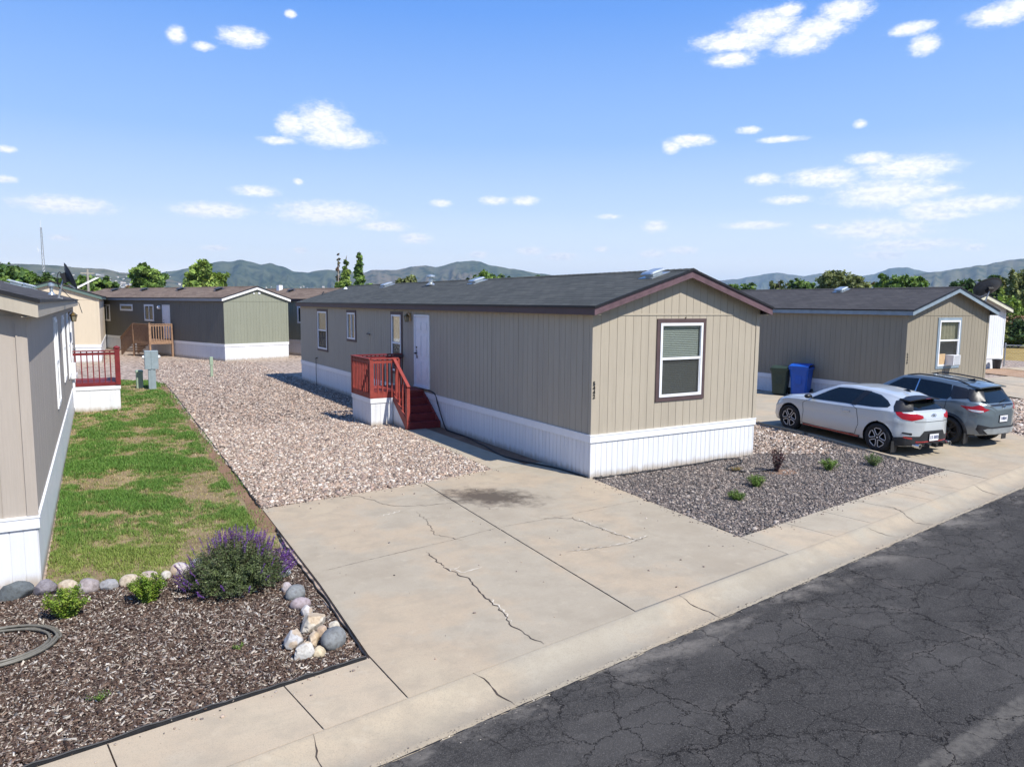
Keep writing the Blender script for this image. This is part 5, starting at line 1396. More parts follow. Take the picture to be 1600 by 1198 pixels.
def rb(n, R, z, zr, seed, flat=.8):
    r = random.Random(seed); R *= 1.18; zr *= 1.12; out = [(0, 0, z, R * .75, R * .75, zr * .85)]
    for i in range(n):
        a = r.uniform(0, 6.28); q = r.uniform(.35, .75) * R
        out.append((q * math.cos(a), q * math.sin(a), z + r.uniform(-.55, .6) * zr, R * r.uniform(.3, .5), R * r.uniform(.3, .5), zr * r.uniform(.28, .5)))
    return out
# big broadleaf group at the left edge
tree('broadleaf_tree', 'large dark green tree at the left edge, behind the grey-beige roof', at(-3.6, 92), 7.6, rb(9, 3.0, 4.4, 2.7, 1), pal='mid', seed=11, nclus=170, per=60, leaf=.22)
tree('broadleaf_tree', 'rounded green tree just left of the tall lattice antenna tower', at(-2.4, 88), 6.6, rb(8, 2.0, 3.9, 2.4, 2), pal='mid', seed=12, nclus=120, per=55, leaf=.22)
tree('broadleaf_tree', 'low green tree seen just right of the antenna tower', at(-.95, 86), 6.3, rb(7, 1.6, 3.8, 2.3, 3), pal='dark', seed=13, nclus=90, per=45, leaf=.22)
tree('broadleaf_tree', 'small tree seen through the ring of cable under the edge-on dish', at(.1, 80), 5.6, rb(6, 1.2, 3.8, 1.7, 4), pal='mid', seed=14, nclus=70, per=40, leaf=.2)
tree('broadleaf_tree', 'green tree beside the pale pole, right of the edge-on dish', at(1.5, 90), 6.1, rb(8, 1.9, 3.9, 2.2, 5), pal='mid', seed=15, nclus=110, per=50, leaf=.22)
tree('broadleaf_tree', 'round green tree above the middle of the brown roof', at(4.8, 105), 7.9, rb(10, 2.1, 5.2, 2.7, 6), pal='mid', seed=16, nclus=130, per=50, leaf=.24)
tree('broadleaf_tree', 'broad bright green tree left of the highest left-hand hill', at(8.4, 98), 8.2, rb(11, 2.7, 5.2, 2.8, 7), pal='lite', seed=17, nclus=160, per=52, leaf=.24)
tree('small_tree', 'sparse pale brownish tree beside the round green tree', at(4.0, 112), 5.6, rb(6, 1.2, 4.0, 1.6, 8), pal='brown', seed=18, nclus=50, per=24, leaf=.2)
for k, (a, d_, h, w, pal) in enumerate([(12.3, 140, 5.4, 1.6, 'mid'), (13.1, 135, 5.2, 1.6, 'lite'), (13.8, 138, 5.6, 2.0, 'lite'), (14.6, 140, 5.2, 1.5, 'mid'), (11.2, 150, 5.6, 1.2, 'dark')]):
    tree('far_tree', 'low green tree in the row just above the ridge of the sage green home', at(a, d_), h, rb(5, w * 1.2, h * .65, h * .33, 20 + k), pal=pal, seed=30 + k, nclus=50, per=34, leaf=.3, group='low trees behind the sage green home')
# poplars: bare pale one, two leafy columns, shrubby foot
def poplar(label, azd, dist, h, w, pal, seed, bare=False, lo=.2):
    n = 9; bl = []
    r = random.Random(seed)
    for i in range(n):
        z = h * (lo + (1 - lo) * (i + .5) / n); q = math.sin(math.pi * min(1, .18 + (i + .5) / n * .80))
        bl.append((r.uniform(-.25, .25) * w, r.uniform(-.25, .25) * w, z, w * q * r.uniform(.7, 1.15), w * q, h * .09))
    return tree('poplar_tree', label, at(azd, dist), h, bl, pal=pal, seed=seed, nclus=30 if bare else 120, per=12 if bare else 40, leaf=.24, trunk_r=.22, limbs=9, bark='pale_bark' if bare else 'bark')
poplar('bare pale poplar, leftmost of the three tall ones', 17.75, 150, 12.9, .55, 'brown', 41, bare=True)
poplar('leaning leafy poplar between the bare one and the tallest one', 18.3, 150, 12.6, .95, 'lite', 42)
poplar('tallest dark green poplar, rightmost of the three tall ones', 19.35, 150, 13.6, 1.0, 'mid', 43, lo=.3)
for k, (a, h, w, pal, lab) in enumerate([(17.3, 6.6, 1.6, 'dark', 'dark low tree at the foot of the bare poplar'), (18.6, 7.8, 2.4, 'lite', 'yellow-green tree at the foot of the tall poplars'), (19.9, 7.2, 2.0, 'mid', 'green low tree right of the tall poplars'), (16.3, 6.2, 1.6, 'dark', 'small dark tree left of the poplars above the brown roof')]):
    tree('low_tree', lab, at(a, 146 - k), h, rb(7, w, h * .58, h * .38, 50 + k), pal=pal, seed=60 + k, nclus=90, per=44, leaf=.26)
# trees seen over the tan home's ridge
for a, d_, h, w, pal, lab, sd_ in [(23.1, 120, 8.2, 1.9, 'olive', 'olive-green tree over the roof of the tan home, nearest the poplars', 71), (27.75, 120, 7.9, 1.0, 'dark', 'small dark tree peeking over the tan home ridge between two others', 72),
                                   (29.2, 120, 8.9, 2.7, 'mid', 'bushy green tree over the middle of the tan home ridge', 73), (30.3, 122, 8.6, 1.1, 'dark', 'narrow dark conifer touching the bushy green tree on the ridge', 74), (33.5, 118, 8.4, 1.9, 'mid', 'flat-topped green tree peeking over the ridge nearest the plum gable', 75)]:
    tree('broadleaf_tree', lab, at(a, d_), h, rb(8, w, h * .62, h * .36, sd_), pal=pal, seed=sd_, nclus=110, per=46, leaf=.24)
for a, d_, h, w, pal, lab, sd_ in [(47.9, 150, 8.0, 1.8, 'mid', 'first low tree right of the plum gable, over the grey roof', 81), (49.0, 150, 8.1, 1.7, 'mid', 'second low tree right of the plum gable, over the grey roof', 82), (51.2, 140, 8.4, 2.0, 'olive', 'olive low tree over the grey roof, right of two smaller ones', 83),
                                   (52.6, 140, 8.6, 2.0, 'mid', 'bright low tree over the grey roof, left of the airy big one', 84), (55.1, 105, 8.2, 2.9, 'olive', 'airy spreading tree standing tallest over the grey ridge', 85),
                                   (59.2, 95, 7.4, 3.0, 'mid', 'dense round tree over the right end of the grey ridge', 86), (57.6, 120, 7.0, 1.6, 'brown', 'sparse brownish tree left of the dense round one', 87),
                                   (63.2, 90, 6.6, 2.6, 'dark', 'dark tree just left of the satellite dish on the blue-trimmed home', 88)]:
    tree('broadleaf_tree', lab, at(a, d_), h, rb(9, w, h * .64, h * .34, sd_), pal=pal, seed=sd_, nclus=120 if w > 2.5 else 80, per=46, leaf=.22, k_in=.2 if sd_ != 85 else .5)
# willows and bushes at the right edge
tree('willow_tree', 'tall willow with hanging pale green branches at the right edge', at(66.6, 88), 8.0, rb(9, 2.5, 5.0, 2.3, 91), pal='olive', seed=91, nclus=200, per=60, leaf=.18, droop=1.6)
tree('willow_tree', 'shorter yellow-green weeping willow right of the dish', at(64.9, 80), 4.9, rb(6, 1.7, 3.0, 1.5, 92), pal='lite', seed=92, nclus=110, per=60, leaf=.16, droop=1.0)
tree('willow_tree', 'dark drooping willow behind the yellow-green one', at(65.3, 96), 6.4, rb(7, 2.0, 3.9, 1.9, 93), pal='mid', seed=93, nclus=120, per=60, leaf=.18, droop=1.2)
for a, d_, h, w, pal, lab, sd_ in [(65.15, 79, 2.9, 1.7, 'brown', 'reddish-brown bush below the pale stucco gable', 95), (65.9, 77, 2.6, 2.0, 'dark', 'dark bush at the right edge over the green verge', 96), (64.5, 76, 2.5, 1.2, 'olive', 'olive bush touching the white home, over the green verge', 97)]:
    tree('bush', lab, at(a, d_), h, rb(8, w, h * .5, h * .45, sd_), pal=pal, seed=sd_, nclus=120, per=50, leaf=.12, trunk_r=.06, cat='bush')
# far valley tree line (low, many)
rF = random.Random(99)
fp = tree('far_tree', 'small far tree of the low tree line at the foot of the hills', at(-5, 420), 7.5, rb(5, 4.2, 4.2, 2.9, 7), pal='dark', seed=7, nclus=60, per=22, leaf=.7, group='far tree line')
fq = tree('far_tree', 'small far tree of the low tree line at the foot of the hills', at(-4, 430), 8.5, rb(5, 3.6, 4.8, 3.4, 8), pal='mid', seed=8, nclus=60, per=22, leaf=.7, group='far tree line')
for k in range(120):
    o = copy_tree(fp if k % 2 else fq); a = -5 + 73 * (k + rF.random()) / 120; o.location = at(a, rF.uniform(330, 620)); o.rotation_euler = (0, 0, rF.uniform(0, 6.28)); s_ = rF.uniform(.6, 1.25); o.scale = (s_, s_, s_ * rF.uniform(.7, 1))

# ------------------------------------------------------------------ antenna tower and pole
tw = thing('antenna_tower', 'tall slender lattice antenna tower rising over the trees at the left', 'antenna tower', at(-1.45, 150))
mb = MB(); HT = 15.6
def leg(k, z): w = .38 * (1 - z / HT * .72); a = k * 2.0944; return Vector((w * math.cos(a), w * math.sin(a), z))
for k in range(3): mb.tube([leg(k, -.2), leg(k, HT * .5), leg(k, HT)], .05, 6)
mb.build('mast', M['steel'], tw)
mb = MB(); z = 0
while z < HT - .6:
    for k in range(3): mb.tube([leg(k, z), leg((k + 1) % 3, z + .6)], .025, 4); mb.tube([leg(k, z + .6), leg((k + 1) % 3, z + .6)], .022, 4)
    z += .6
mb.build('lattice', M['steel'], tw)
mb = MB(); mb.tube([(0, 0, HT - .2), (0, 0, HT + 1.2)], .03, 5); mb.tube([(.0, 0, 11.6), (-.7, 0, 11.9)], .03, 5); mb.tube([(-.6, 0, 11.4), (-.6, 0, 12.4)], .04, 5); mb.tube([(.3, 0, 4.6), (.6, 0, 4.7)], .16, 8); mb.tube([(.2, -.2, 6.2), (.35, -.2, 7.6)], .07, 6)
mb.build('antenna', M['vinyl'], tw)
up = thing('utility_pole', 'pale wooden utility pole with a short crossarm beside the green tree at the left', 'utility pole', at(1.05, 84))
mb = MB(); mb.tube([(0, 0, -.2), (0, 0, 6.4)], [.14, .10], 8); mb.build('pole', M['pole_wood'], up)
mb = MB(); mb.box(-.6, .6, -.05, .05, 5.95, 6.07); mb.build('crossarm', M['pole_wood'], up)

# ------------------------------------------------------------------ small plants near the camera
def shrub(name, label, loc, R, Hh, n, leaf, cols, seed, cat='shrub', stems=26, spiky=.0, group=None, aspect=.35):
    rs_ = np.random.default_rng(seed); r = random.Random(seed)
    t = thing(name, label, cat, loc, r.uniform(0, 6), group); mb = MB(); cen = []; dirs = []
    for k in range(stems):
        a = r.uniform(0, 6.283); q = R * math.sqrt(r.random()) * .95; hh = Hh * (1 - .45 * (q / R) ** 2) * r.uniform(.75, 1.1)
        e = Vector((q * math.cos(a), q * math.sin(a), hh)); b = e * .15; b.z = -.01
        m_ = (b + e) / 2 + Vector((0, 0, hh * .08)); mb.tube([b, m_, e], [.004, .003, .0015], 4)
        for i in range(7):
            s = (i + .6) / 7; p = b.lerp(e, s); p.z += hh * .08 * math.sin(math.pi * s); cen.append(p[:]); dd = (e - b).normalized(); dirs.append(dd[:])
    mb.build('stems', M['bark'], t)
    cen = np.array(cen); dirs = np.array(dirs); per = max(4, int(n / len(cen)))
    c = np.array(cols)[rs_.integers(0, len(cols), len(cen))] * rs_.uniform(.8, 1.2, (len(cen), 1))
    leaf_cloud('foliage', cen, dirs, np.full((len(cen), 3), R * .17), per, leaf, c, M['leaf'], rs_, t, aspect=aspect)
    return t
YG = [(.15, .24, .025), (.20, .29, .035), (.10, .18, .02), (.26, .33, .05)]
shrub('yellow_green_shrub', 'small yellow-green shrub nearest the coiled hose', (-8.81, -2.30, 0), .24, .36, 5200, .013, YG, 201, aspect=.5)
shrub('yellow_green_shrub', 'small yellow-green shrub between the coiled hose and the purple salvia', (-8.02, -2.28, 0), .23, .36, 5200, .013, YG, 202, aspect=.5)
GG = [(.115, .20, .035), (.155, .26, .045), (.08, .155, .03), (.20, .29, .06)]
shrub('low_green_plant', 'low green plant nearest the pavement in the grey gravel', (1.32, -2.55, 0), .18, .17, 2000, .016, GG, 211, 'plant', 30, aspect=.25)
shrub('low_green_plant', 'low green plant in the grey gravel, second from the pavement', (2.42, -2.05, 0), .22, .22, 2500, .017, GG, 212, 'plant', 34, aspect=.25)
shrub('low_green_plant', 'low green plant between the dark red shrub and the farthest plant', (4.86, -1.85, .01), .23, .23, 2500, .018, GG, 213, 'plant', 34, aspect=.25)
shrub('low_green_plant', 'low green plant in the grey gravel nearest the white hatchback', (6.05, -2.08, .02), .22, .26, 2000, .018, [(.10, .17, .05), (.13, .2, .06), (.17, .22, .09)], 214, 'plant', 34, aspect=.25)
dr_ = shrub('dark_red_shrub', 'small sparse dark red shrub in the grey gravel', (3.74, -1.42, 0), .19, .56, 900, .019, [(.055, .022, .028), (.09, .035, .04), (.035, .02, .025)], 215, 'shrub', 14, aspect=.5)
mb = MB(); mb.add([(.34 * math.cos(a) * (1 + .25 * math.sin(3 * a)), .22 * math.sin(a), 0) for a in np.linspace(0, 6.2, 22)], [tuple(range(22))]); struct(mb.build('bare_soil', M['edge_soil'], loc=(3.85, -1.55, .004)))
shrub('dry_yellow_plant', 'tiny dry yellowish plant beside the loop of black tube', (3.05, -1.0, 0), .15, .09, 420, .012, [(.35, .26, .06), (.28, .16, .05), (.2, .18, .05)], 216, 'plant', 16)
shrub('weed', 'small faint green weed in the bark mulch beside the pavement', (-8.55, -4.35, .01), .13, .05, 260, .010, GG, 217, 'weed', 10)
shrub('weed', 'tiny green weed in the bark mulch midway between hose and boulders', (-7.35, -4.0, .01), .07, .05, 120, .010, GG, 218, 'weed', 7)
# purple salvia
sv = thing('purple_salvia', 'large mounded salvia bush with purple flower spikes beside the driveway', 'flowering bush', (-7.08, -2.36, 0))
rs_ = np.random.default_rng(5); r = random.Random(5)
mb = MB(); cen = []; dirs = []; tips = []
SL = [(.085, .115, .045), (.115, .145, .06), (.06, .085, .035), (.14, .17, .08), (.10, .135, .04)]
for k in range(330):
    a = r.uniform(0, 6.283); q = math.sqrt(r.random()); th = q * rad(82)
    Ls = .65 * (1 - .08 * q) * r.uniform(.88, 1.06)
    d = Vector((math.sin(th) * math.cos(a) * 1.0, math.sin(th) * math.sin(a) * .92, math.cos(th) * .88 + .06))
    e = d * Ls; e.z = max(e.z, .05); b = Vector((d.x * .05, d.y * .05, -.01))
    m_ = b.lerp(e, .5) + Vector((0, 0, .06)); mb.tube([b, m_, e], [.004, .003, .002], 4)
    for i in range(7):
        s = .30 + .70 * (i + .5) / 7; p = b.lerp(e, s) + Vector((0, 0, .05 * math.sin(math.pi * s))); cen.append(p[:]); dirs.append((e - b).normalized()[:])
    tips.append((e, (e - m_).normalized()))
mbS = mb
cen = np.array(cen); dirs = np.array(dirs); c = np.array(SL)[rs_.integers(0, 5, len(cen))] * rs_.uniform(.75, 1.2, (len(cen), 1))
leaf_cloud('foliage', cen, dirs, np.full((len(cen), 3), .050), 17, .0125, c, M['leaf'], rs_, sv, aspect=.45)
pc = []; pdv = []; mb = mbS; nsp = 0
for e, d in tips:
    away = e.x * .62 + e.y * .72                      # far and right side bloom most
    pr = .12 + 1.5 * max(0, away + .05) + (.7 if e.z > .46 and away > -.15 else 0) + (.45 if e.x < -.42 else 0)
    if r.random() > pr: continue
    for rep in range(2 if away > .1 else 1):
        nsp += 1
        d2 = (d + Vector((r.uniform(-.24, .24), r.uniform(-.24, .24), .85 + r.uniform(0, .4)))).normalized(); Lp = r.uniform(.10, .20)
        o_ = e + Vector((r.uniform(-.03, .03), r.uniform(-.03, .03), -.03))
        mb.tube([o_, o_ + d2 * Lp], [.0022, .001], 4)
        for i in range(16): s = .18 + .82 * i / 16; pc.append((o_ + d2 * Lp * s)[:]); pdv.append(d2[:])
mb.build('stems', M['bark'], sv)
pc = np.array(pc); pdv = np.array(pdv)
PC = np.array([(.13, .045, .25), (.18, .07, .33), (.085, .03, .17), (.22, .11, .36), (.11, .035, .16)]); c = PC[rs_.integers(0, 5, len(pc))]
leaf_cloud('flowers', pc, pdv, np.full((len(pc), 3), .0095), 4, .0062, c, M['petal'], rs_, sv, aspect=.6)

# ------------------------------------------------------------------ garden rocks
def rock(label, x, y, sx, sy, sz, rot, col, seed, rough=.16, group=None, z=None, tilt=0.0, name='garden_rock'):
    bm = bmesh.new(); bmesh.ops.create_icosphere(bm, subdivisions=4, radius=1); r = random.Random(seed)
    off = Vector((r.uniform(-50, 50), r.uniform(-50, 50), r.uniform(-50, 50)))
    planes = [(Vector((r.uniform(-1, 1), r.uniform(-1, 1), r.uniform(-.6, 1))).normalized(), r.uniform(.60 if rough > .2 else .72, .90)) for _ in range(int(3 + rough * 60))]
    for v in bm.verts:
        n = v.co.normalized(); d = 1 + rough * 1.5 * mnoise.noise(n * 1.1 + off) + rough * .45 * mnoise.noise(n * 3.2 + off) + rough * .12 * mnoise.noise(n * 9 + off)
        p = n * d
        if rough > .12:
            for pn, pd_ in planes:
                q = p.dot(pn) - pd_
                if q > 0: p -= pn * q * .88
        v.co = Vector((p.x * sx, p.y * sy, p.z * sz))
    me = bpy.data.meshes.new(name); bm.to_mesh(me); bm.free()
    me.polygons.foreach_set('use_smooth', [rough < .2] * len(me.polygons)); me.materials.append(M['rock'])
    a = me.color_attributes.new('Col', 'FLOAT_COLOR', 'POINT')
    c = np.zeros((len(me.vertices), 4)); c[:, 3] = 1
    c2 = Vector(col) * .62; c3 = Vector((.42, .30, .17))
    for i, v in enumerate(me.vertices):
        q = mnoise.fractal(v.co * 9 + off, 1, 2, 3); w = max(0, min(1, .5 + q * 1.1)); cc = Vector(col).lerp(c2, w * .55)
        if col[0] > .45 and mnoise.noise(v.co * 6 + off * 2) > .22: cc = cc.lerp(c3, .6)
        c[i, :3] = cc
    a.data.foreach_set('color', c.astype(np.float32).ravel())
    o = link(name, me, None, (x, y, sz * .55 if z is None else z), (tilt, 0, rot)); tag(o, label, 'rock', group); return o
GR = (.17, .18, .185); LG = (.33, .33, .34); PK = (.36, .315, .31); WH_ = (.60, .57, .51); CR = (.55, .47, .36); MV = (.235, .215, .23)
rock('dark grey-green boulder at the foot of the white skirting, left end of the stone row', -9.320, -1.400, 0.190, 0.130, 0.120, .2, (.12, .135, .14), 1, .14)
rock('flat mauve stone right of the dark boulder in the stone row', -9.020, -1.420, 0.130, 0.120, 0.110, .4, MV, 2, .20)
rock('cream stone behind the first yellow-green shrub', -8.800, -1.500, 0.110, 0.090, 0.090, -.2, CR, 3, .1)
rock('small pale stone cut off by the left edge of the picture', -9.620, -1.360, 0.080, 0.070, 0.070, 0, CR, 4, .1)
rock('large round pinkish-grey stone right of the first yellow-green shrub', -8.600, -1.600, 0.125, 0.115, 0.100, .5, PK, 5, .1)
rock('grey stone between the pinkish-grey one and the tan one in the row', -8.380, -1.620, 0.105, 0.090, 0.075, -.3, LG, 6, .14)
rock('tan stone in the middle of the row along the lawn', -8.170, -1.600, 0.110, 0.085, 0.080, .2, CR, 7, .1)
rock('pinkish stone touching the second yellow-green shrub', -7.960, -1.620, 0.115, 0.090, 0.085, -.1, (.46, .38, .35), 8, .1)
rock('small pale stone hidden beside the second yellow-green shrub', -7.760, -1.600, 0.060, 0.060, 0.060, 0, WH_, 9, .1)
rock('oval light stone left of the salvia, in the row along the lawn', -7.600, -1.520, 0.120, 0.090, 0.090, .4, (.50, .46, .44), 10, .08)
rock('round blue-grey stone touching the salvia', -7.380, -1.440, 0.090, 0.085, 0.085, 0, (.31, .32, .35), 11, .08)
rock('flat grey-blue rock right of the salvia by the driveway edging', -6.490, -2.220, 0.130, 0.110, 0.070, .6, (.33, .36, .36), 12, .24)
rock('pale broken rock behind the flat grey-blue one', -6.430, -1.950, 0.100, 0.090, 0.060, 1.2, (.50, .49, .46), 13, .24)
rock('small whitish-pink stone above the round grey one', -6.580, -2.750, 0.065, 0.060, 0.070, .3, (.50, .45, .45), 14, .1)
rock('round mid-grey stone in the line along the driveway edging', -6.540, -3.010, 0.125, 0.100, 0.095, .5, (.225, .235, .235), 15, .1)
rock('flat dusky pink stone below the round grey one', -6.560, -3.310, 0.115, 0.085, 0.075, -.3, (.36, .30, .305), 16, .08)
rock('small white block of stone below the dusky pink one', -6.550, -3.530, 0.065, 0.060, 0.075, .2, (.62, .59, .57), 17, .16)
rock('largest angular cream and white rock of the corner pile', -6.583, -3.903, 0.181, 0.129, 0.117, .35, (.58, .53, .44), 18, .26)
rock('smooth dark grey oval boulder at the bottom corner of the bed', -6.514, -4.371, 0.159, 0.116, 0.113, .75, (.205, .215, .215), 19, .06)
rock('small white and orange stone behind the smooth dark oval boulder', -6.419, -4.083, 0.065, 0.060, 0.072, .1, (.62, .57, .47), 20, .14)
rock('grey and white angular rock on the left of the corner pile', -6.866, -4.191, 0.129, 0.099, 0.113, .9, (.46, .455, .45), 21, .24)
rock('white rugged rock at the very bottom of the corner pile', -6.832, -4.470, 0.116, 0.103, 0.099, .3, (.60, .58, .53), 22, .26)
rock('slim tan stone wedged in the middle of the corner pile', -6.686, -4.245, 0.056, 0.112, 0.081, -.4, (.56, .45, .32), 23, .14)
rock('small orange-tan stone beside the white rugged rock', -6.703, -4.515, 0.073, 0.060, 0.054, .2, (.55, .46, .31), 24, .16)
rock('pinkish stone wedged behind the smooth dark oval boulder', -6.565, -4.110, 0.077, 0.060, 0.072, .5, (.50, .41, .37), 25, .14)

# coiled hose on the mulch
hc = []
cx_, cy_ = -9.38, -2.85
for k in range(5):
    r0 = .50 - .035 * (k % 3) + .02 * math.sin(k * 2.1); ox, oy = .02 * math.sin(k * 1.7), .02 * math.cos(k * 2.3)
    for i in range(40):
        a = 2 * math.pi * i / 40; rr_ = r0 + .012 * math.sin(3 * a + k) + (.035 * ((k + 1) % 3 - k % 3)) * 0
        f = i / 40; r1 = .50 - .035 * ((k + 1) % 3) + .02 * math.sin((k + 1) * 2.1); ra = rr_ * (1 - f) + r1 * f
        hc.append((cx_ + ox + ra * math.cos(a) * 1.02, cy_ + oy + ra * math.sin(a) * .94, .022 + .015 * (k // 2) + .006 * math.sin(a * 2 + k)))
mb = MB(); mb.tube(hc, .0135, 8)
tag(mb.build('coiled_hose', M['hose_olive'], smooth=True), 'coiled olive-brown garden hose lying on the bark mulch', 'hose')

# ------------------------------------------------------------------ hills
def interp(T, a):
    if a <= T[0][0]: return T[0][1]
    for (a0, e0), (a1, e1) in zip(T[:-1], T[1:]):
        if a <= a1: return e0 + (e1 - e0) * (a - a0) / (a1 - a0)
    return T[-1][1]
def mountain(name, T, dist, depth, mat, seed, step=.14, gully=.16, base=.3, rows=46):
    a0, a1 = T[0][0], T[-1][0]; n = int((a1 - a0) / step); vs = []; fs = []; off = Vector((seed * 13.1, seed * 7.7, 0))
    for j in range(rows + 1):
        t = j / rows                                     # 0 foot .. .62 crest .. 1 behind
        for i in range(n + 1):
            a = a0 + (a1 - a0) * i / n; D = dist + depth * (t - .62)
            crest = dist * math.tan(rad(interp(T, a))) + 3.4
            x, y, _ = at(a, D)
            q = t / .62 if t < .62 else (1 - t) / .38
            prof = q ** 1.25
            g = mnoise.ridged_multi_fractal(Vector((a * .8, t * 2.0, seed)) + off, 1.0, 2.1, 5, 1.0, 2.0)
            g2 = mnoise.fractal(Vector((a * 2.2, t * 5, seed * 3.0)), 1, 2, 4)
            fade = math.sin(math.pi * min(1, q)) if q < 1 else 0
            z = crest * prof * (1 - gully * 1.35 * fade * (1.6 - g)) + crest * .09 * g2 * fade
            edge = min(1, i / (n * .04 + 1), (n - i) / (n * .04 + 1))
            vs.append((x, y, -.5 + z * (edge if base else 1)))
    for j in range(rows):
        for i in range(n): k = j * (n + 1) + i; fs.append((k, k + 1, k + n + 2, k + n + 1))
    mb = MB(); mb.add(vs, fs); o = struct(mb.build(name, mat, smooth=True)); return o
TL = [(-16, 1.0), (-11.38, 1.28), (-7.01, 1.8), (-3.76, 2.32), (-2.23, 2.33), (-0.64, 2.28), (0.78, 2.17), (2.02, 2.17), (2.93, 1.93), (3.87, 1.87), (5.8, 1.6), (7.5, 1.2), (9, .7)]
TM = [(3, .9), (4.5, 1.6), (5.8, 2.07), (7.42, 2.36), (8.57, 2.74), (9.47, 2.93), (10.12, 2.94), (10.78, 3.07), (11.57, 2.93), (12.23, 2.74), (12.9, 2.88), (13.71, 2.66), (14.52, 2.3), (15.49, 2.21), (16.05, 2.36), (16.98, 2.47), (17.69, 2.44), (19.73, 2.31), (20.21, 2.51), (22.15, 2.53), (23.22, 2.82), (24.35, 2.96), (25.09, 2.82), (25.83, 2.98), (26.82, 3.27), (28.06, 3.35), (28.65, 3.26), (29.55, 2.97), (30.55, 2.82), (32.29, 2.56), (33.04, 2.44), (36.03, 2.02), (39.97, 1.5), (44, .8)]
TB = [(36, .6), (40, 1.3), (42.88, 1.66), (45.71, 1.85), (48.01, 2.0), (49.03, 2.18), (49.9, 2.36), (51.02, 2.48), (51.75, 2.32), (52.76, 2.21), (53.81, 2.43), (55.0, 2.33), (56.4, 2.18), (57.31, 2.31), (58.18, 2.69), (58.72, 2.78), (59.39, 2.74), (60.48, 2.42), (61.69, 2.13), (63.16, 1.86), (68, 1.2)]
TN = [(55, .9), (57.88, 1.73), (59.42, 2.15), (60.37, 2.36), (61.41, 2.47), (62.95, 2.74), (64.12, 2.94), (65.07, 3.14), (65.84, 3.18), (69.05, 3.38), (74.74, 2.99), (84, 1.0)]
TF = [(8, .2), (13, .55), (15.5, .8), (17, .95), (19, 1.05), (21, 1.2), (23, 1.1), (25, .9), (28, 1.0), (31, .7), (35, .4)]
mountain('hills', TL, 3600, 1700, M['hill2'], 1, gully=.14)
mountain('hills', TM, 5200, 3000, M['hill'], 2, gully=.24)
mountain('hills', TF, 3300, 900, M['hill'], 5, gully=.2)
mountain('hills', TB, 9500, 4200, M['hill'], 3, gully=.30)
mountain('hills', TN, 5600, 2600, M['hill2'], 4, gully=.26)
# houses scattered on the left-hand slope
M['hs_w'] = paint('far_house_wall', (.62, .58, .52), .8, .1); M['hs_r'] = paint('far_house_roof', (.16, .14, .13), .8, .1)
def hill_house():
    o = thing('hillside_house', 'tiny pale house among many on the far left-hand hillside', 'house', (0, 0, 0), 0, 'houses on the far hillside')
    mb = MB(); mb.box(-7, 7, -5, 5, -6, 6); mb.build('wall', M['hs_w'], o)
    mb = MB(); mb.prism([(-5.6, 5.9), (5.6, 5.9), (0, 9)], -7.5, 7.5, Matrix(((0, 0, 1, 0), (1, 0, 0, 0), (0, 1, 0, 0), (0, 0, 0, 1)))); mb.build('roof', M['hs_r'], o); return o
hh = hill_house(); deps = bpy.context.evaluated_depsgraph_get()
hills = [o for o in bpy.data.objects if o.name.startswith('hills')][:3]
trees_bvh = []
for o in hills:
    me = o.data; trees_bvh.append(BVHTree.FromPolygons([v.co[:] for v in me.vertices], [p.vertices[:] for p in me.polygons]))
rH = random.Random(17); first = True
spots = [(rH.gauss(2.8, 2.4), abs(rH.gauss(0, .55)) + .55) for _ in range(125)] + [(rH.uniform(12, 27), rH.uniform(.75, 1.15)) for _ in range(35)]
for a, e in spots:
    if not -1.5 < a < 28: continue
    d = Vector((math.sin(rad(a)) * math.cos(rad(e)), math.cos(rad(a)) * math.cos(rad(e)), math.sin(rad(e)))); best = None
    for t_ in trees_bvh:
        loc, nrm, idx, dist_ = t_.ray_cast(CAM, d, 9000)
        if loc and (best is None or dist_ < best[1]): best = (loc, dist_)
    if not best: continue
    o = hh if first else copy_tree(hh); first = False
    o.location = best[0]; o.rotation_euler = (0, 0, rH.uniform(0, 3.14)); s_ = rH.uniform(.55, 1.05); o.scale = (s_, s_, s_)
# ------------------------------------------------------------------ cars
def car_paint(name, col, flake=.5):
    m, t, b, o = newmat(name)
    n = t.noise(t.pos(), 900, 2, .5); c = t.mix(t.smooth(n, .4, .7, 0, .18), col, tuple(min(1, q * 1.35) for q in col))
    dust = t.smooth(t.node('ShaderNodeSeparateXYZ', {0: t.pos()}).outputs[2], .15, .7, .35, 0)
    c = t.mix(dust, c, (.26, .23, .19))
    setb(t, b, color=c, rough=.32, metal=flake, coat=1.0, coat_rough=.04); return m
M['car_white'] = car_paint('pearl_white_car_paint', (.53, .56, .565), .25)
M['car_grey'] = car_paint('blue_grey_car_paint', (.135, .17, .19), .3)
M['car_glass'] = gloss('dark_car_glass', (.006, .009, .010), .04, spec=.45, coat=.15)
M['car_black'] = gloss('gloss_black_panel', (.009, .009, .010), .42, coat=.0)
M['clad'] = paint('matt_black_cladding', (.022, .023, .025), .55, .15, 6, .05)
M['car_red'] = gloss('dark_red_accent', (.30, .012, .016), .25)
def lens_mat(name, col):
    m, t, b, o = newmat(name)
    n = t.node('ShaderNodeSeparateXYZ', {0: t.pos()}).outputs[1]
    w_ = t.math('FRACT', t.math('MULTIPLY', n, 22)); c = col
    setb(t, b, color=c, rough=.3, spec=.3, coat=.25, coat_rough=.1); return m
M['tail_red'] = lens_mat('red_tail_lens', (.36, .004, .012))
M['lens_clear'] = gloss('clear_lens', (.5, .5, .52), .08)
M['alloy'] = gloss('machined_alloy', (.72, .66, .60), .4, metal=.1)
M['alloy_black'] = gloss('black_alloy', (.012, .012, .013), .5, coat=.1)
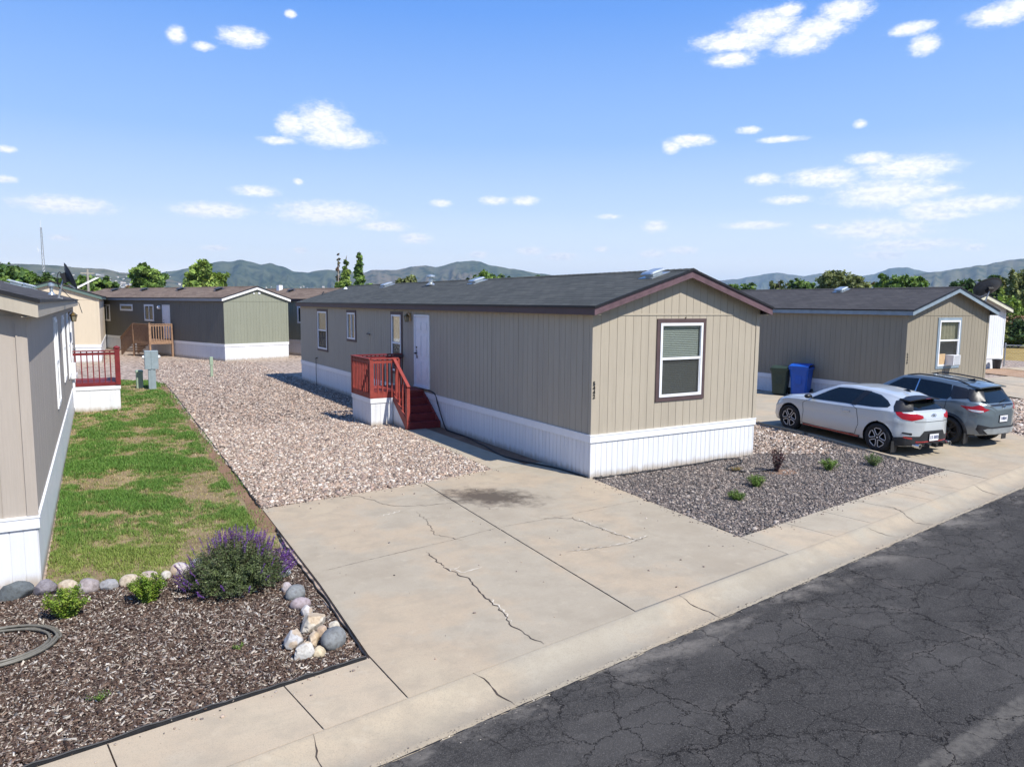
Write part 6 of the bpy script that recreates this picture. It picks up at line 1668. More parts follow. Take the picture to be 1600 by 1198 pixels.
M['tyre'] = paint('tyre_rubber', (.022, .022, .023), .8, .2, 12, .2)
M['chrome'] = gloss('chrome', (.6, .62, .64), .12, metal=1.0)
M['plate'] = paint('white_plate', (.72, .72, .74), .4, .03)
M['plate_ink'] = paint('plate_ink', (.05, .07, .16), .6, .1)
M['seam'] = paint('panel_gap', (.01, .01, .011), .9, .1)

class Car:
    def __init__(s, label, loc, rz, T, mat, wb, wr, wheel_style, arch=.05, tw=.80):
        s.o = thing('parked_car', label, 'car', loc, rz, None); s.T = T
        x0, x1 = T['x']
        xs = np.concatenate([np.linspace(x0, x0 + .30, 14)[:-1], np.linspace(x0 + .30, x1 - .25, 58)[:-1], np.linspace(x1 - .25, x1, 12)])
        fine = np.linspace(x0 - .3, x1 + .3, 900); kern = np.exp(-.5 * (np.linspace(-3, 3, 31)) ** 2); kern /= kern.sum()
        def f(key, sm=True):
            tx, tz = zip(*T[key]); y = np.interp(fine, tx, tz)
            if sm: y = np.convolve(np.pad(y, 15, 'edge'), kern, 'valid')
            return np.interp(xs, fine, y)
        zt, zb, wt, wb_, wm, z0 = f('zt'), f('zb'), f('wt'), f('wb'), f('wm'), f('z0')
        rings = []
        for i, x in enumerate(xs):
            ws = wm[i] - .03; zz = z0[i]; B = zb[i]; dr = min(.055, .35 * max(.01, zt[i] - B)); sh = .022
            A = (wb_[i] - sh, B + .012); C = (min(wt[i], wb_[i] - sh - .005), zt[i] - dr)
            if C[1] < A[1] + .01: C = (C[0], A[1] + .01)
            h = B - zz
            P = [(0, zz), (ws * .8, zz), (ws - .01, zz + .02), (ws + .01, zz + .08), (wm[i] - .004, zz + .22 * h), (wm[i], zz + .42 * h), (wm[i] - .012, zz + .62 * h), (wm[i] - .006, zz + .74 * h),
                 (wb_[i] + .006, B - .045), (wb_[i], B - .01), A] + [(A[0] + (C[0] - A[0]) * q, A[1] + (C[1] - A[1]) * q + .012 * math.sin(math.pi * q)) for q in (.25, .5, .75)] + \
                [C, (C[0] * .93, zt[i] - dr * .38), (C[0] * .70, zt[i] - dr * .10), (C[0] * .35, zt[i] - .002), (0, zt[i])]
            Q = []
            for j in range(len(P) - 1):
                p0, p1, p2, p3 = P[max(j - 1, 0)], P[j], P[j + 1], P[min(j + 2, len(P) - 1)]
                for k in range(2):
                    t = k / 2; Q.append(tuple(.5 * (2 * p1[a] + (-p0[a] + p2[a]) * t + (2 * p0[a] - 5 * p1[a] + 4 * p2[a] - p3[a]) * t * t + (-p0[a] + 3 * p1[a] - 3 * p2[a] + p3[a]) * t ** 3) for a in (0, 1)))
            Q.append(P[-1]); rings.append([(x, y, z) for y, z in Q] + [(x, -y, z) for y, z in Q[-2:0:-1]])
        n = len(rings[0]); mb = MB()
        mb.add([p for r in rings for p in r], [(i * n + j, (i + 1) * n + j, (i + 1) * n + (j + 1) % n, i * n + (j + 1) % n) for i in range(len(rings) - 1) for j in range(n)] +
               [tuple(range(n)), tuple((len(rings) - 1) * n + j for j in range(n - 1, -1, -1))])
        # closed body, wheel wells cut out
        s.bvh = BVHTree.FromPolygons([Vector(v) for v in mb.v], mb.f)
        body = mb.build('body', M[mat], s.o)
        body.data.materials.append(M['clad'])
        cut = MB()
        for ax in (0, wb):
            for sy in (-1, 1):
                Tm = Matrix.Translation((ax, sy * .78, wr)) @ Matrix.Rotation(rad(90), 4, 'X')
                cut.lathe([(.001, -.24), (wr + arch, -.24), (wr + arch, .24), (.001, .24)], 40, Tm)
        bm = bmesh.new(); me_c = bpy.data.meshes.new('c'); me_c.from_pydata(cut.v, [], cut.f); bm.from_mesh(me_c); bmesh.ops.remove_doubles(bm, verts=bm.verts, dist=.002); bmesh.ops.recalc_face_normals(bm, faces=bm.faces); bm.to_mesh(me_c); bm.free()
        oc = bpy.data.objects.new('c', me_c); COL.objects.link(oc); oc.parent = s.o
        bm = bmesh.new(); bm.from_mesh(body.data); bmesh.ops.recalc_face_normals(bm, faces=bm.faces); bm.to_mesh(body.data); bm.free()
        md = body.modifiers.new('b', 'BOOLEAN'); md.operation = 'DIFFERENCE'; md.solver = 'EXACT'; md.object = oc
        bpy.context.view_layer.update()
        me = bpy.data.meshes.new_from_object(body.evaluated_get(bpy.context.evaluated_depsgraph_get()))
        body.modifiers.clear(); body.data = me; me.name = 'body'; bpy.data.objects.remove(oc)
        if len(me.materials) < 2: me.materials.append(M['clad'])
        for p in me.polygons:
            c = p.center
            for ax in (0, wb):
                r_ = math.hypot(c.x - ax, c.z - wr)
                if r_ < wr + arch + .004 and abs(c.y) < .90 and (abs(r_ - (wr + arch)) < .012 or abs(abs(c.y) - .54) < .02): p.material_index = 1
            if c.z < T['z0'][0][1] + .02 and p.normal.z < -.5: p.material_index = 1
        smooth_angle(body, 38); s.body = body
        for ax in (0, wb):
            for sy in (-1, 1): s.wheel(ax, sy, tw, wr, wheel_style)
    def hit(s, o, d):
        l, n, i, dist = s.bvh.ray_cast(Vector(o), Vector(d).normalized()); return (l, n) if l else (None, None)
    def side(s, x, z, sy=1, off=.004):
        l, n = s.hit((x, sy * 3, z), (0, -sy, 0))
        return l + Vector((0, sy, 0)) * off if l else Vector((x, sy * .8, z))
    def patch(s, name, poly, mat, O, U, V, D, off=.005, thick=.012, res=.05, parent=None, mirror=False):
        """outline in the (U, V) plane pressed onto the body along D, with real thickness"""
        U, V, D, O = Vector(U).normalized(), Vector(V).normalized(), Vector(D).normalized(), Vector(O)
        pts = []
        for (a, b) in zip(poly, poly[1:] + poly[:1]):
            a2, b2 = Vector(a), Vector(b); k = max(1, int((b2 - a2).length / (res * .8)))
            pts += [a2.lerp(b2, i / k) for i in range(k)]
        nb = len(pts); xs_ = [p.x for p in pts]; ys_ = [p.y for p in pts]
        def ins(p, pl):
            c = False
            for i in range(len(pl)):
                (x1, y1), (x2, y2) = pl[i], pl[(i + 1) % len(pl)]
                if ((y1 > p.y) != (y2 > p.y)) and p.x < (x2 - x1) * (p.y - y1) / (y2 - y1) + x1: c = not c
            return c
        x = min(xs_) + res / 2; grid = []
        while x < max(xs_):
            y = min(ys_) + res / 2
            while y < max(ys_):
                p = Vector((x, y))
                if ins(p, [tuple(q) for q in poly]) and min((p - q).length for q in pts) > res * .4: grid.append(p)
                y += res
            x += res
        vs, es, fs, *_ = delaunay_2d_cdt(pts + grid, [], [tuple(range(nb))], 1, 1e-5)
        outv = []
        for p in vs:
            l, n = s.hit(O + U * p.x + V * p.y - D * 4, D)
            outv.append((l - D * off) if l else None)
        ok = [v for v in outv if v is not None]
        if not ok: return None
        avg = sum(ok, Vector()) / len(ok)
        outv = [v if v is not None else (O + U * p.x + V * p.y + D * (avg - O).dot(D)) for v, p in zip(outv, vs)]
        for mir in ((False, True) if mirror else (False,)):
            mb = MB(); m_ = len(outv)
            mb.add([tuple(v) for v in outv] + [tuple(v + D * thick) for v in outv], [tuple(f_) for f_ in fs] + [tuple(i + m_ for i in reversed(f_)) for f_ in fs])
            cnt = {}
            for f_ in fs:
                for i in range(len(f_)):
                    e = (f_[i], f_[(i + 1) % len(f_)]); cnt[e] = 1
            for (a, b) in list(cnt):
                if (b, a) not in cnt: mb.f.append((b, a, a + m_, b + m_)); mb.m.append(0)
            if mir: mb.v = [(a, -b, c) for a, b, c in mb.v]; mb.f = [tuple(reversed(f_)) for f_ in mb.f]
            ob = mb.build(name, M[mat], parent or s.o); bm = bmesh.new(); bm.from_mesh(ob.data); bmesh.ops.recalc_face_normals(bm, faces=bm.faces); bm.to_mesh(ob.data); bm.free(); smooth_angle(ob, 50)
        return ob
    def sidep(s, name, poly, mat, **k): return s.patch(name, poly, mat, (0, 0, 0), (1, 0, 0), (0, 0, 1), (0, -1, 0), mirror=True, **k)
    def rearp(s, name, poly, mat, **k): return s.patch(name, poly, mat, (0, 0, 0), (0, 1, 0), (0, 0, 1), (1, 0, 0), **k)
    def frontp(s, name, poly, mat, **k): return s.patch(name, poly, mat, (0, 0, 0), (0, 1, 0), (0, 0, 1), (-1, 0, 0), **k)
    def seam(s, pts, name='door_seam', r=.005, mat='seam', parent=None, mirror=True):
        for sy in ((1, -1) if mirror else (1,)):
            P = []
            for (a, b) in zip(pts[:-1], pts[1:]):
                for i in range(8): P.append(s.side(a[0] + (b[0] - a[0]) * i / 8, a[1] + (b[1] - a[1]) * i / 8, sy, .0015))
            P.append(s.side(*pts[-1], sy, .0015)); mb = MB(); mb.tube(P, r, 5); mb.build(name, M[mat], parent or s.body)
    def arch_trim(s, ax, wr, r0, r1, a0=-10, a1=190, mat='clad'):
        for sy in (1, -1):
            mb = MB(); vs = []; n = 30; m = 3
            for k in range(n + 1):
                a = rad(a0 + (a1 - a0) * k / n)
                for j in range(m + 1):
                    r_ = r0 + (r1 - r0) * j / m; p = s.side(ax + r_ * math.cos(a), wr + r_ * math.sin(a), sy, .020 if j < m else .004); vs.append(p)
            vs2 = [v - Vector((0, sy * .04, 0)) for v in vs]
            fs = [(k * (m + 1) + j, (k + 1) * (m + 1) + j, (k + 1) * (m + 1) + j + 1, k * (m + 1) + j + 1) for k in range(n) for j in range(m)]
            q = len(vs); fs += [(k * (m + 1), (k + 1) * (m + 1), q + (k + 1) * (m + 1), q + k * (m + 1)) for k in range(n)]
            mb.add([tuple(v) for v in vs + vs2], fs); mb.build('arch_trim', M[mat], s.o, smooth=True)
    def wheel(s, ax, sy, tw, wr, style):
        w = bpy.data.objects.new('wheel', None); w.empty_display_size = .2; COL.objects.link(w); w.parent = s.o; w.location = (ax, sy * tw, wr)
        R_ = Matrix.Rotation(rad(-90 * sy), 4, 'X')                # local z -> outward
        mb = MB(); rr = wr; ri = wr * .70; h = .11
        mb.lathe([(ri, -h), (rr * .93, -h), (rr * .985, -h * .8), (rr, -h * .45), (rr, h * .45), (rr * .985, h * .8), (rr * .95, h * .95), (rr * .80, h * 1.02), (ri, h * .88), (ri - .01, h * .5), (ri - .01, -h)], 44, R_)
        mb.build('tyre', M['tyre'], w, smooth=True)
        mb = MB(); mb.lathe([(ri, -h * .9), (ri - .012, h * .80), (ri, h * .86), (ri + .004, h * .88)], 40, R_); mb.lathe([(.001, .0), (ri - .005, .0)], 40, R_)
        n = 5
        for k in range(n):
            a = 2 * math.pi * k / n + .3
            if style == 'star':
                mb.beam(R_ @ Vector((.03 * math.cos(a), .03 * math.sin(a), .06)), R_ @ Vector((ri * .97 * math.cos(a), ri * .97 * math.sin(a), .075)), .085, .03, R_ @ Vector((0, 0, 1)) - Vector((0, 0, 0)))
            else:
                for d_ in (-.13, .13):
                    mb.beam(R_ @ Vector((.05 * math.cos(a), .05 * math.sin(a), .055)), R_ @ Vector((ri * .98 * math.cos(a + d_ * 1.3), ri * .98 * math.sin(a + d_ * 1.3), .07)), .034, .03, R_ @ Vector((0, 0, 1)))
        mb.lathe([(.001, .085), (.035, .085), (.075, .07), (.08, .03)], 20, R_)
        rim = mb.build('rim', M['alloy_black'], w)
        if style == 'star':
            mb = MB()
            for k in range(n):
                a = 2 * math.pi * (k + .5) / n + .3; L = []
                for (r_, da) in ((.30, -.22), (.62, -.44), (.93, -.46), (1.0, -.25), (1.0, .25), (.93, .46), (.62, .44), (.30, .22)):
                    q = ri * .95 * r_; L.append(R_ @ Vector((q * math.cos(a + da), q * math.sin(a + da), .092)))
                mb.tube(L, .010, 5, closed=True)
            mb.tube([R_ @ Vector((0, 0, .085)), R_ @ Vector((0, 0, .095))], .022, 10)
            mb.build('spoke_outline', M['alloy'], rim)
        else:
            mb = MB(); mb.tube([R_ @ Vector((0, 0, .085)), R_ @ Vector((0, 0, .095))], .025, 10); mb.build('hub_cap', M['chrome'], rim)
    def plate(s, y, z, txt, off=.012, w=.31, h=.155):
        l, n = s.hit((-3, y, z), (1, 0, 0)); x = l.x - off
        mb = MB(); mb.box(x - .006, x + .03, y - w / 2 - .012, y + w / 2 + .012, z - h / 2 - .012, z + h / 2 + .012); b = mb.build('plate_frame', M['car_black'], s.o)
        mb = MB(); mb.box(x - .010, x - .0065, y - w / 2, y + w / 2, z - h / 2, z + h / 2); p = mb.build('licence_plate', M['plate'], s.o)
        me = text_mesh(txt, .105, .003, .002); me.materials.append(M['plate_ink'])
        t = link('plate_text', me, p); t.matrix_local = Matrix(((0, 0, -1, x - .0125), (-1, 0, 0, y), (0, 1, 0, z), (0, 0, 0, 1)))
        return x
    def mirror_(s, x, z, mat):
        for sy in (1, -1):
            p = s.side(x, z, sy, 0); mb = MB()
            mb.lathe([(.001, -.105), (.045, -.095), (.07, -.05), (.075, 0), (.07, .05), (.045, .095), (.001, .105)], 14, Matrix.Translation(p + Vector((0, sy * .15, .05))) @ Matrix.Rotation(rad(90), 4, 'X') @ Matrix.Scale(.75, 4, (0, 1, 0)))
            mb.beam(p + Vector((0, -sy * .02, 0)), p + Vector((0, sy * .10, .03)), .05, .025); mb.build('mirror', M[mat], s.o, smooth=True)

# ---- silver-white hatchback
T1 = dict(x=(-.75, 3.45),
  zt=[(-.79, .70), (-.76, .86), (-.70, .99), (-.60, 1.04), (-.42, 1.19), (-.30, 1.285), (0, 1.355), (.6, 1.402), (1.1, 1.405), (1.45, 1.37), (1.9, 1.18), (2.28, .985), (2.6, .955), (3.0, .885), (3.25, .79), (3.40, .65), (3.45, .52)],
  zb=[(-.79, .70), (-.77, .84), (-.70, .93), (-.55, .985), (-.2, 1.0), (.4, .965), (1.2, .92), (2.0, .885), (2.4, .875), (2.8, .84), (3.1, .76), (3.3, .66), (3.45, .48)],
  wt=[(-.79, .50), (-.4, .50), (0, .535), (.8, .56), (1.35, .56), (1.9, .66), (2.3, .72), (2.8, .66), (3.2, .55), (3.45, .36)],
  wb=[(-.79, .18), (-.74, .36), (-.68, .54), (-.58, .68), (-.40, .80), (-.2, .86), (0, .885), (.6, .865), (1.4, .86), (2.3, .865), (2.7, .87), (3.05, .80), (3.28, .68), (3.40, .54), (3.45, .44)],
  wm=[(-.79, .20), (-.74, .39), (-.68, .57), (-.58, .72), (-.40, .845), (-.2, .89), (0, .905), (.6, .885), (1.4, .88), (2.3, .89), (2.7, .90), (3.05, .85), (3.28, .74), (3.40, .60), (3.45, .50)],
  z0=[(-.79, .24), (-.5, .20), (0, .19), (2.7, .19), (3.2, .20), (3.45, .24)])
c1 = Car('silver-white three-door hatchback with red accents parked nearest the tan home', (8.20, -1.41, .055), rad(84.6), T1, 'car_white', 2.65, .335, 'star', tw=.785)
c1.o.rotation_euler = Euler((0, -rad(2.1), rad(84.6)))
c1.sidep('side_window', [(.98, .985), (1.98, .935), (2.02, .965), (1.62, 1.20), (1.40, 1.305), (1.02, 1.335), (.62, 1.335), (.80, .99)], 'car_glass', res=.07)
c1.sidep('quarter_window', [(.72, .995), (.52, 1.33), (.22, 1.29), (-.02, 1.20), (-.16, 1.11), (-.13, 1.06), (.20, 1.02)], 'car_glass', res=.07)
c1.sidep('window_pillar', [(.69, .985), (.84, .985), (.66, 1.34), (.49, 1.335)], 'car_black', off=.007, res=.05)
c1.frontp('windshield', [(-.66, 1.03), (.66, 1.03), (.54, 1.345), (.3, 1.37), (-.3, 1.37), (-.54, 1.345)], 'car_glass', res=.09)
c1.rearp('rear_window', [(-.54, 1.045), (.54, 1.045), (.61, 1.09), (.53, 1.25), (-.53, 1.25), (-.61, 1.09)], 'car_glass', off=.010, res=.04)
c1.patch('rear_pillar_panel', [(-.17, 1.03), (.22, 1.00), (.22, 1.10), (.16, 1.22), (-.14, 1.28), (-.20, 1.2)], 'car_black', (-.42, .60, 0), (.7, .7, 0), (0, 0, 1), (.7, -.7, 0), mirror=True, off=.016, thick=.02, res=.03)
mb = MB()
vs = []
for y in np.linspace(-.52, .52, 15):
    c_ = abs(y) / .52; xr = -.55 + .07 * c_ ** 2; zz = 1.315 - .05 * c_ ** 2
    vs += [(-.22, y, zz + .005), (xr, y, zz - .012), (xr + .005, y, zz - .035), (-.20, y, zz - .035)]
mb.add(vs, [(i * 4 + k, i * 4 + (k + 1) % 4, (i + 1) * 4 + (k + 1) % 4, (i + 1) * 4 + k) for i in range(14) for k in range(4)] + [(0, 1, 2, 3), (59, 58, 57, 56)])
c1.spoiler = mb.build('rear_spoiler', M['car_black'], c1.o, smooth=False)
mb = MB(); mb.tube([(-.556, -.08, 1.293), (-.556, .08, 1.293)], .006, 5); mb.build('brake_light', M['car_red'], c1.spoiler)
c1.patch('tail_light', [(-.34, .885), (-.10, .825), (.10, .85), (.22, .93), (.26, 1.02), (.19, 1.035), (.08, .985), (-.20, .985), (-.33, .94)], 'tail_red', (-.55, .66, 0), (.75, .66, 0), (0, 0, 1), (.66, -.75, 0), mirror=True, off=.010, res=.045)
c1.rearp('lower_diffuser', [(-.66, .25), (.66, .25), (.74, .34), (.72, .47), (.42, .47), (.32, .59), (-.32, .59), (-.42, .47), (-.72, .47), (-.74, .34)], 'clad', off=.012, res=.06)
c1.sidep('rear_corner_cladding', [(-.60, .24), (-.38, .22), (-.37, .42), (-.60, .46)], 'clad', off=.012, res=.05)
c1.rearp('red_diffuser_line', [(-.52, .335), (.52, .335), (.52, .36), (-.52, .36)], 'car_red', off=.022, res=.06)
for sy in (1, -1):
    c1.patch('bumper_vent', [(-.10, .50), (.12, .53), (.10, .56), (-.10, .545)], 'car_black', (-.6, sy * .68, 0), (.7, sy * .7, 0), (0, 0, 1), (.7, -sy * .7, 0), off=.008, res=.04)
    c1.patch('rear_reflector', [(-.11, .40), (.08, .43), (.08, .465), (-.11, .445)], 'car_red', (-.6, sy * .68, 0), (.7, sy * .7, 0), (0, 0, 1), (.7, -sy * .7, 0), off=.014, res=.04)
    mb = MB(); mb.tube([(-.55, sy * .52, .27), (-.83, sy * .52, .27)], .055, 14); mb.build('exhaust_pipe', M['chrome'], c1.o)
    mb = MB(); mb.tube([(-.80, sy * .52, .27), (-.834, sy * .52, .27)], .042, 12); mb.build('exhaust_opening', M['dark'], c1.o)
    mb = MB(); mb.box(-.41, -.395, sy * .82 - .10, sy * .82 + .10, .07, .33); mb.build('mud_flap', M['clad'], c1.o)
for y in (-.24, 0, .24):
    mb = MB(); mb.box(-.86, -.66, y - .012, y + .012, .22, .31); mb.build('diffuser_fin', M['clad'], c1.o)
c1.seam([(2.22, .28), (2.20, .55), (2.24, .80), (2.12, .885)]); c1.seam([(.62, .30), (.54, .55), (.62, .90), (.80, .985)]); c1.seam([(.62, .30), (1.4, .26), (2.22, .28)])
c1.sidep('rocker_skirt', [(.48, .20), (2.20, .20), (2.20, .27), (.48, .29)], 'clad', off=.012, res=.06)
c1.sidep('red_sill_line', [(.50, .245), (2.18, .235), (2.18, .262), (.50, .285)], 'car_red', off=.020, res=.05)
c1.sidep('door_handle', [(.80, .80), (1.02, .79), (1.03, .815), (.80, .83)], 'chrome', off=.028, thick=.03, res=.03)
c1.frontp('front_grille', [(-.42, .33), (.42, .33), (.50, .58), (-.50, .58)], 'clad', res=.08)
c1.patch('headlight', [(-.20, .66), (.12, .72), (.24, .79), (.10, .80), (-.18, .73)], 'lens_clear', (3.1, .66, 0), (-.7, .7, 0), (0, 0, 1), (-.7, -.7, 0), mirror=True, off=.008, res=.05)
c1.mirror_(2.02, .95, 'car_black'); c1.plate(0, .44, '15 800', off=.028)
mb = MB(); mb.add([(.10, 0, 1.40), (-.10, -.03, 1.375), (-.10, .03, 1.375), (-.06, 0, 1.45)], [(0, 1, 2), (0, 3, 1), (0, 2, 3), (1, 3, 2)]); mb.build('roof_antenna', M['car_black'], c1.o)
l, n = c1.hit((-3, 0, .93), (1, 0, 0)); ex = l.x - .010
mb = MB(); mb.tube([Vector((ex, .075 * math.cos(a), .935 + .042 * math.sin(a))) for a in np.linspace(0, 6.283, 25)[:-1]], .006, 5, closed=True)
mb.beam((ex, -.03, .905), (ex, -.015, .965), .010, .01); mb.beam((ex, .03, .965), (ex, .015, .905), .010, .01); mb.beam((ex, -.03, .93), (ex, .03, .94), .010, .01); mb.build('emblem', M['chrome'], c1.o)
c1.rearp('hatch_gap', [(-.56, .795), (.56, .795), (.56, .805), (-.56, .805)], 'seam', off=.003, res=.06)
c1.seam([(2.88, .86), (2.5, .90), (2.3, .93)], name='hood_seam')

# ---- blue-grey crossover
T2 = dict(x=(-.80, 3.44),
  zt=[(-.84, .78), (-.82, .96), (-.76, 1.07), (-.69, 1.10), (-.52, 1.30), (-.38, 1.475), (-.30, 1.51), (0, 1.545), (.7, 1.585), (1.2, 1.58), (1.5, 1.545), (1.9, 1.32), (2.25, 1.10), (2.6, 1.07), (3.0, 1.00), (3.25, .90), (3.39, .76), (3.44, .60)],
  zb=[(-.84, .74), (-.82, .90), (-.74, 1.02), (-.5, 1.12), (-.1, 1.13), (.3, 1.06), (1.0, 1.01), (2.0, .985), (2.4, .98), (2.8, .95), (3.1, .88), (3.3, .76), (3.44, .56)],
  wt=[(-.84, .50), (-.4, .53), (0, .56), (.8, .59), (1.4, .59), (1.9, .68), (2.3, .73), (2.8, .68), (3.2, .58), (3.44, .40)],
  wb=[(-.84, .16), (-.79, .36), (-.72, .56), (-.62, .69), (-.40, .80), (-.2, .85), (0, .865), (.6, .855), (1.4, .85), (2.3, .855), (2.7, .86), (3.05, .80), (3.28, .70), (3.39, .57), (3.44, .46)],
  wm=[(-.84, .20), (-.79, .42), (-.72, .62), (-.62, .74), (-.40, .84), (-.2, .875), (0, .885), (.6, .87), (1.4, .865), (2.3, .87), (2.7, .88), (3.05, .84), (3.28, .76), (3.39, .63), (3.44, .52)],
  z0=[(-.84, .36), (-.6, .30), (0, .26), (2.7, .26), (3.2, .26), (3.44, .30)])
c2 = Car('blue-grey compact SUV with black wheels parked behind the white hatchback', (10.76, -1.60, .03), rad(86.0), T2, 'car_grey', 2.62, .345, 'split', arch=.055, tw=.765)
c2.o.rotation_euler = Euler((0, -rad(2.1), rad(86)))
c2.sidep('front_window', [(1.02, 1.06), (2.02, 1.03), (2.05, 1.07), (1.72, 1.29), (1.45, 1.475), (1.10, 1.50), (1.02, 1.50)], 'car_glass', res=.07)
c2.sidep('rear_door_window', [(.10, 1.12), (.98, 1.065), (.98, 1.50), (.45, 1.485), (.16, 1.46), (.04, 1.20)], 'car_glass', res=.07)
c2.sidep('quarter_window', [(-.42, 1.20), (-.02, 1.14), (.06, 1.20), (.12, 1.45), (-.20, 1.42), (-.42, 1.34)], 'car_black', res=.06)
c2.sidep('window_pillar', [(.985, 1.06), (1.015, 1.06), (1.015, 1.50), (.985, 1.50)], 'chrome', off=.008, res=.05)
c2.frontp('windshield', [(-.66, 1.13), (.66, 1.13), (.56, 1.48), (.3, 1.52), (-.3, 1.52), (-.56, 1.48)], 'car_glass', res=.09)
c2.rearp('rear_window', [(-.60, 1.115), (.60, 1.115), (.62, 1.16), (.52, 1.43), (-.52, 1.43), (-.62, 1.16)], 'car_glass', off=.010, res=.04)
mb = MB(); vs = []
for y in np.linspace(-.54, .54, 13):
    c_ = abs(y) / .54; xr = -.56 + .06 * c_ ** 2; zz = 1.525 - .035 * c_ ** 2
    vs += [(-.20, y, zz + .012), (xr, y, zz - .02), (xr + .01, y, zz - .055), (-.20, y, zz - .05)]
mb.add(vs, [(i * 4 + k, i * 4 + (k + 1) % 4, (i + 1) * 4 + (k + 1) % 4, (i + 1) * 4 + k) for i in range(12) for k in range(4)] + [(0, 1, 2, 3), (51, 50, 49, 48)])
mb.build('rear_spoiler', M['car_grey'], c2.o)
c2.patch('tail_light', [(-.24, .965), (-.05, .885), (.16, .895), (.34, .985), (.38, 1.015), (.14, 1.02), (.0, 1.07), (-.06, 1.06), (-.12, 1.0)], 'tail_red', (-.58, .66, 0), (.75, .66, 0), (0, 0, 1), (.66, -.75, 0), mirror=True, off=.012, res=.045)
c2.patch('tail_light_lens', [(-.10, .905), (.0, .895), (.14, .905), (.24, .95), (.10, .95), (-.10, .94)], 'lens_clear', (-.58, .66, 0), (.75, .66, 0), (0, 0, 1), (.66, -.75, 0), mirror=True, off=.016, res=.045)
c2.patch('rear_pillar_panel', [(-.22, 1.16), (.10, 1.14), (.16, 1.22), (.10, 1.42), (-.22, 1.38)], 'car_black', (-.42, .60, 0), (.7, .7, 0), (0, 0, 1), (.7, -.7, 0), mirror=True, off=.016, thick=.02, res=.03)
c2.rearp('rear_trim', [(-.56, 1.045), (.56, 1.045), (.54, 1.085), (-.54, 1.085)], 'car_black', off=.006, res=.06)
c2.rearp('bumper_cladding', [(-.66, .37), (.66, .37), (.74, .48), (.72, .60), (.45, .545), (-.45, .545), (-.72, .60), (-.74, .48)], 'clad', off=.010, res=.06)
c2.rearp('bumper_plate', [(-.50, .375), (.50, .375), (.62, .47), (.52, .505), (-.52, .505), (-.62, .47)], 'metal', off=.022, res=.06)
for ax in (0, 2.62): c2.arch_trim(ax, .345, .395, .455)
c2.sidep('rocker_cladding', [(.42, .27), (2.20, .27), (2.20, .37), (.42, .39)], 'clad', off=.014, res=.06)
c2.seam([(2.18, .38), (2.16, .60), (2.22, .90), (2.10, .99)]); c2.seam([(1.0, .38), (.99, 1.04)]); c2.seam([(.10, 1.10), (.12, .85), (.40, .62), (.46, .40)]); c2.seam([(.46, .40), (2.18, .38)])
c2.sidep('door_handle', [(1.10, .905), (1.30, .90), (1.30, .925), (1.10, .93)], 'chrome', off=.026, thick=.028, res=.03)
c2.sidep('rear_door_handle', [(.24, .945), (.44, .94), (.44, .965), (.24, .97)], 'chrome', off=.026, thick=.028, res=.03)
c2.frontp('front_grille', [(-.42, .48), (.42, .48), (.50, .80), (-.50, .80)], 'clad', res=.08)
c2.patch('headlight', [(-.18, .80), (.12, .86), (.24, .92), (.10, .93), (-.16, .87)], 'lens_clear', (3.1, .66, 0), (-.7, .7, 0), (0, 0, 1), (-.7, -.7, 0), mirror=True, off=.008, res=.05)
for sy in (1, -1):
    P = []
    for x in np.linspace(-.22, 1.42, 16):
        l, n = c2.hit((x, sy * .50, 4), (0, 0, -1)); e_ = .045 * min(1, 5 * min((x + .22) / 1.64, (1.42 - x) / 1.64)); P.append(l + Vector((0, 0, e_)))
    mb = MB(); mb.tube(P, .017, 6); mb.build('roof_rail', M['clad'], c2.o, smooth=True)
    mb = MB(); mb.box(-.44, -.425, sy * .80 - .09, sy * .80 + .09, .10, .36); mb.build('mud_flap', M['clad'], c2.o)
c2.mirror_(2.04, 1.05, 'car_grey'); c2.plate(0, .74, 'V804', off=.012)
mb = MB(); l, n = c2.hit((-3, 0, 1.02), (1, 0, 0)); ex = l.x - .012
mb.tube([Vector((ex, .05 * math.cos(a), 1.03 + .045 * math.sin(a))) for a in np.linspace(0, 6.283, 21)[:-1]], .006, 5, closed=True); mb.beam((ex, -.065, 1.03), (ex, .065, 1.03), .01, .016); mb.build('emblem', M['chrome'], c2.o)
mb = MB(); mb.beam((-.72, .02, 1.15), (-.66, -.32, 1.19), .012, .012); mb.build('wiper', M['car_black'], c2.o)
mb = MB(); mb.add([(.16, 0, 1.56), (-.06, -.03, 1.54), (-.06, .03, 1.54), (-.03, 0, 1.62)], [(0, 1, 2), (0, 3, 1), (0, 2, 3), (1, 3, 2)]); mb.build('roof_antenna', M['car_black'], c2.o)
# ------------------------------------------------------------------ air
mb = MB(); mb.box(-15500, 15500, -15500, 15500, -1.6, 760)
M['haze'] = bpy.data.materials.new('air_haze'); M['haze'].use_nodes = True
t = NT(M['haze'].node_tree); t.n.clear(); o_ = t.n.new('ShaderNodeOutputMaterial'); v = t.n.new('ShaderNodeVolumePrincipled')
v.inputs['Color'].default_value = (.54, .76, 1.0, 1); v.inputs['Density'].default_value = 7.0e-5; v.inputs['Anisotropy'].default_value = .15
t.l.new(v.outputs[0], o_.inputs['Volume'])
hz = struct(mb.build('haze', M['haze']), 'stuff')

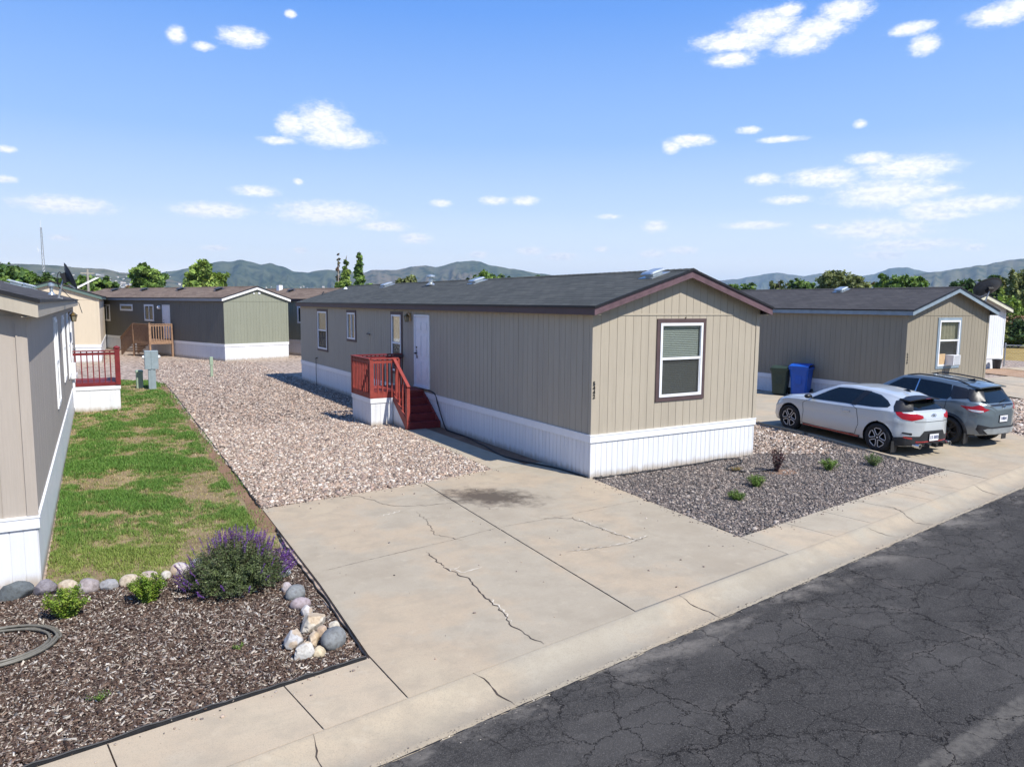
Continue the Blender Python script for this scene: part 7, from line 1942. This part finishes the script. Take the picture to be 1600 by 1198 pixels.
# ------------------------------------------------------------------ sky
SUN = Vector((.25, -.80, 1.0)).normalized()
w = bpy.data.worlds.new('World'); scene.world = w; w.use_nodes = True
t = NT(w.node_tree); t.n.clear()
out = t.n.new('ShaderNodeOutputWorld'); bg = t.n.new('ShaderNodeBackground')
sky = t.n.new('ShaderNodeTexSky'); sky.sky_type = 'NISHITA'; sky.sun_disc = False
sky.sun_elevation = math.asin(SUN.z); sky.sun_rotation = math.atan2(SUN.x, SUN.y)
sky.air_density = 1.0; sky.dust_density = .6; sky.ozone_density = 2.0; sky.altitude = 1400
d = t.pos('Generated'); s = t.node('ShaderNodeSeparateXYZ', {0: d})
az = t.math('MULTIPLY', t.math('ARCTAN2', s.outputs[0], s.outputs[1]), 57.29578)
el = t.math('MULTIPLY', t.math('ARCSINE', s.outputs[2]), 57.29578)
v = t.node('ShaderNodeCombineXYZ', {0: az, 1: el}).outputs[0]
CL = [(11.42, 17.95, 1.33, 0.51), (16.86, 12.89, 1.73, 1.08), (17.99, 11.97, 2.34, 0.58), (14.59, 12.63, 0.9, 0.69), (13.66, 11.48, 1.12, 0.26), (8.81, 17.11, 0.63, 0.27), (7.11, 17.56, 0.5, 0.46), (14.72, 19.73, 0.36, 0.23), (-0.08, 6.19, 2.41, 0.49), (9.06, 6.41, 2.26, 0.45), (16.97, 6.59, 3.06, 0.7), (12.02, 7.91, 1.33, 0.32), (21.21, 5.72, 1.57, 0.31), (23.63, 4.86, 1.02, 0.34), (-0.37, 4.03, 0.73, 0.18), (9.18, 3.77, 0.97, 0.21), (-3.22, 7.52, 0.59, 0.23), (-3.03, 9.37, 0.51, 0.2), (14.99, 8.75, 0.32, 0.22), (25.54, 7.55, 0.74, 0.26), (29.65, 7.79, 0.98, 0.3), (28.43, 3.7, 0.74, 0.27), (14.95, 3.8, 0.5, 0.21), (47.33, 18.31, 2.41, 0.6), (49.47, 19.11, 1.93, 0.78), (50.72, 19.85, 0.85, 0.42), (51.67, 17.82, 1.57, 0.63), (52.88, 18.56, 1.64, 0.62), (54.46, 19.41, 1.4, 0.6), (47.15, 17.21, 1.33, 0.45), (59.45, 16.78, 0.74, 0.53), (58.63, 17.83, 1.13, 0.33), (63.61, 17.84, 1.51, 0.53), (64.59, 18.1, 0.99, 0.52), (43.03, 11.61, 0.58, 0.4), (44.41, 11.96, 1.39, 0.35), (48.47, 12.48, 0.78, 0.24), (50.7, 11.72, 1.5, 0.2), (55.83, 12.35, 0.4, 0.24), (49.62, 9.07, 0.92, 0.36), (53.81, 8.98, 2.06, 0.56), (56.6, 10.07, 1.19, 0.34), (58.99, 9.27, 2.43, 0.66), (51.44, 7.55, 1.4, 0.29), (57.93, 7.67, 3.05, 0.81), (60.96, 7.8, 1.1, 0.24), (60.11, 6.5, 1.3, 0.55), (62.66, 6.71, 2.61, 0.45), (60.89, 6.05, 2.0, 0.29), (31.99, 7.83, 0.84, 0.31), (41.98, 5.87, 0.76, 0.38), (49.1, 5.84, 1.99, 0.28), (57.28, 5.29, 2.91, 0.6), (59.3, 4.21, 2.81, 0.34), (37.96, 4.22, 0.49, 0.22), (32.53, 4.03, 1.11, 0.29), (34.89, 3.63, 1.24, 0.29), (41.85, 3.85, 1.08, 0.29), (44.1, 4.08, 1.06, 0.26), (57.77, 3.55, 1.38, 0.31), (63.02, 3.94, 0.63, 0.25), (38.39, 6.64, 0.85, 0.17), (53.78, 5.62, 0.63, 0.2)]
f = None
for a, e, ra, re in CL:
    q = t.vmath('MULTIPLY', t.vmath('SUBTRACT', v, (a, e, 0)), (1 / ra, 1 / re, 0))
    L = t.vmath('LENGTH', q)
    L = t.math('MULTIPLY_ADD', L, 1.0, -.0 if re > .3 else .10)
    f = L if f is None else t.math('MINIMUM', f, L)
nv = t.mapping(v, scale=(1, 1.9, 1))
n1 = t.noise(nv, 1.15, 7, .60, .3); n2 = t.noise(t.vmath('ADD', nv, (9, 3, 0)), 4.5, 5, .6)
den = t.math('SUBTRACT', 1.0, f)
den = t.math('ADD', den, t.math('MULTIPLY', t.math('SUBTRACT', n1, .44), 1.45))
den = t.math('ADD', den, t.math('MULTIPLY', t.math('SUBTRACT', n2, .5), .6))
cl = t.smooth(den, -.55, .72)
gate = t.smooth(f, 1.15, 2.1, 1, 0)
cl = t.math('MULTIPLY', cl, gate)
cl = t.math('MULTIPLY', cl, .92)
hs = t.node('ShaderNodeHueSaturation', {'Hue': .5, 'Saturation': SKY_SAT, 'Value': 1.0, 'Color': sky.outputs[0]})
K_ = 1.0
grad = t.ramp(t.math('DIVIDE', el, 40.0, clamp=True), [(0, (18.5, 16.5, 13.5)), (.05, (14.2, 13.6, 12.4)), (.10, (9.6, 10.4, 11.0)), (.18, (6.2, 7.9, 10.4)), (.30, (3.4, 5.6, 9.8)), (.52, (1.35, 3.5, 9.0)), (1, (.7, 2.2, 6.8))])
base = t.mix(.9, hs.outputs[0], grad)
under = t.smooth(t.noise(t.vmath('ADD', nv, (0, .35, 0)), 1.9, 4, .5), .40, .66)
col = t.mix(cl, base, t.mix(under, (11.5, 11.2, 10.9), (9.2, 9.4, 9.9)))
t.put(bg.inputs[0], col); bg.inputs[1].default_value = SKY_STR
t.l.new(bg.outputs[0], out.inputs[0])
sun = bpy.data.lights.new('sun', 'SUN'); sun.energy = 5.0; sun.angle = rad(.5); sun.color = (1.0, .955, .88)
so = bpy.data.objects.new('sun', sun); COL.objects.link(so); so.rotation_euler = SUN.to_track_quat('Z', 'Y').to_euler()

# ------------------------------------------------------------------ camera
yaw, pit, rol = rad(-31.1248), rad(6.2766), rad(.4976)
fwd = Vector((-math.sin(yaw) * math.cos(pit), math.cos(yaw) * math.cos(pit), -math.sin(pit))); right = Vector((math.cos(yaw), math.sin(yaw), 0)); upv = right.cross(fwd)
r_ = right * math.cos(rol) + upv * math.sin(rol); u_ = -right * math.sin(rol) + upv * math.cos(rol)
cam = bpy.data.cameras.new('camera'); cam.lens = 1136.59 / 1600 * 36; cam.sensor_width = 36; cam.clip_end = 60000; cam.clip_start = .1
co = bpy.data.objects.new('camera', cam); COL.objects.link(co); scene.camera = co
mw = Matrix((r_, u_, -fwd)).transposed().to_4x4(); mw.translation = CAM; co.matrix_world = mw
scene.view_settings.view_transform = 'Standard'; scene.view_settings.look = 'None'; scene.view_settings.exposure = EXPO; scene.view_settings.gamma = 1
scene.cycles.max_bounces = 6; scene.cycles.diffuse_bounces = 3; scene.cycles.glossy_bounces = 3; scene.cycles.transparent_max_bounces = 12; scene.cycles.volume_bounces = 0
scene.cycles.use_denoising = True; scene.cycles.sample_clamp_indirect = 8
